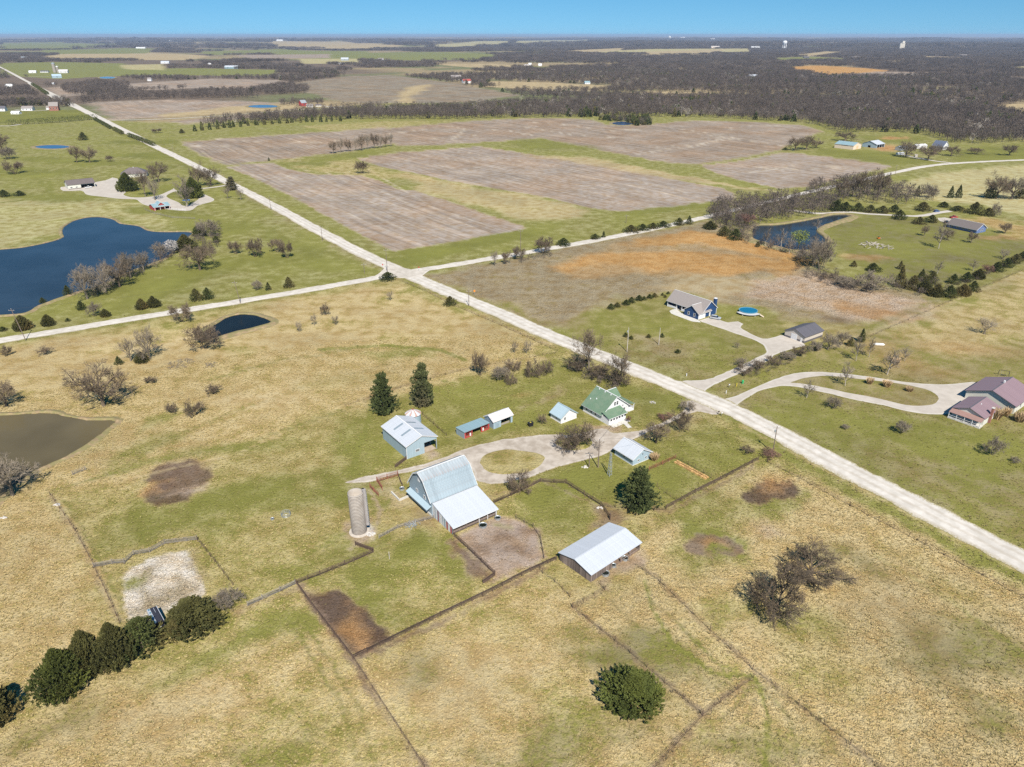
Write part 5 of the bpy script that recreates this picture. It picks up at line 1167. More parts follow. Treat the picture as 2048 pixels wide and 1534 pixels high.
def barn():
    r = empty('barn', (-19.9, 173.9, 0), R(36.6), 'big gambrel barn in pale blue-grey metal with white lean-to roof', 'barn')
    L, Wd, eh, kw, kh, rh = 14.4, 12.2, 5.0, 5.4, 9.9, 11.35; h = House(r, L, Wd, eh, eh)
    h.wall('y+', M_BLUE2, z1=eh); h.wall('y-', M_BLUE2, z1=eh - .3)
    prof = [(-Wd / 2, eh), (Wd / 2, eh), (kw / 2, kh - .08), (0, rh - .08), (-kw / 2, kh - .08)]
    for f, sx in (('x-', -1), ('x+', 1)):
        h.wall(f, M_BLUE2, z1=eh); mb = MB(); x = sx * L / 2
        mb.prism([(x, y, z) for y, z in prof], (0, 0, 0), (-sx * .16, 0, 0)); h.fix(mb.build('gable', M_BLUE2, r))
    lines = [((-kw / 2, kh), (-Wd / 2 - .35, eh - .3)), ((0, rh), (-kw / 2 - .06, kh - .03)), ((0, rh), (kw / 2 + .06, kh - .03)), ((kw / 2, kh), (Wd / 2 + .35, eh - .3))]
    rf = MB(); rf.bar((-L / 2 - .5, 0, rh + .1), (L / 2 + .5, 0, rh + .1), .4, .06)
    for x in (-L / 2 - .55, L / 2 + .55):
        for (a, b) in lines: rf.bar((x, a[0], a[1] - .06), (x, b[0], b[1] - .06), .08, .3)
    o = h.fix(rf.build('roof', M_WHITE, r)); TL = L + 1.0; n = 17; w = TL / n
    for (a, b) in lines:
        mb = MB(); q = [(0, a[0], a[1]), (w - .03, a[0], a[1]), (w - .03, b[0], b[1]), (0, b[0], b[1])]; mb.hexa(q, [(p[0], p[1], p[2] + .08) for p in q])
        q = [(w - .05, a[0], a[1] + .08), (w + .02, a[0], a[1] + .08), (w + .02, b[0], b[1] + .08), (w - .05, b[0], b[1] + .08)]; mb.hexa(q, [(p[0], p[1], p[2] + .04) for p in q])
        me = mb.mesh('roof_sheet', streak('metal_barn_roof_upper', (.31, .345, .36), .2, .5, rust=.26, rnd=.08, gscale=(2.2, .5, .5)) if a[0] == 0 else M_BROOF)
        for i in range(n): inst('roof_sheet', me, o, (-TL / 2 + i * w, 0, rng.uniform(-.006, .006)))
    for i in range(4): h.box('lightning_rod', M_GALV, -5.5 + i * 3.7, -5.46 + i * 3.7, -.02, .02, rh + .1, rh + .9)
    h.window('x-', .3, 8.2, .8, .9, bars=0, pane=M_WHITE); h.window('x-', -3.2, 6.1, .8, .9, bars=0, pane=M_GLASS); h.window('x-', 1.8, 3.9, .9, 1.0, pane=M_GLASS); h.window('x-', -2.4, 3.9, .9, 1.0, pane=M_GLASS)
    # awning across the foot of the gable
    mb = MB(); q = [(-L / 2 - .02, -5.9, 3.2), (-L / 2 - .02, 5.9, 3.2), (-L / 2 - 1.5, 5.9, 2.45), (-L / 2 - 1.5, -5.9, 2.45)]; mb.hexa(q, [(p[0], p[1], p[2] + .09) for p in q]); h.fix(mb.build('awning', M_LTBLUE, r))
    h.door('x-', 0, 3.0, 2.3, M_BOARD); h.box('wall_base', CONCM, -L / 2 - .25, -L / 2 - .03, -5.9, 5.9, -.2, .6)
    # lean-to
    lw, lh = 10.2, 2.3; y1 = -Wd / 2 - lw
    h.shed_roof(M_WROOF, -L / 2 + .1, L / 2 + .5, -Wd / 2 - .16, 4.45, y1 - .5, lh, 1.0, edge=M_WHITE)
    g = lambda y: lh + (y - y1) / lw * 2.05 - .12
    n = 26; w = lw / n; mat_ = [M_WHITE2, M_BLUE2, M_WHITE2, M_RED, M_BLUE2, M_WHITE2, M_GREYW]
    for i in range(n):
        y = y1 + (i + .5) * w; h.fix(MB().box(-L / 2 + .2, -L / 2 + .26, y - w * .48, y + w * .48, -.2, g(y) + rng.uniform(-.05, .02)).build('plank', M_RED if i in (1, 2, 6, 7, 18) else mat_[rng.choice((0, 1, 2, 4, 5))], r))
    n = 14; w = lw / n
    for i in range(n):
        y = y1 + (i + .5) * w; h.fix(MB().box(L / 2 + .2, L / 2 + .26, y - w * .48, y + w * .48, -.2, g(y)).build('plank', M_WHITE2, r))
    for x in (-6.9, -2.6, 1.6, 4.4, 7.2): h.post(x, y1 + .1, lh - .05, M_WHITE2 if x > 0 else M_BOARD, .2)
    for z in (.3, .65, 1.0): h.box('rail', M_BOARD, -7.0, 7.3, y1 + .02, y1 + .1, z, z + .22)
    h.box('earth_floor', plain('earth_floor', (.20, .14, .10), .95, .3, 1), -7.0, 7.2, y1 + .2, -Wd / 2, -.2, .03)
barn()
def silo():
    p = at(719, 1063); r = empty('silo', (p.x, p.y, 0), 0, 'tall open-topped concrete stave silo with steel hoops', 'silo')
    R0, Hh = 1.98, 12.6; n = 28
    MB().lathe([(R0 - .14, .6), (R0 - .14, Hh), (R0, Hh), (R0, -.2)], 36).build('wall', M_CONC2, r, True)
    hp = MB().lathe([(R0 + .001, -.045), (R0 + .05, -.035), (R0 + .05, .035), (R0 + .001, .045)], 30).mesh('hoop', plain('hoop_steel', (.13, .105, .09), .8, .2, 2))
    for i in range(27): inst('hoop', hp, r, (0, 0, .5 + i * .45))
    MB().lathe([(R0 + .8, -.2), (R0 + .75, .16), (R0 + .02, .22)], 30).build('footing', plain('footing', (.48, .42, .35), .9, .2, 1.5), r)
    a = R(5); c = Vector((math.cos(a) * (R0 + .4), math.sin(a) * (R0 + .4), 0)); mb = MB(); pts = []
    mb.tube([c + Vector((0, 0, 2.2)), c + Vector((0, 0, Hh - .2)), c + Vector((-.1, 0, Hh + .7))], .52, 8); mb.build('chute', plain('chute_metal', (.33, .30, .28), .7, .2, 2), r)
    MB().box(R0 - .3, R0 + .3, .5, .56, Hh - .2, Hh + 1.0).build('chute_cap', M_BLACKP, r)
    MB().lathe([(.01, .9), (R0 - .15, .6)], 24).build('silage_floor', plain('silage', (.24, .21, .11), .95, .3, 1.5), r)
    for i in range(20): MB().box(R0 + .9, R0 + .98, -.25, .25, 1.0 + i * .55, 1.05 + i * .55).build('rung', M_GALV, r)
silo()

# ------------------------------------------------------------------ neighbours
def blue_house():
    r = empty('ranch_house', (86.77, 332.02, 0), R(-51.5), 'navy blue ranch house with grey shingle roof and white porch posts', 'house')
    h = House(r, 21.4, 10.2, 3.3, 7.4); h.wall('x-', M_NAVY); h.wall('x+', M_NAVY); h.wall('y+', M_NAVY)
    mb = MB()
    for a, b, c, d in cells(-10.7, 10.7, -.2, 3.2, [(-9, -6.4, .9, 2.6), (-3.2, -2, 0, 2.4), (-1.5, 2.4, .9, 2.6)]): mb.box(a, b, -3.3, -3.15, c, d)
    h.fix(mb.build('wall', M_NAVY, r))
    for x, w in ((-7.7, 2.6), (.45, 3.9)):
        o = h.box('window', M_WHITE, x - w / 2, x + w / 2, -3.33, -3.2, .9, 1.0); MB().box(x - w / 2, x + w / 2, -3.25, -3.2, 1.0, 2.6).build('pane', M_GLASS, o)
    h.door('y-', -2.6, 1.1, 2.3, M_BLACKP, d=-1.85)
    for x in (-10.5, -4.9, -1.7, 2.6): h.post(x, -5.0, 3.3, M_WHITE, .34)
    h.box('porch_floor', CONCM, -10.7, 3.2, -5.1, -3.3, -.1, .3); h.box('porch_wall', M_WHITE, -10.4, -5.2, -5.1, -4.95, .3, 1.1); h.box('porch_wall', M_WHITE, -1.5, 2.5, -5.1, -4.95, .3, 1.1)
    h.roof(M_GREYSH, .45, .4, 30, th=.1, fascia=M_WHITE)
    h.box('chimney', M_NAVY, 8.4, 9.6, 5.2, 6.6, 0, 7.0); h.box('chimney_cap', M_WHITE, 8.3, 9.7, 5.1, 6.7, 7.0, 7.15)
    off, a = rel(r, 87.9, 324.4, 37.5); g = House(r, 8.6, 8.6, 3.0, 6.0, off, a)
    g.wall('x-', M_NAVY); g.wall('y-', M_WHITE, [(-3.6, -.4, -1, 2.3), (.6, 3.4, -1, 2.3)]); g.wall('y+', M_NAVY)
    g.roof(M_GREYSH, .4, .4, 30, th=.1, fascia=M_WHITE); g.door('y-', -2.0, 3.2, 2.3, M_WHITE, 4, d=-.06, name='garage_door', handle=False); g.box('garage_floor', M_BLACK, -4, 4.2, -4, 4, -.1, .05)  # garage floor painted near-black for the shade indoors
    for u in (-1.7, 1.7): g.window('x-', u, .9, .9, 1.5)
    g.box('corner_trim', M_WHITE, -4.36, -4.1, -4.36, -4.1, 0, 3.0); h.box('corner_trim', M_WHITE, 10.6, 10.8, 5.0, 5.2, 0, 3.2)
blue_house()
def charcoal_garage():
    r = empty('pole_garage', (128.66, 297.75, 0), R(35.5), 'tan pole garage with charcoal metal roof and white overhead door', 'garage')
    h = House(r, 13.2, 10, 2.95, 5.0); h.walls(M_TAN); h.roof(M_DARK, .35, .35, 1.0, fascia=M_DARK)
    for f in ('x-', 'y-', 'y+', 'x+'):
        hh = h.half(f) - .02; P = [h.pt(f, -hh, .035, -.1), h.pt(f, hh, .035, -.1), h.pt(f, hh, .005, -.1), h.pt(f, -hh, .005, -.1)]
        h.fix(MB().hexa(P, [(p[0], p[1], .85) for p in P]).build('wainscot', M_DARK, r))
    h.door('x-', .3, 3.0, 2.6, M_WHITE, 4, d=.06, name='overhead_door', handle=False); h.door('x-', -3.4, .95, 2.0, M_WHITE, d=.06)
charcoal_garage()
def plum_house():
    r = empty('shop_house', (177.6, 236.4, 0), R(38.6), 'cream house with plum-brown metal roofs, brick chimney and railed porch', 'house')
    h = House(r, 17, 16.0, 3.3, 6.3); h.walls(M_CREAM); h.roof(M_PLUM, .5, .6, 1.0, fascia=M_DARK)
    h.window('y-', -3, 1, 1.2, 1.2); h.window('y-', 3, 1, 1.2, 1.2); h.box('roof_vent', M_WHITE, 1.0, 1.5, -.25, .25, 6.3, 7.2); h.box('roof_vent', M_WHITE, 1.3, 2.2, -.15, .15, 6.5, 6.8)
    off, a = rel(r, 161.8, 223.9, 38.6); g = House(r, 12.8, 10.0, 3.2, 5.1, off, a)
    g.wall('x-', M_CREAM); g.wall('y-', M_CREAM); g.wall('y+', M_CREAM); g.roof(M_PLUM, .4, .4, 1.0, fascia=M_DARK)
    for u in (-3, 0, 3): g.window('x-', u, .9, 1.1, 1.3)
    g.window('y-', 1, 1, 1, 1.2); g.box('roof_vent', M_WHITE, -.2, .1, -1.2, -.9, 4.6, 5.1)
    g.box('chimney', M_BRICK, -2.2, -1.2, -5.7, -5.05, 0, 5.6); g.box('chimney_cap', CONCM, -2.3, -1.1, -5.8, -4.95, 5.6, 5.75)
    mb = MB(); q = [(-6.4, -5.2, 3.0), (-6.4, 5.2, 3.0), (-9.2, 5.2, 2.35), (-9.2, -5.2, 2.35)]; mb.hexa(q, [(p[0], p[1], p[2] + .09) for p in q]); g.fix(mb.build('porch_roof', plain('porch_roof_brown', (.30, .185, .155), .6, .1, 1), r))
    g.box('porch_floor', CONCM, -9.2, -6.4, -5.2, 5.2, -.1, .35)
    for y in (-5.0, -2.5, 0, 2.5, 5.0): g.post(-9.05, y, 2.4, M_WHITE, .16)
    for z in (.65, 1.25): g.box('rail', M_WHITE, -9.1, -9.0, -5.0, 5.0, z, z + .07)
plum_house()
def west_homestead():
    r = empty('carport_shed', (-377.8, 646.7, 0), R(38.2), 'cream shed with brown metal roof and open bay on the concrete yard', 'shed')
    h = House(r, 21, 15, 4.0, 6.8); h.walls(M_CREAM, {'y-': [(-.5, 10, -1, 3.3)]}); h.roof(M_BROWN, .4, .4, 1.2, fascia=M_BROWN)
    h.window('y-', -8, 1.2, 1.6, .7, bars=0); h.window('y-', -4, 1.2, 1.6, .7, bars=0); h.box('floor', CONCM, -10, 10, -7.2, 7.2, -.1, .06)
    h.box('wainscot', M_BROWN, -10.4, -.6, -7.55, -7.505, -.1, .7)
    r = empty('small_barn', (-269.9, 559.3, 0), R(42), 'small red barn with raised gable and spreading teal roof by the pond', 'barn')
    h = House(r, 11.7, 10.6, 2.7, 4.3); h.wall('x-', M_RED); h.wall('x+', M_RED); h.wall('y+', M_RED); h.wall('y-', M_RED, [(-4.6, -1.6, -1, 2.1), (-1.2, 1.8, -1, 2.1), (2.2, 5.2, -1, 2.1)]); h.roof(M_TEAL, .5, .4, 1.0, fascia=M_WHITE)
    for x in (-5.4, -1.4, 2, 5.4): h.post(x, -5.5, 2.6, M_WHITE, .25)
    g = House(r, 6.4, 5.4, 3.5, 5.6, (0, -.6), R(90)); g.wall('x-', M_RED, ); g.wall('x+', M_RED); g.wall('y-', M_RED); g.wall('y+', M_RED); g.roof(M_TEAL, .4, .4, 1.0, fascia=M_WHITE)
    p = at(270, 352); r = empty('hipped_house', (p.x, p.y, 0), R(20), 'brown hipped-roof house half hidden by a big cedar', 'house')
    h = House(r, 22, 15, 3.2, 3.2); h.walls(M_CREAM); mb = MB()
    mb.add([(-11.6, -8.1, 3.1), (11.6, -8.1, 3.1), (11.6, 8.1, 3.1), (-11.6, 8.1, 3.1), (-3.5, 0, 8.0), (3.5, 0, 8.0)], [(3, 2, 1, 0), (0, 1, 5, 4), (2, 3, 4, 5), (1, 2, 5), (3, 0, 4)]); h.fix(mb.build('roof', M_BROWN, r))
    h.door('y-', -7, 4, 2.4, M_WHITE, 4, name='garage_door', handle=False); h.window('y-', 2, 1, 1.6, 1.3); h.box('roof_vent', M_WHITE, -.2, .3, -.3, .2, 7.7, 8.4)
west_homestead()
def east_homestead():
    r = empty('metal_barn', (395, 889.5, 0), R(-50.8), 'peach metal barn with teal roof at the field edge', 'barn')
    h = House(r, 23, 18.5, 4.6, 7.4); h.walls(M_PEACH); h.roof(M_TEAL, .3, .3, 1.5, fascia=M_PEACH); h.door('x+', 0, 5, 4, plain('peach_door', (.70, .48, .28), .7, .05, 1), 0, name='sliding_door'); h.window('y-', 1, 3.6, 8, .7, bars=0)
    r = empty('hay_barn', (429.5, 899.4, 0), R(36), 'pale blue hay barn with white roof, open along one side', 'barn')
    h = House(r, 17, 18, 4.2, 7.4); h.wall('x-', M_BLUE, [(-1.5, 2, -1, 2.5)]); h.wall('x+', M_BLUE); h.wall('y+', M_BLUE); h.wall('y-', M_BLUE, [(-7.5, -2.8, -1, 3.4), (-2.3, 2.4, -1, 3.4), (2.9, 7.6, -1, 3.4)]); h.roof(M_WROOF, .5, .5, 1.5)
    r = empty('farmhouse', (499.4, 881.9, 0), R(-58), 'white farmhouse with slate-blue roof behind bare yard trees', 'house')
    h = House(r, 13, 11, 4.2, 9.2); h.walls(M_WHITE); h.roof(plain('slate_roof', (.11, .13, .18), .7, .1, 1), .5, .5, 20, fascia=M_WHITE)
    for u in (-3, 0, 3): h.window('x+', u, 1, 1, 1.4); h.window('y-', u, 1, 1, 1.4)
    for px, py, L, W_, hh, a, lab, m in ((1803, 300, 15, 7, 5, 30, 'grey tin shed beside junk and bare trees', M_GALV), (1800, 309, 9, 3, 3, 20, 'white camper trailer parked in front of the grey tin shed', M_WHITE), (1838, 296, 16, 8, 4.5, 20, 'low white shed between the tin shed and the white farmhouse', M_WHITE2), (1832, 313, 5, 2.4, 2.6, 70, 'small tan grain trailer under a bare yard tree', M_TAN)):
        p = at(px, py); r = empty('outbuilding' if 'shed' in lab.split('beside')[0].split('between')[0] else 'trailer', (p.x, p.y, p.z), R(a), lab, 'shed' if L > 12 else 'trailer')
        h = House(r, L, W_, hh * .7, hh if L > 12 else hh * .78); h.walls(m); h.roof(m, .2, .2, 2.5); h.window('y-', 0, hh * .3, L * .15, hh * .22, bars=0); h.door('y-', L * .3, 1.2, hh * .6, M_GREYW)
    r = empty('lap_sided_house', (310.9, 493.3, 0), R(-61), 'slate-blue house with brown shingle roof and white gable trim beyond the lawn', 'house')
    h = House(r, 20.5, 10.5, 2.9, 5.9); sl = plain('slate_blue_siding', (.12, .17, .32), .7, .08, 1); h.walls(sl); h.roof(plain('brown_shingle', (.16, .135, .125), .9, .12, 2), .9, .5, 30, th=.1, fascia=M_WHITE)
    for u in (-1, 1): h.window('x+', u, 1.2, .8, 1.3)
    for x in (-7, -3, 1, 5): h.window('y-', x, 1, 1.2, 1.2)
east_homestead()
def far_building(px, py, wpx, hpx, depth, ang, wall, roof, label, cat='house', name='far_house', ridge=.45, win=2, barn_door=False):
    p, h, w = size_at(px, py, py - hpx, wpx); h = max(h, 2.5)
    r = empty(name, p, R(ang), label, cat); L = max(w * .92, 5); b = House(r, L, max(depth, 4), h * (1 - ridge), h); b.walls(wall); b.roof(roof, .3, .3, 60, th=.12)
    for i in range(win):
        u = L * ((i + .5) / max(win, 1) - .5); b.window('y-', u, h * .2, L * .08, h * .2, bars=0)
    if barn_door: b.door('y-', 0, L * .2, h * .4, M_GREYW, handle=False)
    return r
FB = [
 (110, 221, 18, 17, 10, 15, M_BRICK, M_GREYSH, 'red brick house with white columns beside the gravel road', 3), (98, 219, 8, 7, 7, 15, M_WHITE, M_GREYSH, 'small white outbuilding left of the red brick house', 1),
 (57, 221, 22, 9, 12, 10, M_WHITE, M_GREYSH, 'white house with grey roof left of the brick house', 3), (33, 228, 18, 6, 8, 0, M_WHITE, M_WHITE, 'long white trailer-like shed at the meadow edge', 2), (5, 222, 16, 10, 10, 10, M_WHITE, M_DARK, 'dark-roofed white house at the edge among bare trees', 2),
 (20, 177, 14, 9, 12, 20, M_CREAM, M_WHITE, 'cream house by trees left of the gravel road', 2), (66, 146, 14, 5, 14, 20, M_WHITE, M_WHITE, 'white metal barn left of the twin silos', 1), (90, 145, 16, 4, 12, 10, M_WHITE2, M_DARK, 'low open cattle shed near the twin silos', 3),
 (114, 156, 18, 8, 16, 35, M_BLUE, M_LTBLUE, 'pale teal barn with arched gable below the silos', 1), (128, 146, 18, 7, 12, 10, M_WHITE2, M_RUSTROOF, 'old rusty-roofed barn right of the twin silos', 2),
 (107, 169, 4, 4, 5, 0, M_WHITE, M_WHITE, 'tiny white shed on the far field edge', 0), (300, 162, 8, 7, 8, 0, M_WHITE, M_GREYSH, 'white farmhouse among cedars beside the far ploughed field', 1), (331, 127, 17, 5, 20, 10, M_WHITE, M_WROOF, 'long white barn in the far open country', 1), (464, 137, 28, 6, 24, 5, M_TEAL, M_WROOF, 'very long pale green barn in the far country', 2),
 (420, 129, 7, 3, 10, 0, M_WHITE, M_WHITE, 'small white far barn beside a tree line', 0), (606, 212, 12, 12, 12, 40, M_RED, M_GALV, 'red barn with grey gambrel roof beside the blue pond lane', 1), (620, 214, 14, 6, 10, 10, M_WHITE2, M_GREYSH, 'low grey-roofed house next to the red barn', 3), (637, 213, 12, 5, 8, 10, M_CREAM, M_BROWN, 'brown-roofed shed under bare trees right of the red barn', 1),
 (912, 160, 22, 10, 18, 10, M_CREAM, M_GREYSH, 'large cream mansion on the ridge by the dark woods', 4), (933, 166, 18, 8, 16, 25, M_WHITE, plain('red_metal_roof', (.36, .08, .06), .6, .1, 1), 'white shop with red roof beside the cream mansion', 1),
 (1174, 168, 12, 6, 12, 10, M_WHITE, M_TEAL, 'white cottage with green roof at the wood edge', 2), (1505, 156, 22, 7, 22, 20, M_GALV, M_WROOF, 'grey metal barn alone in the right-hand woods', 1), (1052, 132, 10, 3, 12, 10, M_PEACH, M_RUSTROOF, 'tan far farm shed on the left of the green slope', 1), (1060, 131, 6, 5, 10, 0, M_WHITE, M_WHITE, 'white far house on the green slope, left one', 1), (1080, 132, 7, 5, 10, 0, M_WHITE, M_WHITE, 'white far house on the green slope, right one', 1),
 (690, 121, 16, 6, 20, 5, M_GALV, M_WROOF, 'grey far barn at the left of the distant farm cluster', 1), (762, 121, 12, 5, 12, 0, M_WHITE, M_GREYSH, 'white far house at the right of the distant farm cluster', 1), (727, 120, 8, 4, 12, 0, M_CREAM, M_BROWN, 'cream far house in the middle of the distant farm cluster', 1), (683, 128, 12, 3, 14, 0, M_WHITE, M_WROOF, 'white far shed in front of the distant farm cluster', 1),
 (557, 133, 8, 4, 10, 0, M_WHITE, M_GREYSH, 'white far house inside the left wood belt', 1), (1612, 161 - 45, 12, 3, 14, 0, M_DARK, M_DARK, 'dark far barn on the green far meadow', 0), (1711, 118, 18, 5, 20, 0, M_WHITE, M_GREYSH, 'wide white far house with grey roof beyond the far green meadow', 2), (1772, 118, 14, 4, 16, 0, M_GREYW, M_GALV, 'grey far house half hidden in the town woods', 1),
 (1640, 88, 30, 4, 80, 5, M_TAN, M_TAN, 'long tan school building on the edge of the far town', 2), (1664, 88, 26, 4, 60, 5, M_PEACH, M_CREAM, 'long cream building beside the tan school', 2), (1835, 91, 12, 3, 40, 0, M_WHITE, M_WHITE, 'white far warehouse right of the grain elevator', 0), (1925, 113, 16, 4, 30, 0, M_CREAM, M_GREYSH, 'cream far house on the dry hill pasture', 1), (1922, 92, 10, 3, 40, 0, M_WHITE, M_WHITE, 'white far warehouse at the right of the town', 0), (1975, 92, 14, 3, 60, 0, M_WHITE, M_WROOF, 'long white far shed near the right edge of town', 0),
 (30, 101 + 12, 14, 4, 20, 0, M_PEACH, M_BROWN, 'brown-roofed far house at the top left among trees', 1), (50, 117, 14, 4, 16, 0, M_GREYW, M_GALV, 'grey far barn at the top left', 1), (197, 120, 10, 4, 14, 0, M_WHITE, M_WROOF, 'white far shed in the tan field behind the silos', 1), (185, 119, 6, 3, 10, 0, M_CREAM, M_GREYSH, 'cream far house left of the white far shed', 1), (160, 120, 14, 4, 14, 0, M_GREYW, M_DARK, 'dark-roofed far farmhouse behind the silos', 1), (282, 97, 20, 3, 24, 0, M_WHITE, M_WHITE, 'bright white far farm shed above the left meadows', 0), (560, 82, 14, 3, 60, 0, M_WHITE, M_WHITE, 'white far building on the left ridge', 0), (338, 83, 10, 2.5, 40, 0, M_WHITE, M_WHITE, 'white far building on the hazy left skyline', 0), (1430, 96, 18, 4, 40, 0, M_PEACH, M_TAN, 'tan far farm on the bare ridge', 0), (1510, 97, 18, 4, 40, 0, M_CREAM, M_WHITE, 'pale far farm group right of the bare ridge', 0), (1365, 77, 10, 3, 60, 0, M_WHITE, M_WHITE, 'white far house on the hilltop right of the far water tank', 0), (1425, 80, 10, 3, 60, 0, M_CREAM, M_WHITE, 'pale far house on the wooded hilltop', 0),
]
for a in FB: far_building(*a[:8], a[8], 'barn' if ('barn' in a[8] or 'shed' in a[8] or 'warehouse' in a[8]) else 'building' if 'building' in a[8] else 'house', 'far_barn' if 'barn' in a[8] else 'far_shed' if 'shed' in a[8] else 'far_house', .45, a[9])
def far_silo(px, py, hpx, wpx, label, cap):
    p, h, w = size_at(px, py, py - hpx, wpx); r = empty('far_silo', p, 0, label, 'silo')
    MB().lathe([(w / 2, -1), (w / 2, h)], 16, cap=True).build('wall', M_CONC2, r); MB().lathe([(w / 2 + .2, h), (w / 2, h + w * .3), (.1, h + w * .5)], 16).build('dome', cap, r)
far_silo(110, 145, 17, 6, 'tall concrete silo of the far dairy farm', M_GALV); far_silo(116.5, 145, 11, 4.2, 'short white-capped silo next to the tall far silo', M_WHITE)
def water_tower(px, py, hpx, wpx, label):
    p, h, w = size_at(px, py, py - hpx, wpx); r = empty('water_tower', p, 0, label, 'water tower'); R0 = w / 2
    MB().lathe([(.1, h - R0 * 1.9), (R0 * .7, h - R0 * 1.7), (R0, h - R0 * 1.1), (R0, h - R0 * .5), (R0 * .7, h - R0 * .12), (.1, h)], 20).build('tank', M_WHITE, r, True)
    for i in range(6): a = i * PI / 3; MB().tube([(math.cos(a) * R0 * .85, math.sin(a) * R0 * .85, -1), (math.cos(a) * R0 * .8, math.sin(a) * R0 * .8, h - R0 * 1.2)], R0 * .1, 6).build('leg', M_WHITE, r)
    MB().tube([(0, 0, -1), (0, 0, h - R0 * 1.6)], R0 * .22, 8).build('riser', M_WHITE, r)
water_tower(1568, 98, 17, 8.5, 'white water tower on legs rising over the far town'); water_tower(1339, 79, 7, 5, 'far white water tank on the hazy skyline')
def elevator():
    p, h, w = size_at(1803, 98, 82, 10); r = empty('grain_elevator', p, R(10), 'tall pale concrete grain elevator rising above the far woods', 'grain elevator')
    for i in range(3): MB().lathe([(w * .2, -1), (w * .2, h * .74)], 14, (w * (-.36 + .36 * i), 0), cap=True).build('bin', plain('elevator_concrete', (.62, .56, .46), .8, .06, .2), r)
    MB().box(-w * .2, w * .35, -w * .2, w * .2, h * .7, h).build('headhouse', plain('elevator_concrete', (.62, .56, .46), .8, .06, .2), r)
elevator()
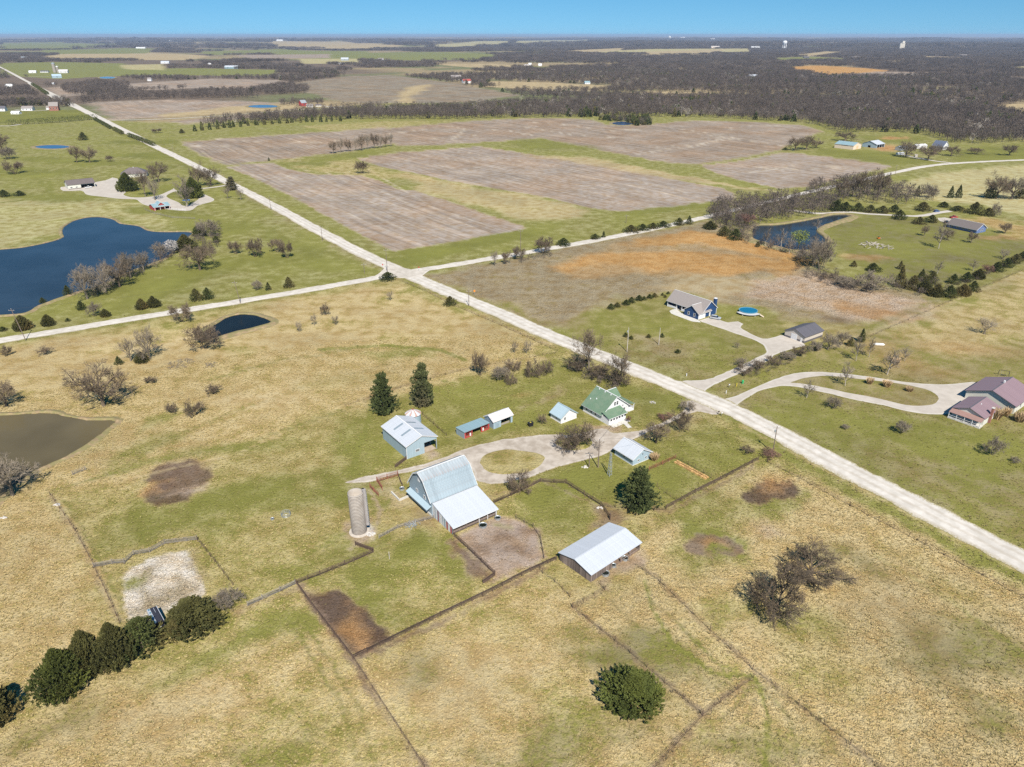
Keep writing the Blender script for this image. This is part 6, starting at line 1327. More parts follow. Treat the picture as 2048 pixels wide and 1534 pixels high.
# ------------------------------------------------------------------ trees and shrubs one can tell apart
# kind, base x, base y, top y, width (pixels of the photograph), label[, group]
TREES = [
 # lower pasture
 ('bigcedar', 1264, 1436, 1330, 128, 'big round green cedar alone in the lower pasture'),
 ('bigcedar', 130, 1404, 1288, 96, 'green cedar at the near end of the cedar row'),
 ('bronze', 182, 1364, 1252, 84, 'bronze cedar right behind the green cedar of the row'), ('bronze', 236, 1346, 1236, 84, 'broad bronze cedar in the middle of the cedar row'),
 ('cedar', 285, 1322, 1226, 104, 'dark cedar beside the black trailer, left of it'), ('bronze', 388, 1278, 1186, 116, 'wide cedar right of the black trailer'), ('cedar', 352, 1285, 1235, 40, 'small cedar tucked in front of the black trailer'),
 ('greyshrub', 458, 1228, 1172, 66, 'bare grey shrub at the far end of the cedar row'), ('bronze', -10, 1470, 1356, 100, 'dark bronze cedar cut by the picture edge, below the row'),
 ('low', 1552, 1222, 1112, 128, 'spreading bare tree in the tussock pasture, nearer of the pair'), ('low', 1622, 1150, 1078, 134, 'spreading bare tree in the tussock pasture, farther of the pair'),
 # left pasture and ponds
 ('round', 208, 812, 722, 112, 'tall bare tree between the brown pond and the small dark pond'), ('round', 12, 812, 762, 66, 'bare tree on the upper bank of the brown pond'), ('grey', 26, 990, 905, 104, 'gnarled grey tree at the lower end of the brown pond'),
 ('shrub', 14, 714, 690, 30, 'bare bush at the edge below the crossroad'), ('shrub', 92, 714, 692, 34, 'bare bush in the straw pasture below the crossroad'),
 ('thin', 262, 722, 672, 40, 'leaning thin bare tree left of the bronze pasture cedar'), ('grey', 300, 716, 648, 56, 'tall thin bare tree behind the bronze pasture cedar'), ('bronze', 284, 728, 702, 30, 'small bronze cedar in the left pasture'), ('cone', 238, 732, 711, 24, 'small green cedar left of the bronze pasture cedar'),
 ('shrub', 410, 708, 646, 84, 'big bare thicket at the end of the small dark pond'), ('shrub', 362, 650, 606, 54, 'dark bare bush beside the crossroad above the small pond'),
 ('shrub', 343, 832, 806, 32, 'small bare bush left of the pair below the tall bare tree'), ('shrub', 390, 838, 800, 46, 'round bare bush right of the pair below the tall bare tree'), ('shrub', 303, 771, 752, 30, 'little bare bush right of the tall bare tree'), ('shrub', 428, 794, 768, 38, 'wispy bare bush leaning over the straw grass'),
 ('thin', 598, 664, 641, 18, 'leftmost sapling of the four in the straw pasture'), ('thin', 629, 651, 626, 16, 'second sapling from the left of the four in the straw pasture'), ('shrub', 651, 633, 606, 22, 'bushiest sapling of the four in the straw pasture'), ('thin', 672, 649, 628, 20, 'rightmost sapling of the four in the straw pasture'), ('thin', 781, 601, 580, 18, 'single sapling in the straw below the crossroads'),
 ('cedar', 900, 614, 590, 28, 'round cedar beside the main road past the crossroads'), ('cedar', 776, 563, 542, 36, 'wide dark cedar bush at the crossroads corner'),
 # along the crossroad
 ('bronze', 47, 664, 628, 40, 'large bronze cedar behind the leaning roadside pole'), ('bronze', 97, 654, 627, 28, 'bronze cedar second from the leaning roadside pole'), ('cedar', 136, 644, 635, 11, 'tiny cedar between the roadside cedars and the grey bush'), ('cedar', 6, 664, 652, 20, 'dark low cedar at the edge above the crossroad'),
 ('bronze', 284, 621, 595, 28, 'left cedar of the first touching pair by the crossroad'), ('bronze', 308, 617, 590, 28, 'right cedar of the first touching pair by the crossroad'), ('greyshrub', 190, 636, 603, 32, 'grey bush between two little cedars by the crossroad'), ('cedar', 163, 622, 600, 20, 'little cedar left of the grey roadside bush'), ('bronze', 211, 636, 616, 22, 'little cedar right of the grey roadside bush'),
 ('cedar', 393, 604, 575, 28, 'left cedar of the second touching pair by the crossroad'), ('cedar', 416, 601, 573, 26, 'right cedar of the second touching pair by the crossroad'), ('greyshrub', 516, 582, 560, 26, 'grey bush beside a slim roadside cedar'), ('cone', 537, 582, 563, 18, 'slim cedar right of the grey bush by the crossroad'), ('cone', 578, 578, 552, 32, 'pointed cedar by the crossroad nearest the junction'),
 ('cedar', 86, 607, 594, 15, 'small cedar on the lower shore of the big pond'), ('cedar', 136, 592, 569, 18, 'upright cedar at the end of the pond-side trees'),
 # pond dam trees
 ('grey', 175, 598, 530, 62, 'first bare tree of the pond dam row, by the upright cedar'), ('grey', 212, 584, 522, 58, 'second bare tree of the pond dam row'), ('round', 240, 574, 505, 56, 'tallest brown bare tree of the pond dam row'), ('grey', 262, 556, 500, 46, 'pale bare tree leaning over the pond dam'), ('grey', 288, 542, 498, 42, 'last bare tree at the open end of the dam row'),
 ('grey', 322, 518, 484, 40, 'bare tree left of the white blossom tree'), ('blossom', 345, 508, 478, 28, 'white blossoming tree on the pond dam'), ('bronze', 372, 504, 466, 44, 'rusty bronze cedar right of the white blossom tree'), ('round', 400, 540, 482, 74, 'big dark bare tree below the rusty pond cedar'), ('greyshrub', 420, 478, 436, 60, 'large grey bush at the corner of the big pond'), ('cedar', 433, 486, 470, 16, 'small round cedar below the large grey pond bush'), ('cedar', 396, 474, 450, 26, 'dark cedar at the tip of the big pond'),
 ('shrub', 472, 511, 480, 34, 'leftmost round bush of the four in the west meadow'), ('shrub', 511, 518, 476, 46, 'biggest round bush of the four in the west meadow'), ('shrub', 555, 507, 474, 34, 'third round bush from the left in the west meadow'), ('shrub', 575, 519, 481, 34, 'rightmost round bush of the four in the west meadow'),
 # far west meadow
 ('cedar', 167, 281, 263, 20, 'lone cedar above the small sky-blue pond'), ('round', 154, 325, 290, 24, 'narrow bare tree beside the small sky-blue pond'), ('round', 180, 325, 288, 36, 'broad bare tree beside the small sky-blue pond'), ('shrub', 220, 324, 310, 18, 'small bush right of the pond trees in the far meadow'),
 ('round', 4, 303, 268, 40, 'bare tree at the edge above the far meadow bushes'), ('greyshrub', 18, 320, 293, 38, 'grey bush at the edge of the far meadow'), ('shrub', 30, 350, 320, 44, 'dark round bush by the meadow fence'), ('cedar', 9, 395, 378, 24, 'low cedar at the edge above the big pond'), ('cedar', 40, 393, 380, 24, 'low round cedar right of the edge cedar above the big pond'),
 ('bigcedar', 256, 384, 343, 42, 'big cedar hiding the hipped-roof house'), ('round', 318, 364, 323, 42, 'bare oak on the lawn right of the hipped-roof house'), ('vase', 291, 393, 340, 36, 'slender bare tree right of the big yard cedar'), ('thin', 310, 400, 352, 32, 'bare tree behind the small red barn'), ('pale', 374, 414, 346, 48, 'pale-barked bare tree beside the round drive'), ('bigcedar', 388, 398, 352, 40, 'dark cedar behind the pale-barked tree'), ('round', 398, 372, 322, 34, 'tall bare tree against the gravel road'), ('round', 422, 372, 334, 40, 'bare tree with ivy right of the tall roadside one'), ('pine', 464, 380, 352, 24, 'ragged pine where the lane meets the gravel road'), ('thin', 456, 397, 372, 18, 'small bare tree below the ragged pine'), ('thin', 482, 400, 373, 16, 'last small bare tree on the lawn by the road'),
 ('cedar', 364, 267, 257, 12, 'tiny cedar at the start of the wood belt'), ('shrub', 315, 267, 256, 24, 'low bare bush by the green field left of the wood belt'),
 # tilled fields
 ('shrub', 724, 349, 320, 34, 'lone round bush in the grass waterway between the fields'), ('cone', 538, 322, 314, 7, 'tiny cedar on the headland between two fields'),
 # east of the junction
 ('shrub', 1012, 530, 500, 24, 'small bare bush by the crossroad, first past the junction'), ('thin', 990, 532, 498, 20, 'broken pale stump tree by the crossroad past the junction'), ('shrub', 1035, 522, 492, 36, 'tangled bush left of the big roadside bush'), ('shrub', 1086, 512, 472, 54, 'big dark bare bush beside the crossroad'), ('cedar', 1127, 494, 474, 30, 'round cedar right of the big dark roadside bush'), ('cedar', 1190, 480, 466, 22, 'low cedar of the little roadside pair'), ('cone', 1207, 476, 461, 12, 'upright cedar of the little roadside pair'),
 ('cedar', 1262, 467, 448, 34, 'first cedar of the roadside hedge of cedars'), ('cedar', 1285, 463, 446, 30, 'second cedar of the roadside hedge of cedars'), ('cedar', 1306, 459, 444, 28, 'third cedar of the roadside hedge of cedars'), ('cedar', 1326, 456, 440, 30, 'last cedar of the roadside hedge of cedars'), ('cedar', 1358, 452, 434, 24, 'dark cedar after the gap in the roadside hedge'), ('cone', 1378, 450, 430, 20, 'pointed cedar after the gap in the roadside hedge'),
 ('bronze', 1420, 460, 440, 30, 'dark cedar at the top of the orange grass, left'), ('cedar', 1448, 474, 450, 30, 'dark cedar at the edge of the orange grass, middle'), ('cedar', 1470, 482, 455, 30, 'dark cedar at the edge of the orange grass, right'), ('cone', 1515, 495, 482, 16, 'small pointed cedar below the right-hand pond'),
 ('pale', 1530, 492, 455, 18, 'slim pale tree standing at the pond edge, left'), ('pale', 1562, 496, 455, 26, 'pale twin-stemmed tree at the pond edge'), ('willow', 1596, 500, 457, 36, 'willow just turning green at the pond edge'), ('pale', 1578, 508, 468, 20, 'slim pale tree in front of the greening willow'), ('pale', 1634, 462, 436, 20, 'pale dead tree at the neck of the pond'),
 ('redshrub', 1490, 455, 426, 44, 'reddish bare tree left of the pond'), ('greyshrub', 1640, 546, 470, 66, 'tall grey thicket at the outlet of the pond'), ('greyshrub', 1612, 528, 500, 56, 'low grey thicket left of the pond outlet'), ('shrub', 1655, 562, 545, 50, 'dark low brush below the pond outlet'),
 ('greyshrub', 1735, 588, 540, 90, 'wide purple-grey thicket left of the cedar belt'), ('greyshrub', 1690, 578, 550, 50, 'grey brush between the outlet and the wide thicket'),
 # blue house and its drive
 ('cedar', 1251, 675, 664, 12, 'young cedar at the pale pole, left'), ('cedar', 1262, 680, 670, 12, 'young cedar at the pale pole, right'), ('cedar', 1297, 677, 667, 12, 'young cedar between the two pale poles'), ('cedar', 1324, 676, 665, 10, 'young cedar at the second pale pole'), ('cedar', 1355, 708, 697, 14, 'young cedar alone on the front lawn'), ('thin', 1474, 697, 682, 14, 'small bare sapling on the front lawn'),
 # hedge of bare bushes along the blue house drive
 ('shrub', 1486, 752, 728, 44, 'first bare bush of the drive hedge, by the road'), ('greyshrub', 1484, 738, 715, 36, 'grey bush on the far side of the drive, near the road'), ('shrub', 1516, 745, 718, 42, 'second bare bush of the drive hedge'), ('shrub', 1545, 734, 710, 40, 'third bare bush of the drive hedge'), ('greyshrub', 1572, 724, 700, 40, 'fourth bush of the drive hedge, grey'), ('shrub', 1600, 716, 690, 40, 'fifth bare bush of the drive hedge'), ('greyshrub', 1628, 706, 680, 36, 'sixth bush of the drive hedge, grey'), ('grey', 1655, 700, 662, 44, 'bare tree at the corner of the charcoal-roofed garage'), ('cedar', 1632, 702, 688, 14, 'small dark cedar inside the drive hedge'), ('grey', 1682, 690, 660, 32, 'last bare tree past the drive hedge'), ('cedar', 1722, 686, 655, 14, 'narrow dark cedar past the drive hedge'), ('cedar', 1700, 694, 672, 16, 'round dark cedar past the drive hedge'),
 # lawn of the plum-roofed house
 ('pale', 1712, 722, 672, 26, 'pale birch on the lawn, leftmost of the far four'), ('pale', 1738, 714, 671, 22, 'pale birch on the lawn, second of the far four'), ('pale', 1774, 749, 692, 40, 'largest pale birch on the lawn'), ('pale', 1809, 722, 690, 24, 'pale birch right of the largest one'), ('pale', 1690, 772, 722, 30, 'pale birch inside the loop drive'), ('pale', 1613, 796, 756, 28, 'pale birch at the start of the loop drive'),
 ('grass', 1739, 768, 752, 18, 'first tall dry grass clump in the loop drive'), ('grass', 1773, 774, 757, 20, 'second tall dry grass clump in the loop drive'), ('grass', 1818, 783, 770, 18, 'third tall dry grass clump in the loop drive'), ('grass', 1792, 727, 713, 18, 'tall dry grass clump behind the largest birch'),
 ('grass', 1993, 838, 812, 22, 'tall dry grass by the brick chimney, left'), ('grass', 2012, 832, 812, 18, 'tall dry grass by the cream house corner, middle'), ('grass', 2038, 843, 820, 28, 'tall dry grass by the cream house corner, right'),
 ('greyshrub', 1803, 872, 838, 36, 'bare round shrub on the lawn below the loop drive'), ('greyshrub', 1668, 823, 792, 38, 'bare shrub on the lawn near the first birch'), ('greyshrub', 1690, 861, 847, 20, 'small bare shrub on the lawn near the road'), ('greyshrub', 1984, 918, 872, 48, 'large bare shrub on the lawn near the picture edge'), ('greyshrub', 2030, 930, 914, 22, 'small bare shrub at the picture edge'),
 ('thin', 1968, 668, 632, 44, 'lone bare tree in the dry pasture right of the cedar belt'),
 # cedar belt on the right
 ('cone', 1798, 578, 528, 30, 'tallest pointed cedar at the left end of the cedar belt'), ('cedar', 1824, 582, 548, 30, 'second cedar of the cedar belt'), ('bronze', 1848, 588, 556, 32, 'third cedar of the belt, bronze'), ('bronze', 1872, 596, 566, 32, 'lowest bronze cedar of the cedar belt'), ('cedar', 1898, 598, 568, 30, 'cedar right of the lowest bronze one'), ('cedar', 1862, 570, 540, 26, 'cedar at the back of the belt, dark'), ('cone', 1842, 562, 536, 22, 'pointed cedar at the back of the belt'), ('bronze', 1925, 594, 566, 34, 'cedar at the corner of the cedar belt'), ('cedar', 1945, 586, 560, 26, 'cedar just past the corner of the belt'), ('cedar', 1906, 570, 546, 24, 'back cedar above the belt corner'), ('cedar', 1932, 566, 542, 26, 'cedar starting the straight row'), ('bronze', 1956, 560, 536, 28, 'second cedar of the straight row'), ('redshrub', 1972, 550, 528, 26, 'reddish bush in the straight cedar row'), ('cedar', 1992, 546, 522, 28, 'cedar right of the reddish bush'), ('cedar', 2012, 537, 514, 28, 'fourth cedar of the straight row'), ('cedar', 2030, 529, 506, 28, 'fifth cedar of the straight row'), ('cedar', 2046, 521, 500, 26, 'cedar of the straight row at the picture edge'), ('cedar', 2070, 512, 490, 30, 'cedar row going on past the picture edge'),
 ('cone', 1707, 535, 520, 20, 'small cedar pair by the rusty meadow, left'), ('cedar', 1745, 545, 524, 30, 'dark cedar above the wide thicket'), ('cone', 1800, 540, 520, 16, 'pointed cedar at the lawn edge'),
 # lawn of the slate-blue house
 ('round', 1848, 472, 450, 16, 'small bare lawn tree left of the slate-blue house'), ('pale', 1877, 497, 440, 30, 'leaning white-trunked tree on the lawn'), ('round', 1894, 480, 453, 24, 'bare lawn tree behind the leaning white trunk'), ('round', 1942, 486, 462, 22, 'bare lawn tree in front of the slate-blue house'), ('round', 2009, 467, 444, 28, 'bare tree right of the slate-blue house'), ('thin', 2005, 518, 496, 28, 'small bare twin tree near the straight cedar row'), ('pale', 1946, 542, 518, 22, 'thin pale tree on the lower lawn, right'), ('pale', 1874, 548, 520, 20, 'thin pale tree on the lower lawn, left'),
 ('cedar', 1798, 441, 418, 28, 'round cedar between lane and lawn'), ('cedar', 1838, 450, 432, 28, 'left cedar by the parked cars'), ('cedar', 1862, 447, 428, 26, 'right cedar by the parked cars'), ('cedar', 1845, 424, 402, 34, 'cedar at the end of the lane hedge'), ('cedar', 1948, 430, 402, 34, 'tall cedar behind the slate-blue house'), ('cedar', 1975, 434, 414, 30, 'cedar right of the tall one behind the house'), ('grey', 1988, 432, 404, 28, 'grey bare tree right of the house cedars'), ('cedar', 1915, 424, 410, 36, 'low cedar behind the parked blue car'), ('cedar', 1887, 416, 402, 24, 'low cedar at the lane junction'),
 ('cedar', 1690, 424, 402, 30, 'first cedar of the hedge along the pond lane'), ('cedar', 1715, 424, 404, 28, 'second cedar of the hedge along the pond lane'), ('cedar', 1740, 427, 408, 28, 'third cedar of the hedge along the pond lane'), ('cedar', 1764, 428, 410, 28, 'fourth cedar of the hedge along the pond lane'), ('cedar', 1788, 426, 408, 26, 'fifth cedar of the hedge along the pond lane'), ('willow', 1706, 422, 412, 12, 'yellow-green shrub in the lane hedge'), ('cedar', 1672, 424, 398, 36, 'big dark cedar where the lane leaves the pond'),
 ('cone', 1900, 397, 370, 18, 'left pointed cedar of the pair in the pale hayfield'), ('cone', 1916, 397, 368, 20, 'right pointed cedar of the pair in the pale hayfield'), ('round', 1992, 398, 340, 50, 'tall bare tree in the hayfield clump'), ('grey', 2022, 398, 350, 60, 'grey bare tree in the hayfield clump'), ('cedar', 1980, 398, 362, 26, 'dark cedar in the hayfield clump, left'), ('cedar', 2040, 398, 376, 28, 'dark cedar in the hayfield clump, right'), ('round', 1755, 392, 336, 46, 'tall bare tree leaning beside the crossroad'), ('round', 1718, 396, 340, 34, 'bare tree left of the tall leaning one'), ('cone', 1834, 392, 370, 16, 'pointed cedar among the bare roadside trees'), ('grey', 1856, 396, 365, 36, 'grey bare tree right of the roadside cedar'), ('round', 1682, 395, 350, 32, 'bare tree over the bend of the crossroad'),
 ('round', 1590, 301, 272, 36, 'bare clump at the field corner, left tree'), ('round', 1612, 299, 270, 36, 'bare clump at the field corner, middle tree'), ('round', 1632, 296, 276, 28, 'bare clump at the field corner, right tree'), ('cedar', 1570, 301, 294, 12, 'tiny cedar at the foot of the field corner clump'),
 ('round', 1690, 282, 262, 44, 'bare tree behind the peach barn'), ('round', 1812, 314, 282, 44, 'bare tree in front of the grey tin shed'), ('round', 1856, 320, 284, 44, 'bare yard tree by the farm lane'), ('round', 1902, 312, 290, 34, 'bare tree right of the white farmhouse'), ('shrub', 1950, 310, 294, 34, 'brown bush right of the white farmhouse yard'), ('round', 2018, 311, 288, 32, 'bare tree by the road near the picture edge'), ('round', 1870, 308, 285, 30, 'bare tree close in front of the white farmhouse'),
 # farmyard
 ('pine', 768, 824, 741, 52, 'left and browner of the two tall pines behind the machine shed'), ('pine', 847, 810, 722, 46, 'right and darker of the two tall pines behind the machine shed'), ('pine', 1276, 1014, 930, 72, 'broad dark pine beside the vegetable garden'),
 ('low', 1150, 897, 830, 82, 'bare spreading tree on the grass island before the farmhouse'), ('round', 1312, 886, 838, 52, 'bare tree below the drive, left of two'), ('shrub', 1362, 868, 818, 52, 'bare tree below the drive, right of two'), ('redshrub', 1330, 846, 826, 40, 'reddish brush above the farm drive'), ('greyshrub', 1376, 828, 800, 44, 'grey brush at the mouth of the farm drive'),
 ('vase', 1178, 742, 655, 66, 'tallest bare tree of the roadside thicket behind the farmhouse'), ('vase', 1236, 772, 702, 58, 'second tall bare tree of the roadside thicket'), ('shrub', 1160, 748, 712, 64, 'dark low thicket left of the tall roadside trees'), ('shrub', 1200, 766, 726, 60, 'dark low thicket between the tall roadside trees'), ('shrub', 1238, 778, 738, 54, 'dark low thicket behind the farmhouse gable'),
 ('shrub', 960, 757, 702, 40, 'dense dark orchard bush'), ('greyshrub', 1000, 767, 728, 46, 'grey orchard bush right of the dense dark one'), ('low', 1026, 742, 712, 36, 'gnarled orchard tree, back left'), ('low', 1066, 752, 716, 38, 'gnarled orchard tree, middle'), ('low', 1093, 746, 715, 32, 'gnarled orchard tree, right'), ('low', 1022, 768, 742, 26, 'low orchard stub tree in front'), ('thin', 1029, 706, 681, 18, 'small bare tree by the straw pasture fence, left'), ('thin', 1053, 707, 677, 22, 'small bare tree by the straw pasture fence, right'),
 ('low', 1037, 979, 932, 54, 'bare apple tree right of the barn'), ('shrub', 1084, 852, 828, 24, 'bare bush behind the black trash bin'), ('shrub', 1494, 912, 890, 32, 'bare bush at the garden fence corner'), ('redshrub', 1538, 922, 896, 46, 'reddish bush around the foot of the road pole'), ('grass', 1308, 920, 902, 22, 'dry grass clump at the pale blue garage corner'), ('redshrub', 1257, 846, 832, 16, 'red shrub at the farmhouse annex corner'),
]
TREES = [t for t in TREES if t[0] != 'thin' or t[4] > 8]
for t in TREES: tree(*t)
ORD = ['first', 'second', 'third', 'fourth', 'fifth', 'sixth', 'seventh', 'eighth', 'ninth', 'tenth', 'eleventh', 'twelfth', 'thirteenth']
# row of bare trees on the field headland
for i, (x, y, ty, w) in enumerate([(667, 307, 281, 18), (682, 305, 275, 20), (697, 303, 274, 18), (712, 302, 272, 18), (724, 301, 268, 18), (736, 299, 266, 20), (749, 297, 265, 20), (761, 296, 266, 16), (771, 294, 266, 14), (782, 293, 264, 18)]):
    tree('thin' if i % 2 else 'round', x, y, ty, w, '%s bare tree from the left in the headland row between the tilled fields' % ORD[i], 'headland tree row')
# young cedars planted in a line by the navy house
for i, (x, y, w) in enumerate([(1222, 620, 18), (1234, 616, 16), (1252, 612, 18), (1263, 607, 18), (1278, 603, 18), (1288, 601, 12), (1299, 598, 14), (1309, 596, 14)]):
    tree('cedar', x, y, y - w * .8, w, '%s young cedar from the left in the planted line beside the navy house' % ORD[i], 'line of young cedars')
for i, (x, y) in enumerate([(1325, 592), (1330, 596), (1336, 589)]): tree('cedar', x, y, y - 7, 8, '%s very young cedar at the back corner of the navy house' % ('leftmost', 'frontmost', 'rearmost')[i], 'very young cedars')
# hedges: clipped evergreen walls
def hedge(px, w, h, label):
    C_ = resample([at2(*p) for p in px], 1.5); mb = MB(); r = random.Random(len(px) + int(px[0][0])); st = MB()
    for i, c in enumerate(C_):
        p = Vector((c[0], c[1], float(ground_z(*c))))
        if i % 3 == 0: seg(st, p - Vector((0, 0, .1)), p + Vector((0, 0, h * .6)), .08, .05)
        for k in range(26):
            o = rnd_unit(r); q = p + Vector((o.x * w / 2, o.y * w / 2, h * .52 + o.z * h * .46)); spray(mb, r, q, (o + Vector((0, 0, .4)) + rnd_unit(r) * .6).normalized(), .9, .7)
    e = empty('hedge', (0, 0, 0), 0, label, 'hedge'); mb.build('crown', CEDAR, e); st.build('trunk', BARK, e)
hedge([(258, 273), (285, 283), (308, 292)], 5, 4.5, 'long clipped cedar hedge beside the gravel road'); hedge([(228, 260), (245, 269)], 5, 4.5, 'short clipped cedar hedge beside the gravel road'); hedge([(190, 240), (210, 251), (222, 258)], 5, 4, 'scruffy cedar hedge higher up the gravel road'); hedge([(66, 171), (80, 180), (95, 190)], 8, 7, 'far dark hedge along the gravel road past the houses')
hedge([(18, 250), (36, 249)], 8, 7, 'leftmost dark hedge piece on the meadow lane'); hedge([(42, 249), (64, 248)], 8, 7, 'second dark hedge piece on the meadow lane'); hedge([(70, 248), (100, 246), (130, 244), (165, 241), (190, 239)], 9, 8, 'long dark hedge on the meadow lane')
# thickets and groves that read as one mass
def thicket(px, label, spacing, hs, ws, src=None, w=None, cat='thicket', nm='thicket'): scatter(nm, label, z3(fill(px, spacing)), src or FARB, hs, ws, w, cat)
thicket([(1405, 432), (1440, 412), (1500, 405), (1560, 400), (1600, 400), (1660, 400), (1675, 425), (1600, 436), (1540, 446), (1500, 452), (1460, 462), (1420, 452)], 'dense bare thicket of streamside trees between crossroad and pond', 5.5, (6, 11), (6, 9))
thicket([(1600, 385), (1660, 372), (1720, 362), (1800, 385), (1860, 396), (1880, 404), (1800, 410), (1700, 405), (1640, 402)], 'bare roadside trees behind the lane hedge', 8, (7, 12), (7, 10))
thicket([(-60, 212), (30, 205), (90, 206), (140, 205), (155, 214), (120, 214), (60, 212), (0, 218), (-60, 222)], 'bare grove round the far roadside houses', 11, (10, 16), (10, 14), FARB + FARC, [.13, .13, .13, .13, .1, .08, .08, .08, .07, .07])
thicket([(150, 205), (230, 190), (330, 190), (440, 186), (520, 196), (330, 198), (200, 203), (170, 208)], 'bare wood strip above the pink tilled field', 10, (9, 14), (9, 13))
thicket([(-60, 186), (20, 182), (60, 178), (62, 186), (20, 192), (-60, 198)], 'bare grove on the far left by the road', 11, (9, 14), (9, 13)); thicket([(120, 178), (190, 166), (260, 170), (250, 186), (180, 192), (140, 190)], 'bare grove round the bend of the far stream', 11, (10, 15), (10, 14))
thicket([(590, 222), (700, 216), (780, 212), (760, 218), (640, 226)], 'thin bare trees in front of the contour field', 14, (8, 13), (8, 11)); thicket([(555, 208), (600, 205), (640, 206), (650, 210), (570, 212)], 'bare yard trees round the far red barn', 10, (8, 13), (8, 11)); thicket([(505, 180), (560, 172), (620, 178), (610, 188), (540, 190)], 'bare grove left of the contour field', 11, (10, 14), (10, 13))
thicket([(1198, 240), (1225, 236), (1300, 238), (1302, 250), (1270, 252), (1262, 246), (1225, 243)], 'cedars and bare trees round the field pond', 7, (6, 11), (6, 9), FARB[:2] + FARC, [.2, .2, .2, .2, .2])
thicket([(1880, 580), (1960, 548), (2048, 512), (2048, 520), (1960, 558), (1890, 590)], 'brown undergrowth at the foot of the cedar row', 3.0, (1.2, 2.4), (2, 3.4)); thicket([(1770, 560), (1860, 556), (1900, 585), (1850, 595), (1790, 582)], 'bare undergrowth inside the cedar belt', 4.0, (2, 5), (3, 5))
thicket([(1030, 524), (1080, 512), (1110, 506), (1112, 512), (1060, 522), (1036, 530)], 'bare brush along the crossroad past the junction', 3.5, (1.5, 4), (2.5, 4)); thicket([(1140, 745), (1170, 738), (1240, 770), (1230, 782), (1170, 765)], 'undergrowth of the roadside thicket behind the farmhouse', 2.6, (2, 5), (2.6, 4.2)); thicket([(1470, 752), (1560, 722), (1640, 694), (1650, 700), (1570, 732), (1490, 760)], 'low brush at the foot of the drive hedge', 2.6, (.8, 1.8), (1.8, 2.8))

thicket([(1440, 452), (1490, 448), (1512, 455), (1506, 482), (1540, 492), (1590, 505), (1640, 502), (1660, 520), (1640, 545), (1600, 520), (1540, 502), (1490, 488), (1455, 474)], 'bare brush and saplings round the lower shore of the right-hand pond', 5.0, (3, 8), (3.5, 6))
thicket([(1590, 540), (1660, 545), (1700, 560), (1760, 575), (1740, 590), (1680, 580), (1610, 560)], 'grey brush along the creek below the right-hand pond', 4.5, (2, 5), (3, 5))

thicket([(160, 592), (225, 565), (300, 532), (340, 510), (352, 512), (300, 545), (230, 578), (175, 602)], 'bare brush filling the pond dam under the row of trees', 4.0, (2.5, 6), (3.5, 5.5))
thicket([(385, 470), (440, 450), (445, 480), (420, 520), (385, 535), (370, 505)], 'brown brush round the tip of the big pond', 4.5, (2, 5), (3, 5))
# ------------------------------------------------------------------ fences
FENCES = []
def fence(px, label, style='board', h=1.35, gap=3.0, mat=None, rails=4, pmat=None, name='fence', sag=True):
    """posts, and the rails or wires from corner to corner, each a piece of its own"""
    mat = mat or M_FENCE; pmat = pmat or mat; P = [Vector((*at2(*p), 0)) for p in px]
    for p in P: p.z = float(ground_z(p.x, p.y))
    e = empty(name, P[0], 0, label, 'fence'); o = P[0]
    FENCES.append((np.array([(p.x, p.y) for p in P]), style)); key = ('post', h, pmat.name, style)
    if key not in MODELS:
        w = .075 if style in ('board', 'pipe') else .055
        MODELS[key] = MB().tube([(0, 0, -.3), (0, 0, h * .6), (0, 0, h + .12)], [w * 1.05, w, w * .92], 6).mesh('post', pmat)
    pm = MODELS[key]
    for a, b in zip(P, P[1:]):
        L = (b - a).length; n = max(1, round(L / gap))
        for i in range(n + (b is P[-1])):
            q = a.lerp(b, i / n); inst('post', pm, e, q - o, (rng.uniform(-.04, .04), rng.uniform(-.04, .04), rng.uniform(0, 6)), (1.25 if i == 0 else 1, 1.25 if i == 0 else 1, rng.uniform(.92, 1.08) * (1.12 if i == 0 else 1)))
        d = (b - a); d.z = 0; s = Vector((-d.y, d.x, 0)).normalized() * .07
        for k in range(rails):
            z = h * (k + .75) / rails; mb = MB(); m = max(1, n)
            tw, th_ = {'board': (.045, .14), 'wire': (.022, .022), 'pipe': (.06, .06)}[style]
            for i in range(m):
                q0 = a.lerp(b, i / m) - o + s; q1 = a.lerp(b, (i + 1) / m) - o + s; dz0 = rng.uniform(-.04, .04) if sag else 0
                mb.bar(q0 + Vector((0, 0, z + dz0)), q1 + Vector((0, 0, z + (rng.uniform(-.04, .04) if sag else 0))), tw, th_)
            mb.build('rail' if style != 'wire' else 'wire', mat, e)
    return e
M_WIRE = plain('fence_wire', (.14, .10, .08), .8, .2, 2)
fence([(591.7, 1168), (622, 1210), (706, 1319)], 'brown board fence along the left side of the dark trampled lot', rails=4)
fence([(706, 1319), (735, 1305), (860, 1243), (985, 1183), (1062, 1143), (1113, 1120)], 'long brown board fence from the trampled lot up to the cattle shed', rails=4)
fence([(706, 1319), (760, 1402), (850, 1540)], 'brown wire fence running down to the bottom of the picture', 'wire', rails=5, h=1.2)
fence([(747, 1105), (690, 1130), (640, 1150), (591.7, 1168)], 'brown board fence between the grass lot and the silo pasture', rails=4)
fence([(711, 1091), (747, 1104)], 'short brown board gate panel below the silo', rails=6, gap=4, name='gate')
fence([(591.7, 1168), (560, 1183), (525, 1199), (495, 1212)], 'dark plank fence leading left from the lot corner', rails=4, mat=M_GREYW)
fence([(909, 1074), (950, 1112), (990, 1151)], 'brown board fence from the barn lean-to along the dirt lot', rails=4)
fence([(990, 1151), (966, 1168)], 'short brown gate at the end of the dirt lot fence', rails=6, gap=4, name='gate')
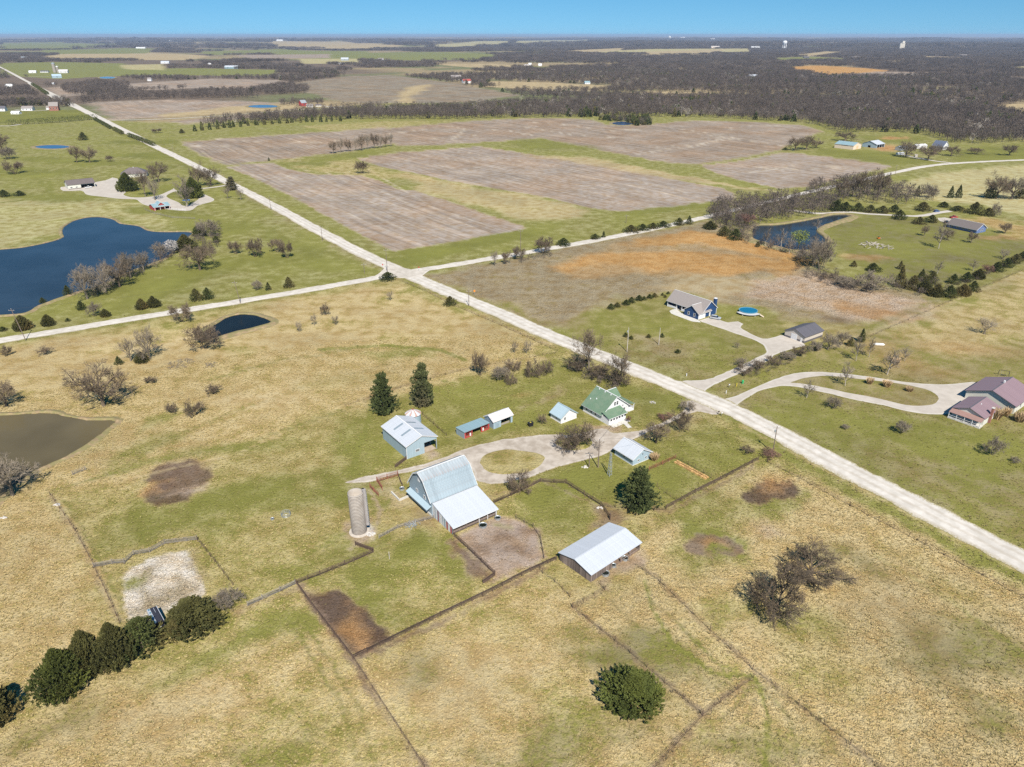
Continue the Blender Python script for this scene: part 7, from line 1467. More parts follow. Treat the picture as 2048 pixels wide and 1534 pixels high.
fence([(758, 1077), (795, 1057), (830, 1046), (868, 1037)], 'low grey rail fence below the barn gable', rails=3, mat=M_GREYW, h=1.1)
fence([(988, 1007), (1040, 984), (1081, 964), (1108, 966), (1132, 967), (1168, 990), (1202, 1012), (1220, 1038)], 'brown board fence curving from the barn round the grass paddock', rails=4)
fence([(1202, 1012), (1260, 1020), (1332, 1021)], 'thin post fence under the broad dark pine', 'wire', rails=4, gap=4)
fence([(1332, 1018), (1390, 986), (1440, 961), (1517, 920)], 'brown board fence between the garden lawn and the tussock pasture', rails=4)
fence([(1298, 941), (1325, 929), (1351, 917)], 'rusty garden fence on the garage side', 'pipe', rails=4, mat=M_RUST); fence([(1351, 917), (1390, 937), (1422, 956)], 'dark garden fence behind the straw bales', 'wire', rails=5, h=1.5)
fence([(1314, 974), (1353, 1002)], 'old wire fence between pine and garden', 'wire', rails=4, gap=3.5)
fence([(1032, 1037), (1066, 1055), (1080, 1076), (1088, 1118)], 'dark wire fence round the right side of the dirt lot', 'wire', rails=6, mat=M_WIRE)
fence([(795, 560), (850, 582), (905, 610), (1000, 650), (1115, 703)], 'wire fence between the straw pasture and the main road', 'wire', rails=4, gap=5, h=1.2)
fence([(1535, 925), (1600, 957), (1700, 1012), (1850, 1090), (2048, 1196), (2150, 1250)], 'woven wire fence along the tussock pasture beside the road', 'wire', rails=5, gap=4.5, h=1.25)
fence([(1085, 1147), (1110, 1165), (1140, 1195)], 'old brush-grown fence left of the cattle shed', 'wire', rails=4, gap=3); fence([(1145, 1216), (1210, 1181), (1200, 1170)], 'short wire fence in front of the cattle shed', 'wire', rails=5, gap=3)
fence([(1145, 1216), (1260, 1307), (1405, 1432), (1300, 1545)], 'thin wire fence passing the big round cedar', 'wire', rails=4, gap=5); fence([(1405, 1432), (1507, 1356)], 'thin wire cross fence right of the big round cedar', 'wire', rails=5, gap=5)
fence([(1255, 1122), (1285, 1140), (1320, 1165), (1420, 1262), (1505, 1340), (1700, 1490), (1790, 1560)], 'post and wire fence slanting down from the cattle shed', 'wire', rails=4, gap=6)
fence([(188, 1135), (225, 1128), (250, 1127), (268, 1110), (300, 1105), (330, 1088), (395, 1080)], 'wavy grey board fence above the chalky pen', rails=4, mat=M_GREYW); fence([(395, 1082), (430, 1125), (466, 1172)], 'wire fence on the right side of the chalky pen', 'wire', rails=4); fence([(188, 1135), (212, 1185), (240, 1248)], 'wire fence on the left side of the chalky pen', 'wire', rails=4); fence([(100, 990), (150, 1062), (188, 1133)], 'wire fence from the pond corner down to the chalky pen', 'wire', rails=4, gap=5)
fence([(796, 952), (775, 958), (754, 964), (765, 981)], 'red pipe corral panels beside the barn lane', 'pipe', rails=6, h=1.7, mat=M_RUST, gap=2.5); fence([(740, 976), (748, 984), (757, 993)], 'rusty brown corral panels leaning by the silo', 'pipe', rails=6, h=1.5, mat=M_RUST, gap=2.5)
fence([(796, 952), (800, 964), (805, 975)], 'short dark fence from the red panels to the barn', rails=4); fence([(815, 917), (790, 936)], 'dark plank gate at the corner of the machine shed', rails=6, name='gate', gap=4)
fence([(690, 812), (740, 796), (830, 766), (950, 735), (1112, 706)], 'wire fence between the straw pasture and the orchard', 'wire', rails=4, gap=6, h=1.1); fence([(845, 830), (868, 850), (893, 872)], 'dark wire fence behind the grain bin', 'wire', rails=5, gap=3)
fence([(1690, 697), (1780, 656), (1900, 603), (2048, 540)], 'wire fence along the mown strip right of the cedar belt', 'wire', rails=3, gap=8, h=1.2); fence([(290, 420), (310, 428), (345, 436), (390, 438)], 'pale rail fence below the small red barn', rails=3, mat=M_GREYW, gap=4); fence([(343, 419), (358, 421), (372, 421)], 'white picket posts beside the small red barn', rails=2, mat=M_WHITE, gap=3)
fence([(105, 905), (140, 950), (160, 943)], 'old gate panel left of the bare patch', 'pipe', rails=4, gap=4, mat=M_GREYW) if False else None
fence([(146, 950), (172, 940)], 'grey rail gate panel in the silo pasture', 'pipe', rails=5, gap=4, mat=M_GREYW, name='gate')

# ------------------------------------------------------------------ poles
def pole(bx, by, ty, label, mat=None, arm=True, can=False, lean=0, name='utility_pole', r0=.15):
    p, h, w = size_at(bx, by, ty, 4); e = empty(name, p, 0, label, 'pole'); mat = mat or M_POLE
    MB().tube([(0, 0, -.4), (lean * .5, 0, h / 2), (lean, 0, h)], [r0 * 1.15, r0, r0 * .75], 8).build('shaft', mat, e)
    if arm:
        MB().box(lean - 1.2, lean + 1.2, -.06, .06, h - .75, h - .6).build('crossarm', M_GREYW, e)
        for x in (-1.1, 0, 1.1): MB().lathe([(.05, 0), (.09, .06), (.05, .2), (.02, .22)], 8).build('insulator', M_WHITE, e, loc=(lean + x, 0, h - .6 if x else h))
    if can: MB().lathe([(.01, 0), (.24, .02), (.24, .8), (.01, .86)], 12, (lean - .38, 0)).build('transformer', M_GALV, e, loc=(0, 0, h - 2.2))
    return Vector((p.x + lean, p.y, p.z + h))
tops = {}
tops['road'] = pole(1545, 906, 852, 'tall utility pole with transformer rising from the reddish bush', can=True)
tops['lawnA'] = pole(1254, 704, 655, 'taller pale pole with transformer on the front lawn', M_PALEPOLE, False, True); tops['lawnB'] = pole(1317.5, 689.5, 655.5, 'shorter pale pole on the front lawn', M_PALEPOLE, False)
tops['yard'] = pole(1196, 935, 878, 'yard light pole beside the farm drive', None, True); tops['yard2'] = pole(1178, 934, 908, 'short meter pole left of the yard light pole', None, True)
def tower():
    p, h, w = size_at(1219, 951, 905, 4); e = empty('lattice_mast', p, R(20), 'grey lattice windmill mast by the pale blue garage', 'mast')
    for i in range(3):
        a = i * 2.094; MB().tube([(math.cos(a) * .75, math.sin(a) * .75, -.2), (math.cos(a) * .25, math.sin(a) * .25, h)], .09, 5).build('leg', M_GALV, e)
    for k in range(7):
        t = k / 7; r0 = .75 - .5 * t; mb = MB()
        for i in range(3): a, b = i * 2.094, (i + 1) * 2.094; mb.bar((math.cos(a) * r0, math.sin(a) * r0, h * t + .3), (math.cos(b) * r0, math.sin(b) * r0, h * t + .3), .07)
        mb.build('brace', M_GALV, e)
tower()
for a in [(52, 681, 618, 'leaning utility pole at the left end of the crossroad', -2.2), (481, 607, 563, 'utility pole beside the crossroad above the small pond', -1.2), (729, 547, 527, 'H-shaped pole near the junction', 0), (775, 546, 498, 'utility pole at the junction corner', 0), (645, 482, 452, 'utility pole along the upper main road, nearest the junction', 0), (542, 420, 394, 'second utility pole up the main road', 0), (938, 612, 580, 'utility pole past the junction beside the main road', 0), (1041, 513, 460, 'utility pole beside the crossroad east of the junction', 0), (1252, 446, 430, 'utility pole at the edge of the big field by the crossroad', 0), (1421, 413, 396, 'utility pole by the streamside thicket', 0), (1562, 394, 376, 'utility pole by the crossroad bend', 0), (1790, 350, 330, 'utility pole near the eastern farm lane', 0), (346, 305, 291, 'far utility pole on the road past the hedge', 0), (466, 378, 352, 'utility pole at the homestead lane', 0)]:
    tops[a[3]] = pole(*a[:4], lean=a[4])
M_CABLE = plain('cable', (.05, .05, .055), .6, .1, 1)
def wire(a, b, label, sag=.9):
    pts = [a.lerp(b, t / 10) - Vector((0, 0, sag * 4 * (t / 10) * (1 - t / 10))) for t in range(11)]
    tag(MB().tube([p - a for p in pts], .022, 4).build('overhead_wire', M_CABLE, None, loc=a), label, 'wire')
wire(tops['road'], tops['yard'], 'overhead wire from the road pole to the yard light pole'); wire(tops['yard'], Vector((40.5, 222, 6.2)), 'overhead wire from the yard light pole to the farmhouse', .5); wire(tops['lawnA'], tops['lawnB'], 'overhead wire between the two pale lawn poles', .4)
wire(tops['utility pole at the junction corner'], tops['utility pole past the junction beside the main road'], 'overhead wire along the main road past the junction'); wire(tops['utility pole at the junction corner'], tops['utility pole along the upper main road, nearest the junction'], 'overhead wire up the main road from the junction'); wire(tops['utility pole at the junction corner'], tops['utility pole beside the crossroad east of the junction'], 'overhead wire along the crossroad east of the junction'); wire(tops['leaning utility pole at the left end of the crossroad'], tops['utility pole beside the crossroad above the small pond'], 'overhead wire along the crossroad by the big pond')

# ------------------------------------------------------------------ yard things
def stock_tank(px, py, rpx, label, hgt=.65, fill_=M_TROUGH):
    p, h, w = size_at(px, py, py - 5, rpx * 2); e = empty('stock_tank', p, rng.uniform(0, 6), label, 'stock tank'); r0 = w / 2
    MB().lathe([(r0 * .97, 0), (r0, .2), (r0 * 1.0, hgt), (r0 + .05, hgt + .03), (r0 - .05, hgt + .03), (r0 - .06, .1)], 24).build('wall', M_GALV, e, True); MB().lathe([(.01, hgt * .62), (r0 - .06, hgt * .62)], 24).build('water', fill_, e)
    MB().tube([(r0 - .05, 0, hgt * .4), (r0 + .35, 0, hgt * .4), (r0 + .35, 0, 0)], .04, 6).build('pipe', M_GALV, e)
stock_tank(966, 1053, 8, 'round galvanised stock tank at the front of the barn lean-to'); stock_tank(995.5, 1038, 6, 'smaller round stock tank at the lean-to corner'); stock_tank(1210.5, 1149, 8, 'largest of three stock tanks beside the cattle shed'); stock_tank(1227, 1133, 5, 'smallest of three stock tanks beside the cattle shed'); stock_tank(1250, 1119, 6.3, 'stock tank near the open end of the cattle shed'); stock_tank(804, 979, 4.6, 'dark round tub in the pen beside the barn', .6, M_BLACK); stock_tank(545, 1039, 3.2, 'small black tub alone in the silo pasture', .4, M_BLACK)
def hay_ring(px, py, label):
    p = at(px, py); e = empty('hay_ring', p, 0, label, 'hay feeder')
    for z in (.15, .6, 1.1): MB().tube([(1.25 * math.cos(t * PI / 9), 1.25 * math.sin(t * PI / 9), z) for t in range(19)], .045, 5, False).build('hoop', M_GALV, e)
    for i in range(12): a = i * PI / 6; MB().bar((1.25 * math.cos(a), 1.25 * math.sin(a), .05), (1.25 * math.cos(a), 1.25 * math.sin(a), 1.12), .05).build('bar', M_GALV, e)
hay_ring(572, 1031, 'round steel hay ring in the silo pasture')
def bin_():
    p = at(1061, 852); e = empty('trash_bin', p, R(30), 'black wheeled trash bin by the bare bush', 'bin'); MB().hexa([(-.7, -.5, 0), (.7, -.5, 0), (.7, .5, 0), (-.7, .5, 0)], [(-.85, -.6, 1.3), (.85, -.6, 1.3), (.85, .6, 1.3), (-.85, .6, 1.3)]).build('body', M_BLACKP, e); MB().box(-.9, .9, -.65, .65, 1.31, 1.42).build('lid', M_BLACKP, e); MB().box(-.25, .25, -.2, .2, 1.43, 1.47).build('lid_label', M_YEL, e)
    for x in (-.6, .6): MB().tube([(x - .05, .55, .15), (x + .05, .55, .15)], .15, 10).build('wheel', M_RUBBER, e)
bin_()
def horse_trailer():
    a = at(303, 1216, 2.3); b = at(319, 1246, 2.3); d = b - a; L = d.length; ang = math.atan2(d.y, d.x); c = (a + b) / 2
    e = empty('horse_trailer', (c.x, c.y, 0), ang, 'black and silver horse trailer parked among the cedars', 'trailer'); w = 2.1; h = 2.35
    MB().hexa([(-L / 2, -w / 2, .55), (L / 2, -w / 2, .55), (L / 2, w / 2, .55), (-L / 2, w / 2, .55)], [(-L / 2 + .05, -w / 2 + .06, h), (L / 2 - .2, -w / 2 + .06, h), (L / 2 - .2, w / 2 - .06, h), (-L / 2 + .05, w / 2 - .06, h)]).build('body', M_BLACKP, e)
    MB().box(-L / 2 + .1, L / 2 - .3, -w / 2 + .3, w / 2 - .3, h, h + .08).build('roof', plain('trailer_roof', (.035, .035, .045), .45, .15, 2), e)
    for y in (-w / 2 + .02, w / 2 - .02): MB().bar((-L / 2, y, h - .02), (L / 2 - .2, y, h - .02), .14, .12).build('trim', M_SILV, e)
    MB().bar((-L / 2 + .4, .3, h + .1), (-L / 2 + 2.2, .3, h + .1), .08, .05).build('trim', M_SILV, e)
    MB().hexa([(-L / 2 + .08, -w / 2 + .08, h), (L / 2 - .3, -w / 2 + .08, h), (L / 2 - .3, -w / 2 + .62, h), (-L / 2 + .08, -w / 2 + .62, h)], [(-L / 2 + .08, -w / 2 + .08, h + .06), (L / 2 - .3, -w / 2 + .08, h + .06), (L / 2 - .3, -w / 2 + .62, h + .14), (-L / 2 + .08, -w / 2 + .62, h + .14)]).build('roof_panel', M_SILV, e)
    for i in range(5): x = -L / 2 + .5 + i * (L - 1.3) / 4; MB().hexa([(x - .24, -w / 2 + .18, h + .08), (x + .24, -w / 2 + .18, h + .08), (x + .24, -w / 2 + .52, h + .13), (x - .24, -w / 2 + .52, h + .13)], [(x - .24, -w / 2 + .18, h + .11), (x + .24, -w / 2 + .18, h + .11), (x + .24, -w / 2 + .52, h + .16), (x - .24, -w / 2 + .52, h + .16)]).build('roof_window', plain('tinted_window', (.05, .16, .22), .15, .1, 2), e)
    for i in range(4): x = -L / 2 + .6 + i * (L - 1.4) / 3; MB().box(x - .35, x + .35, -w / 2 - .02, -w / 2 + .03, 1.35, 1.95).build('window', M_SKY, e); MB().box(x - .35, x + .35, w / 2 - .03, w / 2 + .02, 1.35, 1.95).build('window', M_SKY, e)
    MB().box(L / 2, L / 2 + 1.1, -w / 2 + .1, w / 2 - .1, .9, 1.7).build('nose', M_BLACKP, e); MB().bar((L / 2 + 1.0, 0, .6), (L / 2 + 1.9, 0, .6), .15).build('hitch', M_BLACKP, e); MB().box(L / 2 + .2, L / 2 + .7, -.4, .1, 1.7, 1.78).build('hatch', M_WHITE, e)
    for y in (-w / 2 - .05, w / 2 + .05):
        for x in (-.5, .5):
            q = MB().tube([(x, y - .1, .36), (x, y + .1, .36)], .36, 14).build('wheel', M_RUBBER, e); MB().tube([(x, y - .12, .36), (x, y + .12, .36)], .18, 10).build('rim', M_SILV, q)
horse_trailer()
def vehicle(px, py, ang, label, paint_, kind='suv', cat='car', name='parked_car'):
    p = at(px, py); e = empty(name, p, R(ang), label, cat); L, w = (4.8, 1.9) if kind == 'suv' else (5.6, 2.0)
    prof = {'suv': [(-2.4, .45), (2.35, .45), (2.4, .75), (2.2, 1.0), (1.2, 1.1), (-2.3, 1.15), (-2.4, .8)], 'truck': [(-2.8, .5), (2.7, .5), (2.8, .85), (2.6, 1.1), (1.4, 1.2), (-2.75, 1.2), (-2.8, .8)]}[kind]
    MB().prism([(x, -w / 2, z) for x, z in prof][::-1], (0, 0, 0), (0, w, 0)).build('body', paint_, e)
    cab = {'suv': (-2.25, -1.95, 1.15, .45, 1.1, 1.7), 'truck': (-.6, -.35, 1.3, .7, 1.18, 1.85)}[kind]; x0, x1, x2, x3, z0, z1 = cab
    MB().hexa([(x0, -w / 2 + .05, z0), (x2, -w / 2 + .05, z0), (x2, w / 2 - .05, z0), (x0, w / 2 - .05, z0)], [(x1, -w / 2 + .22, z1 - .04), (x3, -w / 2 + .22, z1 - .04), (x3, w / 2 - .22, z1 - .04), (x1, w / 2 - .22, z1 - .04)]).build('windows', M_GLASS, e)
    MB().box(x1 - .05, x3 + .08, -w / 2 + .2, w / 2 - .2, z1 - .04, z1 + .04).build('roof', paint_, e)
    for x in (-1.45, 1.45):
        for y in (-w / 2 + .08, w / 2 - .08):
            q = MB().tube([(x, y - .12, .34), (x, y + .12, .34)], .34, 14).build('wheel', M_RUBBER, e); MB().tube([(x, y - .13, .34), (x, y + .13, .34)], .19, 10).build('rim', M_SILV, q)
    for y in (-.65, .65): MB().box(prof[3][0] - .02, prof[3][0] + .16, y - .18, y + .18, .72, .9).build('headlight', M_WHITE, e); MB().box(prof[-1][0] - .03, prof[-1][0] + .06, y - .14, y + .14, .82, 1.0).build('tail_light', M_REDP, e)
    if kind == 'truck': MB().box(-2.7, -.75, -w / 2 + .12, w / 2 - .12, 1.19, 1.21).build('bed', M_BLACKP, e)
vehicle(1431, 638, -30, 'silver car parked at the navy house garage', M_SILV); vehicle(177, 376, 38, 'white pickup truck in the bay of the brown-roofed carport shed', M_WHITE, 'truck', 'truck', 'pickup_truck'); vehicle(373, 402, 15, 'dark blue truck under the pale-barked tree', M_BLUECAR, 'truck', 'truck', 'pickup_truck')
vehicle(1873, 424, 20, 'blue-grey car on the lane by the low cedars', M_BLUECAR); vehicle(1907, 436, 10, 'red and white pickup behind the slate-blue house', M_REDP, 'truck', 'truck', 'pickup_truck'); vehicle(1893, 446, 35, 'black car at the end of the slate-blue house', M_BLACKP)
def pool():
    p, h, w = size_at(1496, 625, 617, 36); e = empty('swimming_pool', p, R(-10), 'round above-ground pool with blue water and pale deck', 'swimming pool'); r0 = w / 2
    MB().lathe([(r0, -.1), (r0, 1.2), (r0 + .12, 1.22), (r0 + .12, 1.28), (r0 - .12, 1.28), (r0 - .12, .2)], 36).build('wall', plain('pool_wall', (.16, .33, .40), .5, .05, 1), e); MB().lathe([(.01, 1.12), (r0 - .11, 1.12)], 36).build('water', M_POOLW, e)
    dk = MB(); n = 14
    for i in range(n):
        t0, t1 = [R(205 + 120 * (i + q) / n) for q in (0, 1)]; P4 = [(r_ * math.cos(t), r_ * math.sin(t)) for r_, t in ((r0 + .14, t0), (r0 + 2.0, t0), (r0 + 2.0, t1), (r0 + .14, t1))]
        dk.hexa([(x, y, .82) for x, y in P4], [(x, y, .96) for x, y in P4])
    dk.build('deck', plain('deck_pale', (.50, .485, .47), .8, .1, 1), e)
    for x in (-r0 * .7, 0, r0 * .6): MB().box(x - .08, x + .08, -r0 * .95 - 1.2, -r0 * .95 - 1.04, -.1, .82).build('deck_post', M_WHITE, e)
    for i in range(4): MB().box(r0 * 1.1 + .1 + i * .45, r0 * 1.1 + .55 + i * .45, -r0 - 1.4, -r0 + .2, .8 - i * .25, .9 - i * .25).build('step', M_PEACH, e)
    MB().lathe([(.4, 0), (.4, .8), (.01, .9)], 12, (-r0 - .5, -r0 * .4)).build('pump', M_BLACKP, e)
pool()
def garden():
    a, b = at(1356, 922), at(1418, 955); d = (b - a); n = 13; s = Vector((-d.y, d.x, 0)).normalized()
    for row in range(2):
        for i in range(n):
            p = a.lerp(b, (i + .5) / n) - s * (.5 + row * 1.0); o = MB().box(-.52, .52, -.27, .27, -.02, .46); q = o.build('straw_bale', M_STRAWB, None); q.location = p; q.rotation_euler = (0, 0, math.atan2(d.y, d.x) + rng.uniform(-.12, .12))
            tag(q, '%s straw bale from the garage end in the %s row of the garden bed' % (ORD[i], 'front' if row else 'back'), 'straw bale', 'front row of straw bales' if row else 'back row of straw bales')
garden()
def sign(px, py, ty, label, mat, w, shape='diamond'):
    p, h, _ = size_at(px, py, ty, 4); e = empty('road_sign', p, R(15), label, 'sign'); MB().box(-.04, .04, -.03, .03, -.2, h - w * .4).build('post', M_GALV, e)
    c = h - w * .5; pts = [(0, c - w * .7), (w * .7, c), (0, c + w * .7), (-w * .7, c)] if shape == 'diamond' else [(math.cos(PI / 8 + i * PI / 4) * w * .55, c + math.sin(PI / 8 + i * PI / 4) * w * .55) for i in range(8)]
    MB().prism([(x, -.05, z) for x, z in pts], (0, 0, 0), (0, -.02, 0)).build('plate', mat, e)
sign(949, 590, 580, 'orange diamond warning sign past the junction', M_ORANGE, .9); sign(838, 542, 533, 'stop sign at the east side of the junction', M_REDP, .75, 'stop'); sign(766, 541, 528, 'stop sign at the west side of the junction', M_REDP, .75, 'stop')
def marker(px, py, hgt, r0, mat, label, name='marker_post', cat='post'):
    p = at(px, py); e = empty(name, p, rng.uniform(0, 6), label, cat); MB().tube([(0, 0, -.1), (0, 0, hgt)], r0, 8).build('post', mat, e); MB().lathe([(r0 * 1.15, hgt), (r0 * 1.1, hgt + r0), (.01, hgt + r0 * 1.6)], 8).build('cap', mat, e)
marker(1373, 752, .9, .16, M_WHITE, 'white marker post on the front lawn by the road'); marker(1452, 787, 1.1, .13, M_WHITE, 'white marker post between the two drives'); marker(1473, 773, 1.2, .12, M_YEL, 'yellow marker post between the two drives'); marker(1485, 767, .9, .4, M_GRN, 'green drum at the start of the drive hedge', 'drum', 'drum'); marker(779, 1118, 2.2, .09, M_PALEPOLE, 'pale water hydrant post in the grass lot'); marker(1220, 1040, 2.0, .14, M_FENCE, 'stout gate post behind the cattle shed')
def mailbox(px, py, ang, label, mat):
    p = at(px, py); e = empty('mailbox', p, R(ang), label, 'mailbox'); MB().box(-.06, .06, -.06, .06, -.1, 1.05).build('post', M_GREYW, e)
    prof = [(-.14, 1.05), (.14, 1.05), (.14, 1.22)] + [(.14 * math.cos(t), 1.22 + .14 * math.sin(t)) for t in (.5, 1.05, 1.57, 2.1, 2.6)] + [(-.14, 1.22)]; MB().prism([(-.28, y, z) for y, z in prof], (0, 0, 0), (.56, 0, 0)).build('box', mat, e); MB().box(-.02, .1, .15, .17, 1.25, 1.42).build('flag', M_REDP, e)
mailbox(1437, 829, 40, 'black mailbox at the mouth of the farm drive', M_BLACKP); mailbox(1443, 832, 40, 'white mailbox next to the black one', M_WHITE); mailbox(1458, 775, 40, 'pale mailbox stand across the road', M_WHITE)
def heap(px, py, wpx, hgt, label, mat, n=26, ln=1.6, rr=.07, name='brush_pile', cat='pile'):
    p, _, w = size_at(px, py, py - 5, wpx); e = empty(name, p, rng.uniform(0, 6), label, cat); r = random.Random(int(px * 7 + py))
    for i in range(n):
        a = r.uniform(0, 6.28); u = math.sqrt(r.random()) * w / 2; z = hgt * (1 - (2 * u / w) ** 2) * r.uniform(.3, 1); c = Vector((math.cos(a) * u, math.sin(a) * u, z)); d = Vector((r.uniform(-1, 1), r.uniform(-1, 1), r.uniform(-.35, .35))).normalized() * ln * r.uniform(.5, 1)
        MB().tube([c - d / 2, c + d / 2 + Vector((0, 0, r.uniform(-.1, .15)))], [rr, rr * .5], 5).build('branch', mat, e)
heap(362, 728, 54, 1.0, 'wide grey brush pile near the big bare thicket', BARKG, 60, 2.4, .08); heap(421, 730, 28, .8, 'small pale brush pile right of the wide one', BARKG, 30, 2.0, .09); heap(825, 1050, 30, .5, 'heap of grey poles beside the low grey rail fence', M_GALV, 22, 3.0, .08, 'pole_heap'); heap(1752, 492, 60, 1.2, 'stack of pale felled logs on the lawn', BARKW, 40, 6.0, .25, 'log_pile'); heap(1306, 806, 0.1 + 14, .5, 'small woodpile on the farmhouse lawn', M_STONE, 12, 1.0, .14, 'wood_pile')
def rocks(px, py, wpx, n, label, s0=.35):
    p, _, w = size_at(px, py, py - 5, wpx); e = empty('rock_heap', p, 0, label, 'rocks'); r = random.Random(int(px + py))
    for i in range(n):
        a = r.uniform(0, 6.28); u = math.sqrt(r.random()) * w / 2; s = s0 * r.uniform(.5, 1.2); mb = MB(); k = 7
        mb.lathe([(s * r.uniform(.7, 1), -.1), (s * r.uniform(.9, 1.1), s * .35), (s * r.uniform(.4, .7), s * r.uniform(.6, .9)), (.01, s * .9)], k); q = mb.build('rock', M_STONE, e); q.location = (math.cos(a) * u, math.sin(a) * u * .6, 0); q.rotation_euler = (0, 0, r.uniform(0, 6))
rocks(114, 1010, 14, 10, 'small heap of pale rocks by the pond pasture fence'); rocks(8, 1035, 18, 9, 'scatter of pale rocks at the picture edge below the brown pond'); rocks(741, 1068, 20, 22, 'broken pale stones round the silo foot', .4); rocks(1200, 1016, 12, 10, 'pale rocks by the paddock fence corner'); rocks(1170, 934, 14, 8, 'pale stones at the foot of the yard poles', .4)
def frame_swing():
    p = at(2006, 752); e = empty('swing_set', p, R(-25), 'black swing frame on the grass behind the cream house', 'swing')
    for x in (-1.8, 1.8):
        for y in (-.9, .9): MB().bar((x, y, 0), (x * .95, 0, 2.3), .1).build('leg', M_BLACKP, e)
    MB().bar((-1.8, 0, 2.32), (1.8, 0, 2.32), .12).build('top_bar', M_BLACKP, e); MB().box(-.9, .9, -.25, .25, .5, .58).build('seat', M_BLACKP, e)
    for x in (-.85, .85): MB().bar((x, 0, .58), (x, 0, 2.3), .04).build('chain', M_GALV, e)
frame_swing()
def lowwall():
    P = [at(783, 986), at(799, 1002), at(824, 991)]; e = empty('low_wall', P[0], 0, 'low concrete wall round the pen beside the barn', 'wall')
    for a, b in zip(P, P[1:]): MB().bar(a - P[0] + Vector((0, 0, .3)), b - P[0] + Vector((0, 0, .3)), .3, .7).build('wall_length', CONCM, e)
lowwall()
def boat():
    p = at(1758, 689); e = empty('upturned_boat', p, R(-8), 'white upturned boat lying on the lawn near the birches', 'boat'); MB().add([(-2.6, 0, .1), (-1.6, -.7, 0), (1.8, -.7, 0), (2.4, 0, .1), (1.8, .7, 0), (-1.6, .7, 0), (-1.6, 0, .65), (1.7, 0, .6)], [(0, 1, 6), (1, 2, 7, 6), (2, 3, 7), (3, 4, 7), (4, 5, 6, 7), (5, 0, 6)]).build('hull', M_WHITE, e); MB().bar((-1.8, 0, .68), (1.8, 0, .63), .08).build('keel', M_GALV, e)
boat()
def excavator():
    p = at(1757, 478); e = empty('skid_loader', p, R(20), 'small orange loader beside the stack of felled logs', 'loader'); MB().box(-1.3, 1.2, -.8, .8, .5, 1.5).build('body', M_ORANGE, e); MB().box(-.7, .5, -.7, .7, 1.5, 2.3).build('cab', M_GLASS, e); MB().bar((-.9, .85, 1.4), (2.2, .85, .5), .2).build('arm', M_ORANGE, e); MB().bar((-.9, -.85, 1.4), (2.2, -.85, .5), .2).build('arm', M_ORANGE, e); MB().box(2.0, 2.6, -1, 1, .1, .7).build('bucket', M_GALV, e)
    for y in (-.85, .85):
        for x in (-.8, .8): MB().tube([(x, y - .15, .42), (x, y + .15, .42)], .42, 12).build('wheel', M_RUBBER, e)
    e.scale = (.65, .65, .65)
excavator()

# ------------------------------------------------------------------ grass tussocks of the near pastures
def tussocks():
    m, nt, b = newmat('tussock'); a = nd(nt, 'ShaderNodeAttribute', attribute_name='tint', attribute_type='INSTANCER'); nt.links.new(a.outputs['Color'], b.inputs['Base Color'])
    b.inputs['Roughness'].default_value = .9; b.inputs['Specular IOR Level'].default_value = .1
    src = []
    for v in range(4):
        r = random.Random(900 + v); mb = MB()
        for i in range(13):
            t = r.uniform(0, 6.28); o = Vector((math.cos(t), math.sin(t), 0)); s = Vector((-o.y, o.x, 0)) * r.uniform(.07, .12); p = o * r.uniform(.02, .2); q = p + o * r.uniform(.12, .42) + Vector((0, 0, r.uniform(.5, 1.0))); n = len(mb.v)
            mb.v += [tuple(p - s), tuple(p + s), tuple(q)]; mb.f.append((n, n + 1, n + 2))
        src.append(make_source(mb, 'tussock', m))
    N = 150000; az = np.radians(nrg.uniform(-50, 50, N)); rr = np.sqrt(nrg.uniform(78 ** 2, 300 ** 2, N)) ; P = np.stack([rr * np.sin(az), rr * np.cos(az)], 1)
    keep = np.ones(N, bool)
    for K in KEEPOUT:
        lo, hi = K.min(0), K.max(0); ix = np.nonzero((P[:, 0] > lo[0]) & (P[:, 0] < hi[0]) & (P[:, 1] > lo[1]) & (P[:, 1] < hi[1]))[0]
        if len(ix): keep[ix] &= ~inside(P[ix], K)
    for px, w in ((MAIN_PX, 6.2), (CROSS_PX, 5.0)):
        M = polyw(px)
        for p, q in zip(M, M[1:]):
            e = q - p; t = np.clip(((P - p) @ e) / (e @ e), 0, 1); keep &= np.hypot(*(P - p - t[:, None] * e).T) > w
    for o in bpy.data.objects:
        if o.type == 'EMPTY' and o.get('category') in ('shed', 'garage', 'house', 'barn', 'silo', 'grain bin', 'trailer'): keep &= np.hypot(P[:, 0] - o.location.x, P[:, 1] - o.location.y) > (14 if o.get('category') == 'barn' else 9.5 if o.get('category') in ('shed', 'house') else 5)
    P = P[keep]; col, hab = ground_cover(P)
    ok = nrg.random(len(P)) < np.clip((hab[:, 1] - .55) * 2.2, 0, 1); P, col, hab = P[ok], col[ok], hab[ok]
    n = len(P); g = np.clip(hab[:, 0] * 1.15 - .25 + nrg.normal(0, .22, n), 0, 1)[:, None]; tint = (np.array((.150, .145, .034)) * g + col * np.array((1.0, .99, .95)) * (1 - g)) * nrg.uniform(.78, 1.10, (n, 1))
    o = scatter('grass', 'dry tussock grass of the near pastures', z3(P), src, (.16, .40), (.45, .95), cat='grass')
    at_ = o.data.attributes.new('tint', 'FLOAT_COLOR', 'POINT'); at_.data.foreach_set('color', np.concatenate([tint, np.ones((n, 1))], 1).astype(np.float32).ravel())
    return src
TUSS = tussocks()
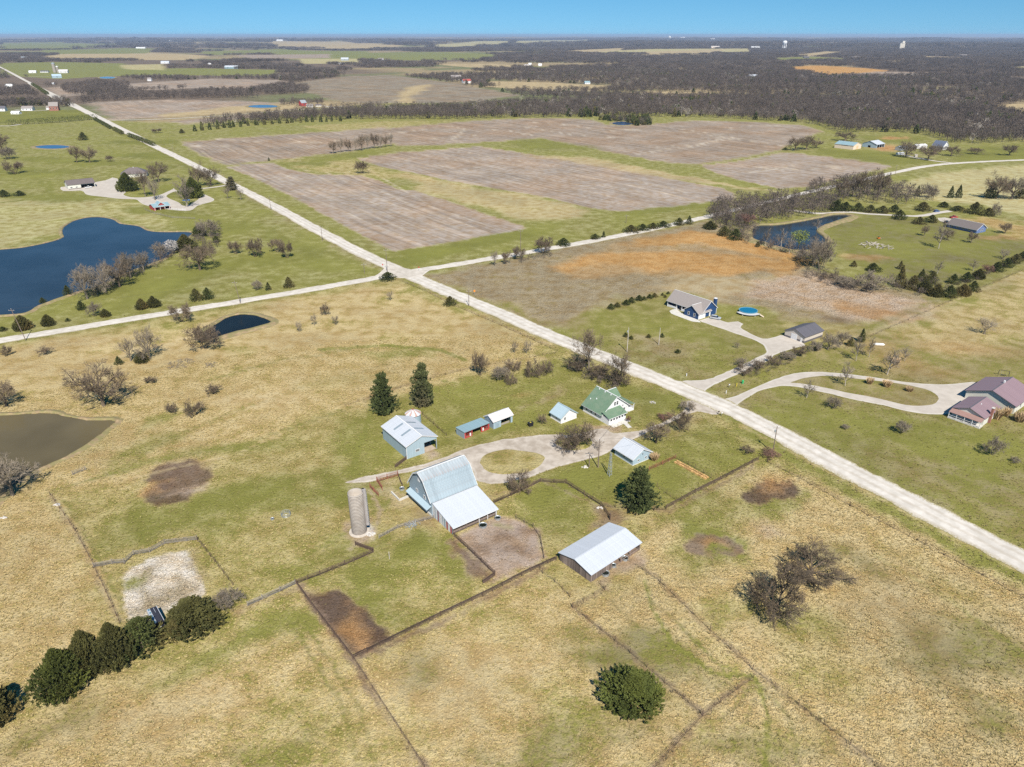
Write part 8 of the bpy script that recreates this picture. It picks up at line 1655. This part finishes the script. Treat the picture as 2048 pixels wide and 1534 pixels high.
def verge():
    """dead weeds left standing along fences and road ditches, out of reach of the mower"""
    L = []
    for P, st in FENCES:
        if np.hypot(*P[0]) > 420: continue
        n = 0
        for p, q in zip(P, P[1:]):
            d = np.hypot(*(q - p)); k = int(d / (.8 if st == 'board' else 1.7)); t = nrg.random(k)[:, None]; L.append(p + (q - p) * t + nrg.normal(0, .28, (k, 2)))
    for px, off, sp in ((CROSS_PX, -5.6, 1.6), (CROSS_PX, 5.6, 2.4), (MAIN_PX, 7.2, 2.0), (MAIN_PX, -7.6, 1.6)):
        C_ = resample([at2(*p) for p in px], sp); T = np.gradient(C_, axis=0); T /= np.linalg.norm(T, axis=1)[:, None]; Q = C_ + np.stack([-T[:, 1], T[:, 0]], 1) * off + nrg.normal(0, .7, C_.shape); r = np.hypot(*Q.T); cl = fbm(Q[:, 0] / 16, Q[:, 1] / 16, 2) > .46
        Q = Q[(r < 420) & cl]; X = at2(800, 543); Q = Q[np.hypot(Q[:, 0] - X[0], Q[:, 1] - X[1]) > 16]
        for D in ((1385, 800), (1410, 775), (1455, 812)): Y = at2(*D); Q = Q[np.hypot(Q[:, 0] - Y[0], Q[:, 1] - Y[1]) > 9]
        L.append(Q)
    P = np.concatenate(L); n = len(P); base = np.array([(.26, .195, .11), (.36, .28, .15), (.18, .145, .085)])[nrg.integers(0, 3, n)]
    o = scatter('weeds', 'dead brown weeds standing along fences and road ditches', z3(P), TUSS, (.28, .65), (.4, .85), cat='weeds')
    a = o.data.attributes.new('tint', 'FLOAT_COLOR', 'POINT'); a.data.foreach_set('color', np.concatenate([base * nrg.uniform(.75, 1.25, (n, 1)), np.ones((n, 1))], 1).astype(np.float32).ravel())
verge()
# ------------------------------------------------------------------ the air between
def haze():
    mb = MB().box(-66000, 66000, -66000, 66000, -45, 150)
    m = bpy.data.materials.new('haze'); m.use_nodes = True; nt = m.node_tree; nt.nodes.clear()
    o = nd(nt, 'ShaderNodeOutputMaterial'); v = nd(nt, 'ShaderNodeVolumePrincipled')
    v.inputs['Color'].default_value = (.62, .78, 1.0, 1); v.inputs['Density'].default_value = 3.8e-5; v.inputs['Anisotropy'].default_value = 0.1
    nt.links.new(v.outputs[0], o.inputs['Volume'])
    h = mb.build('haze', m); tag(h, 'thin blue haze over the far country', 'haze', kind='stuff')
    h['kind'] = 'stuff'
haze()
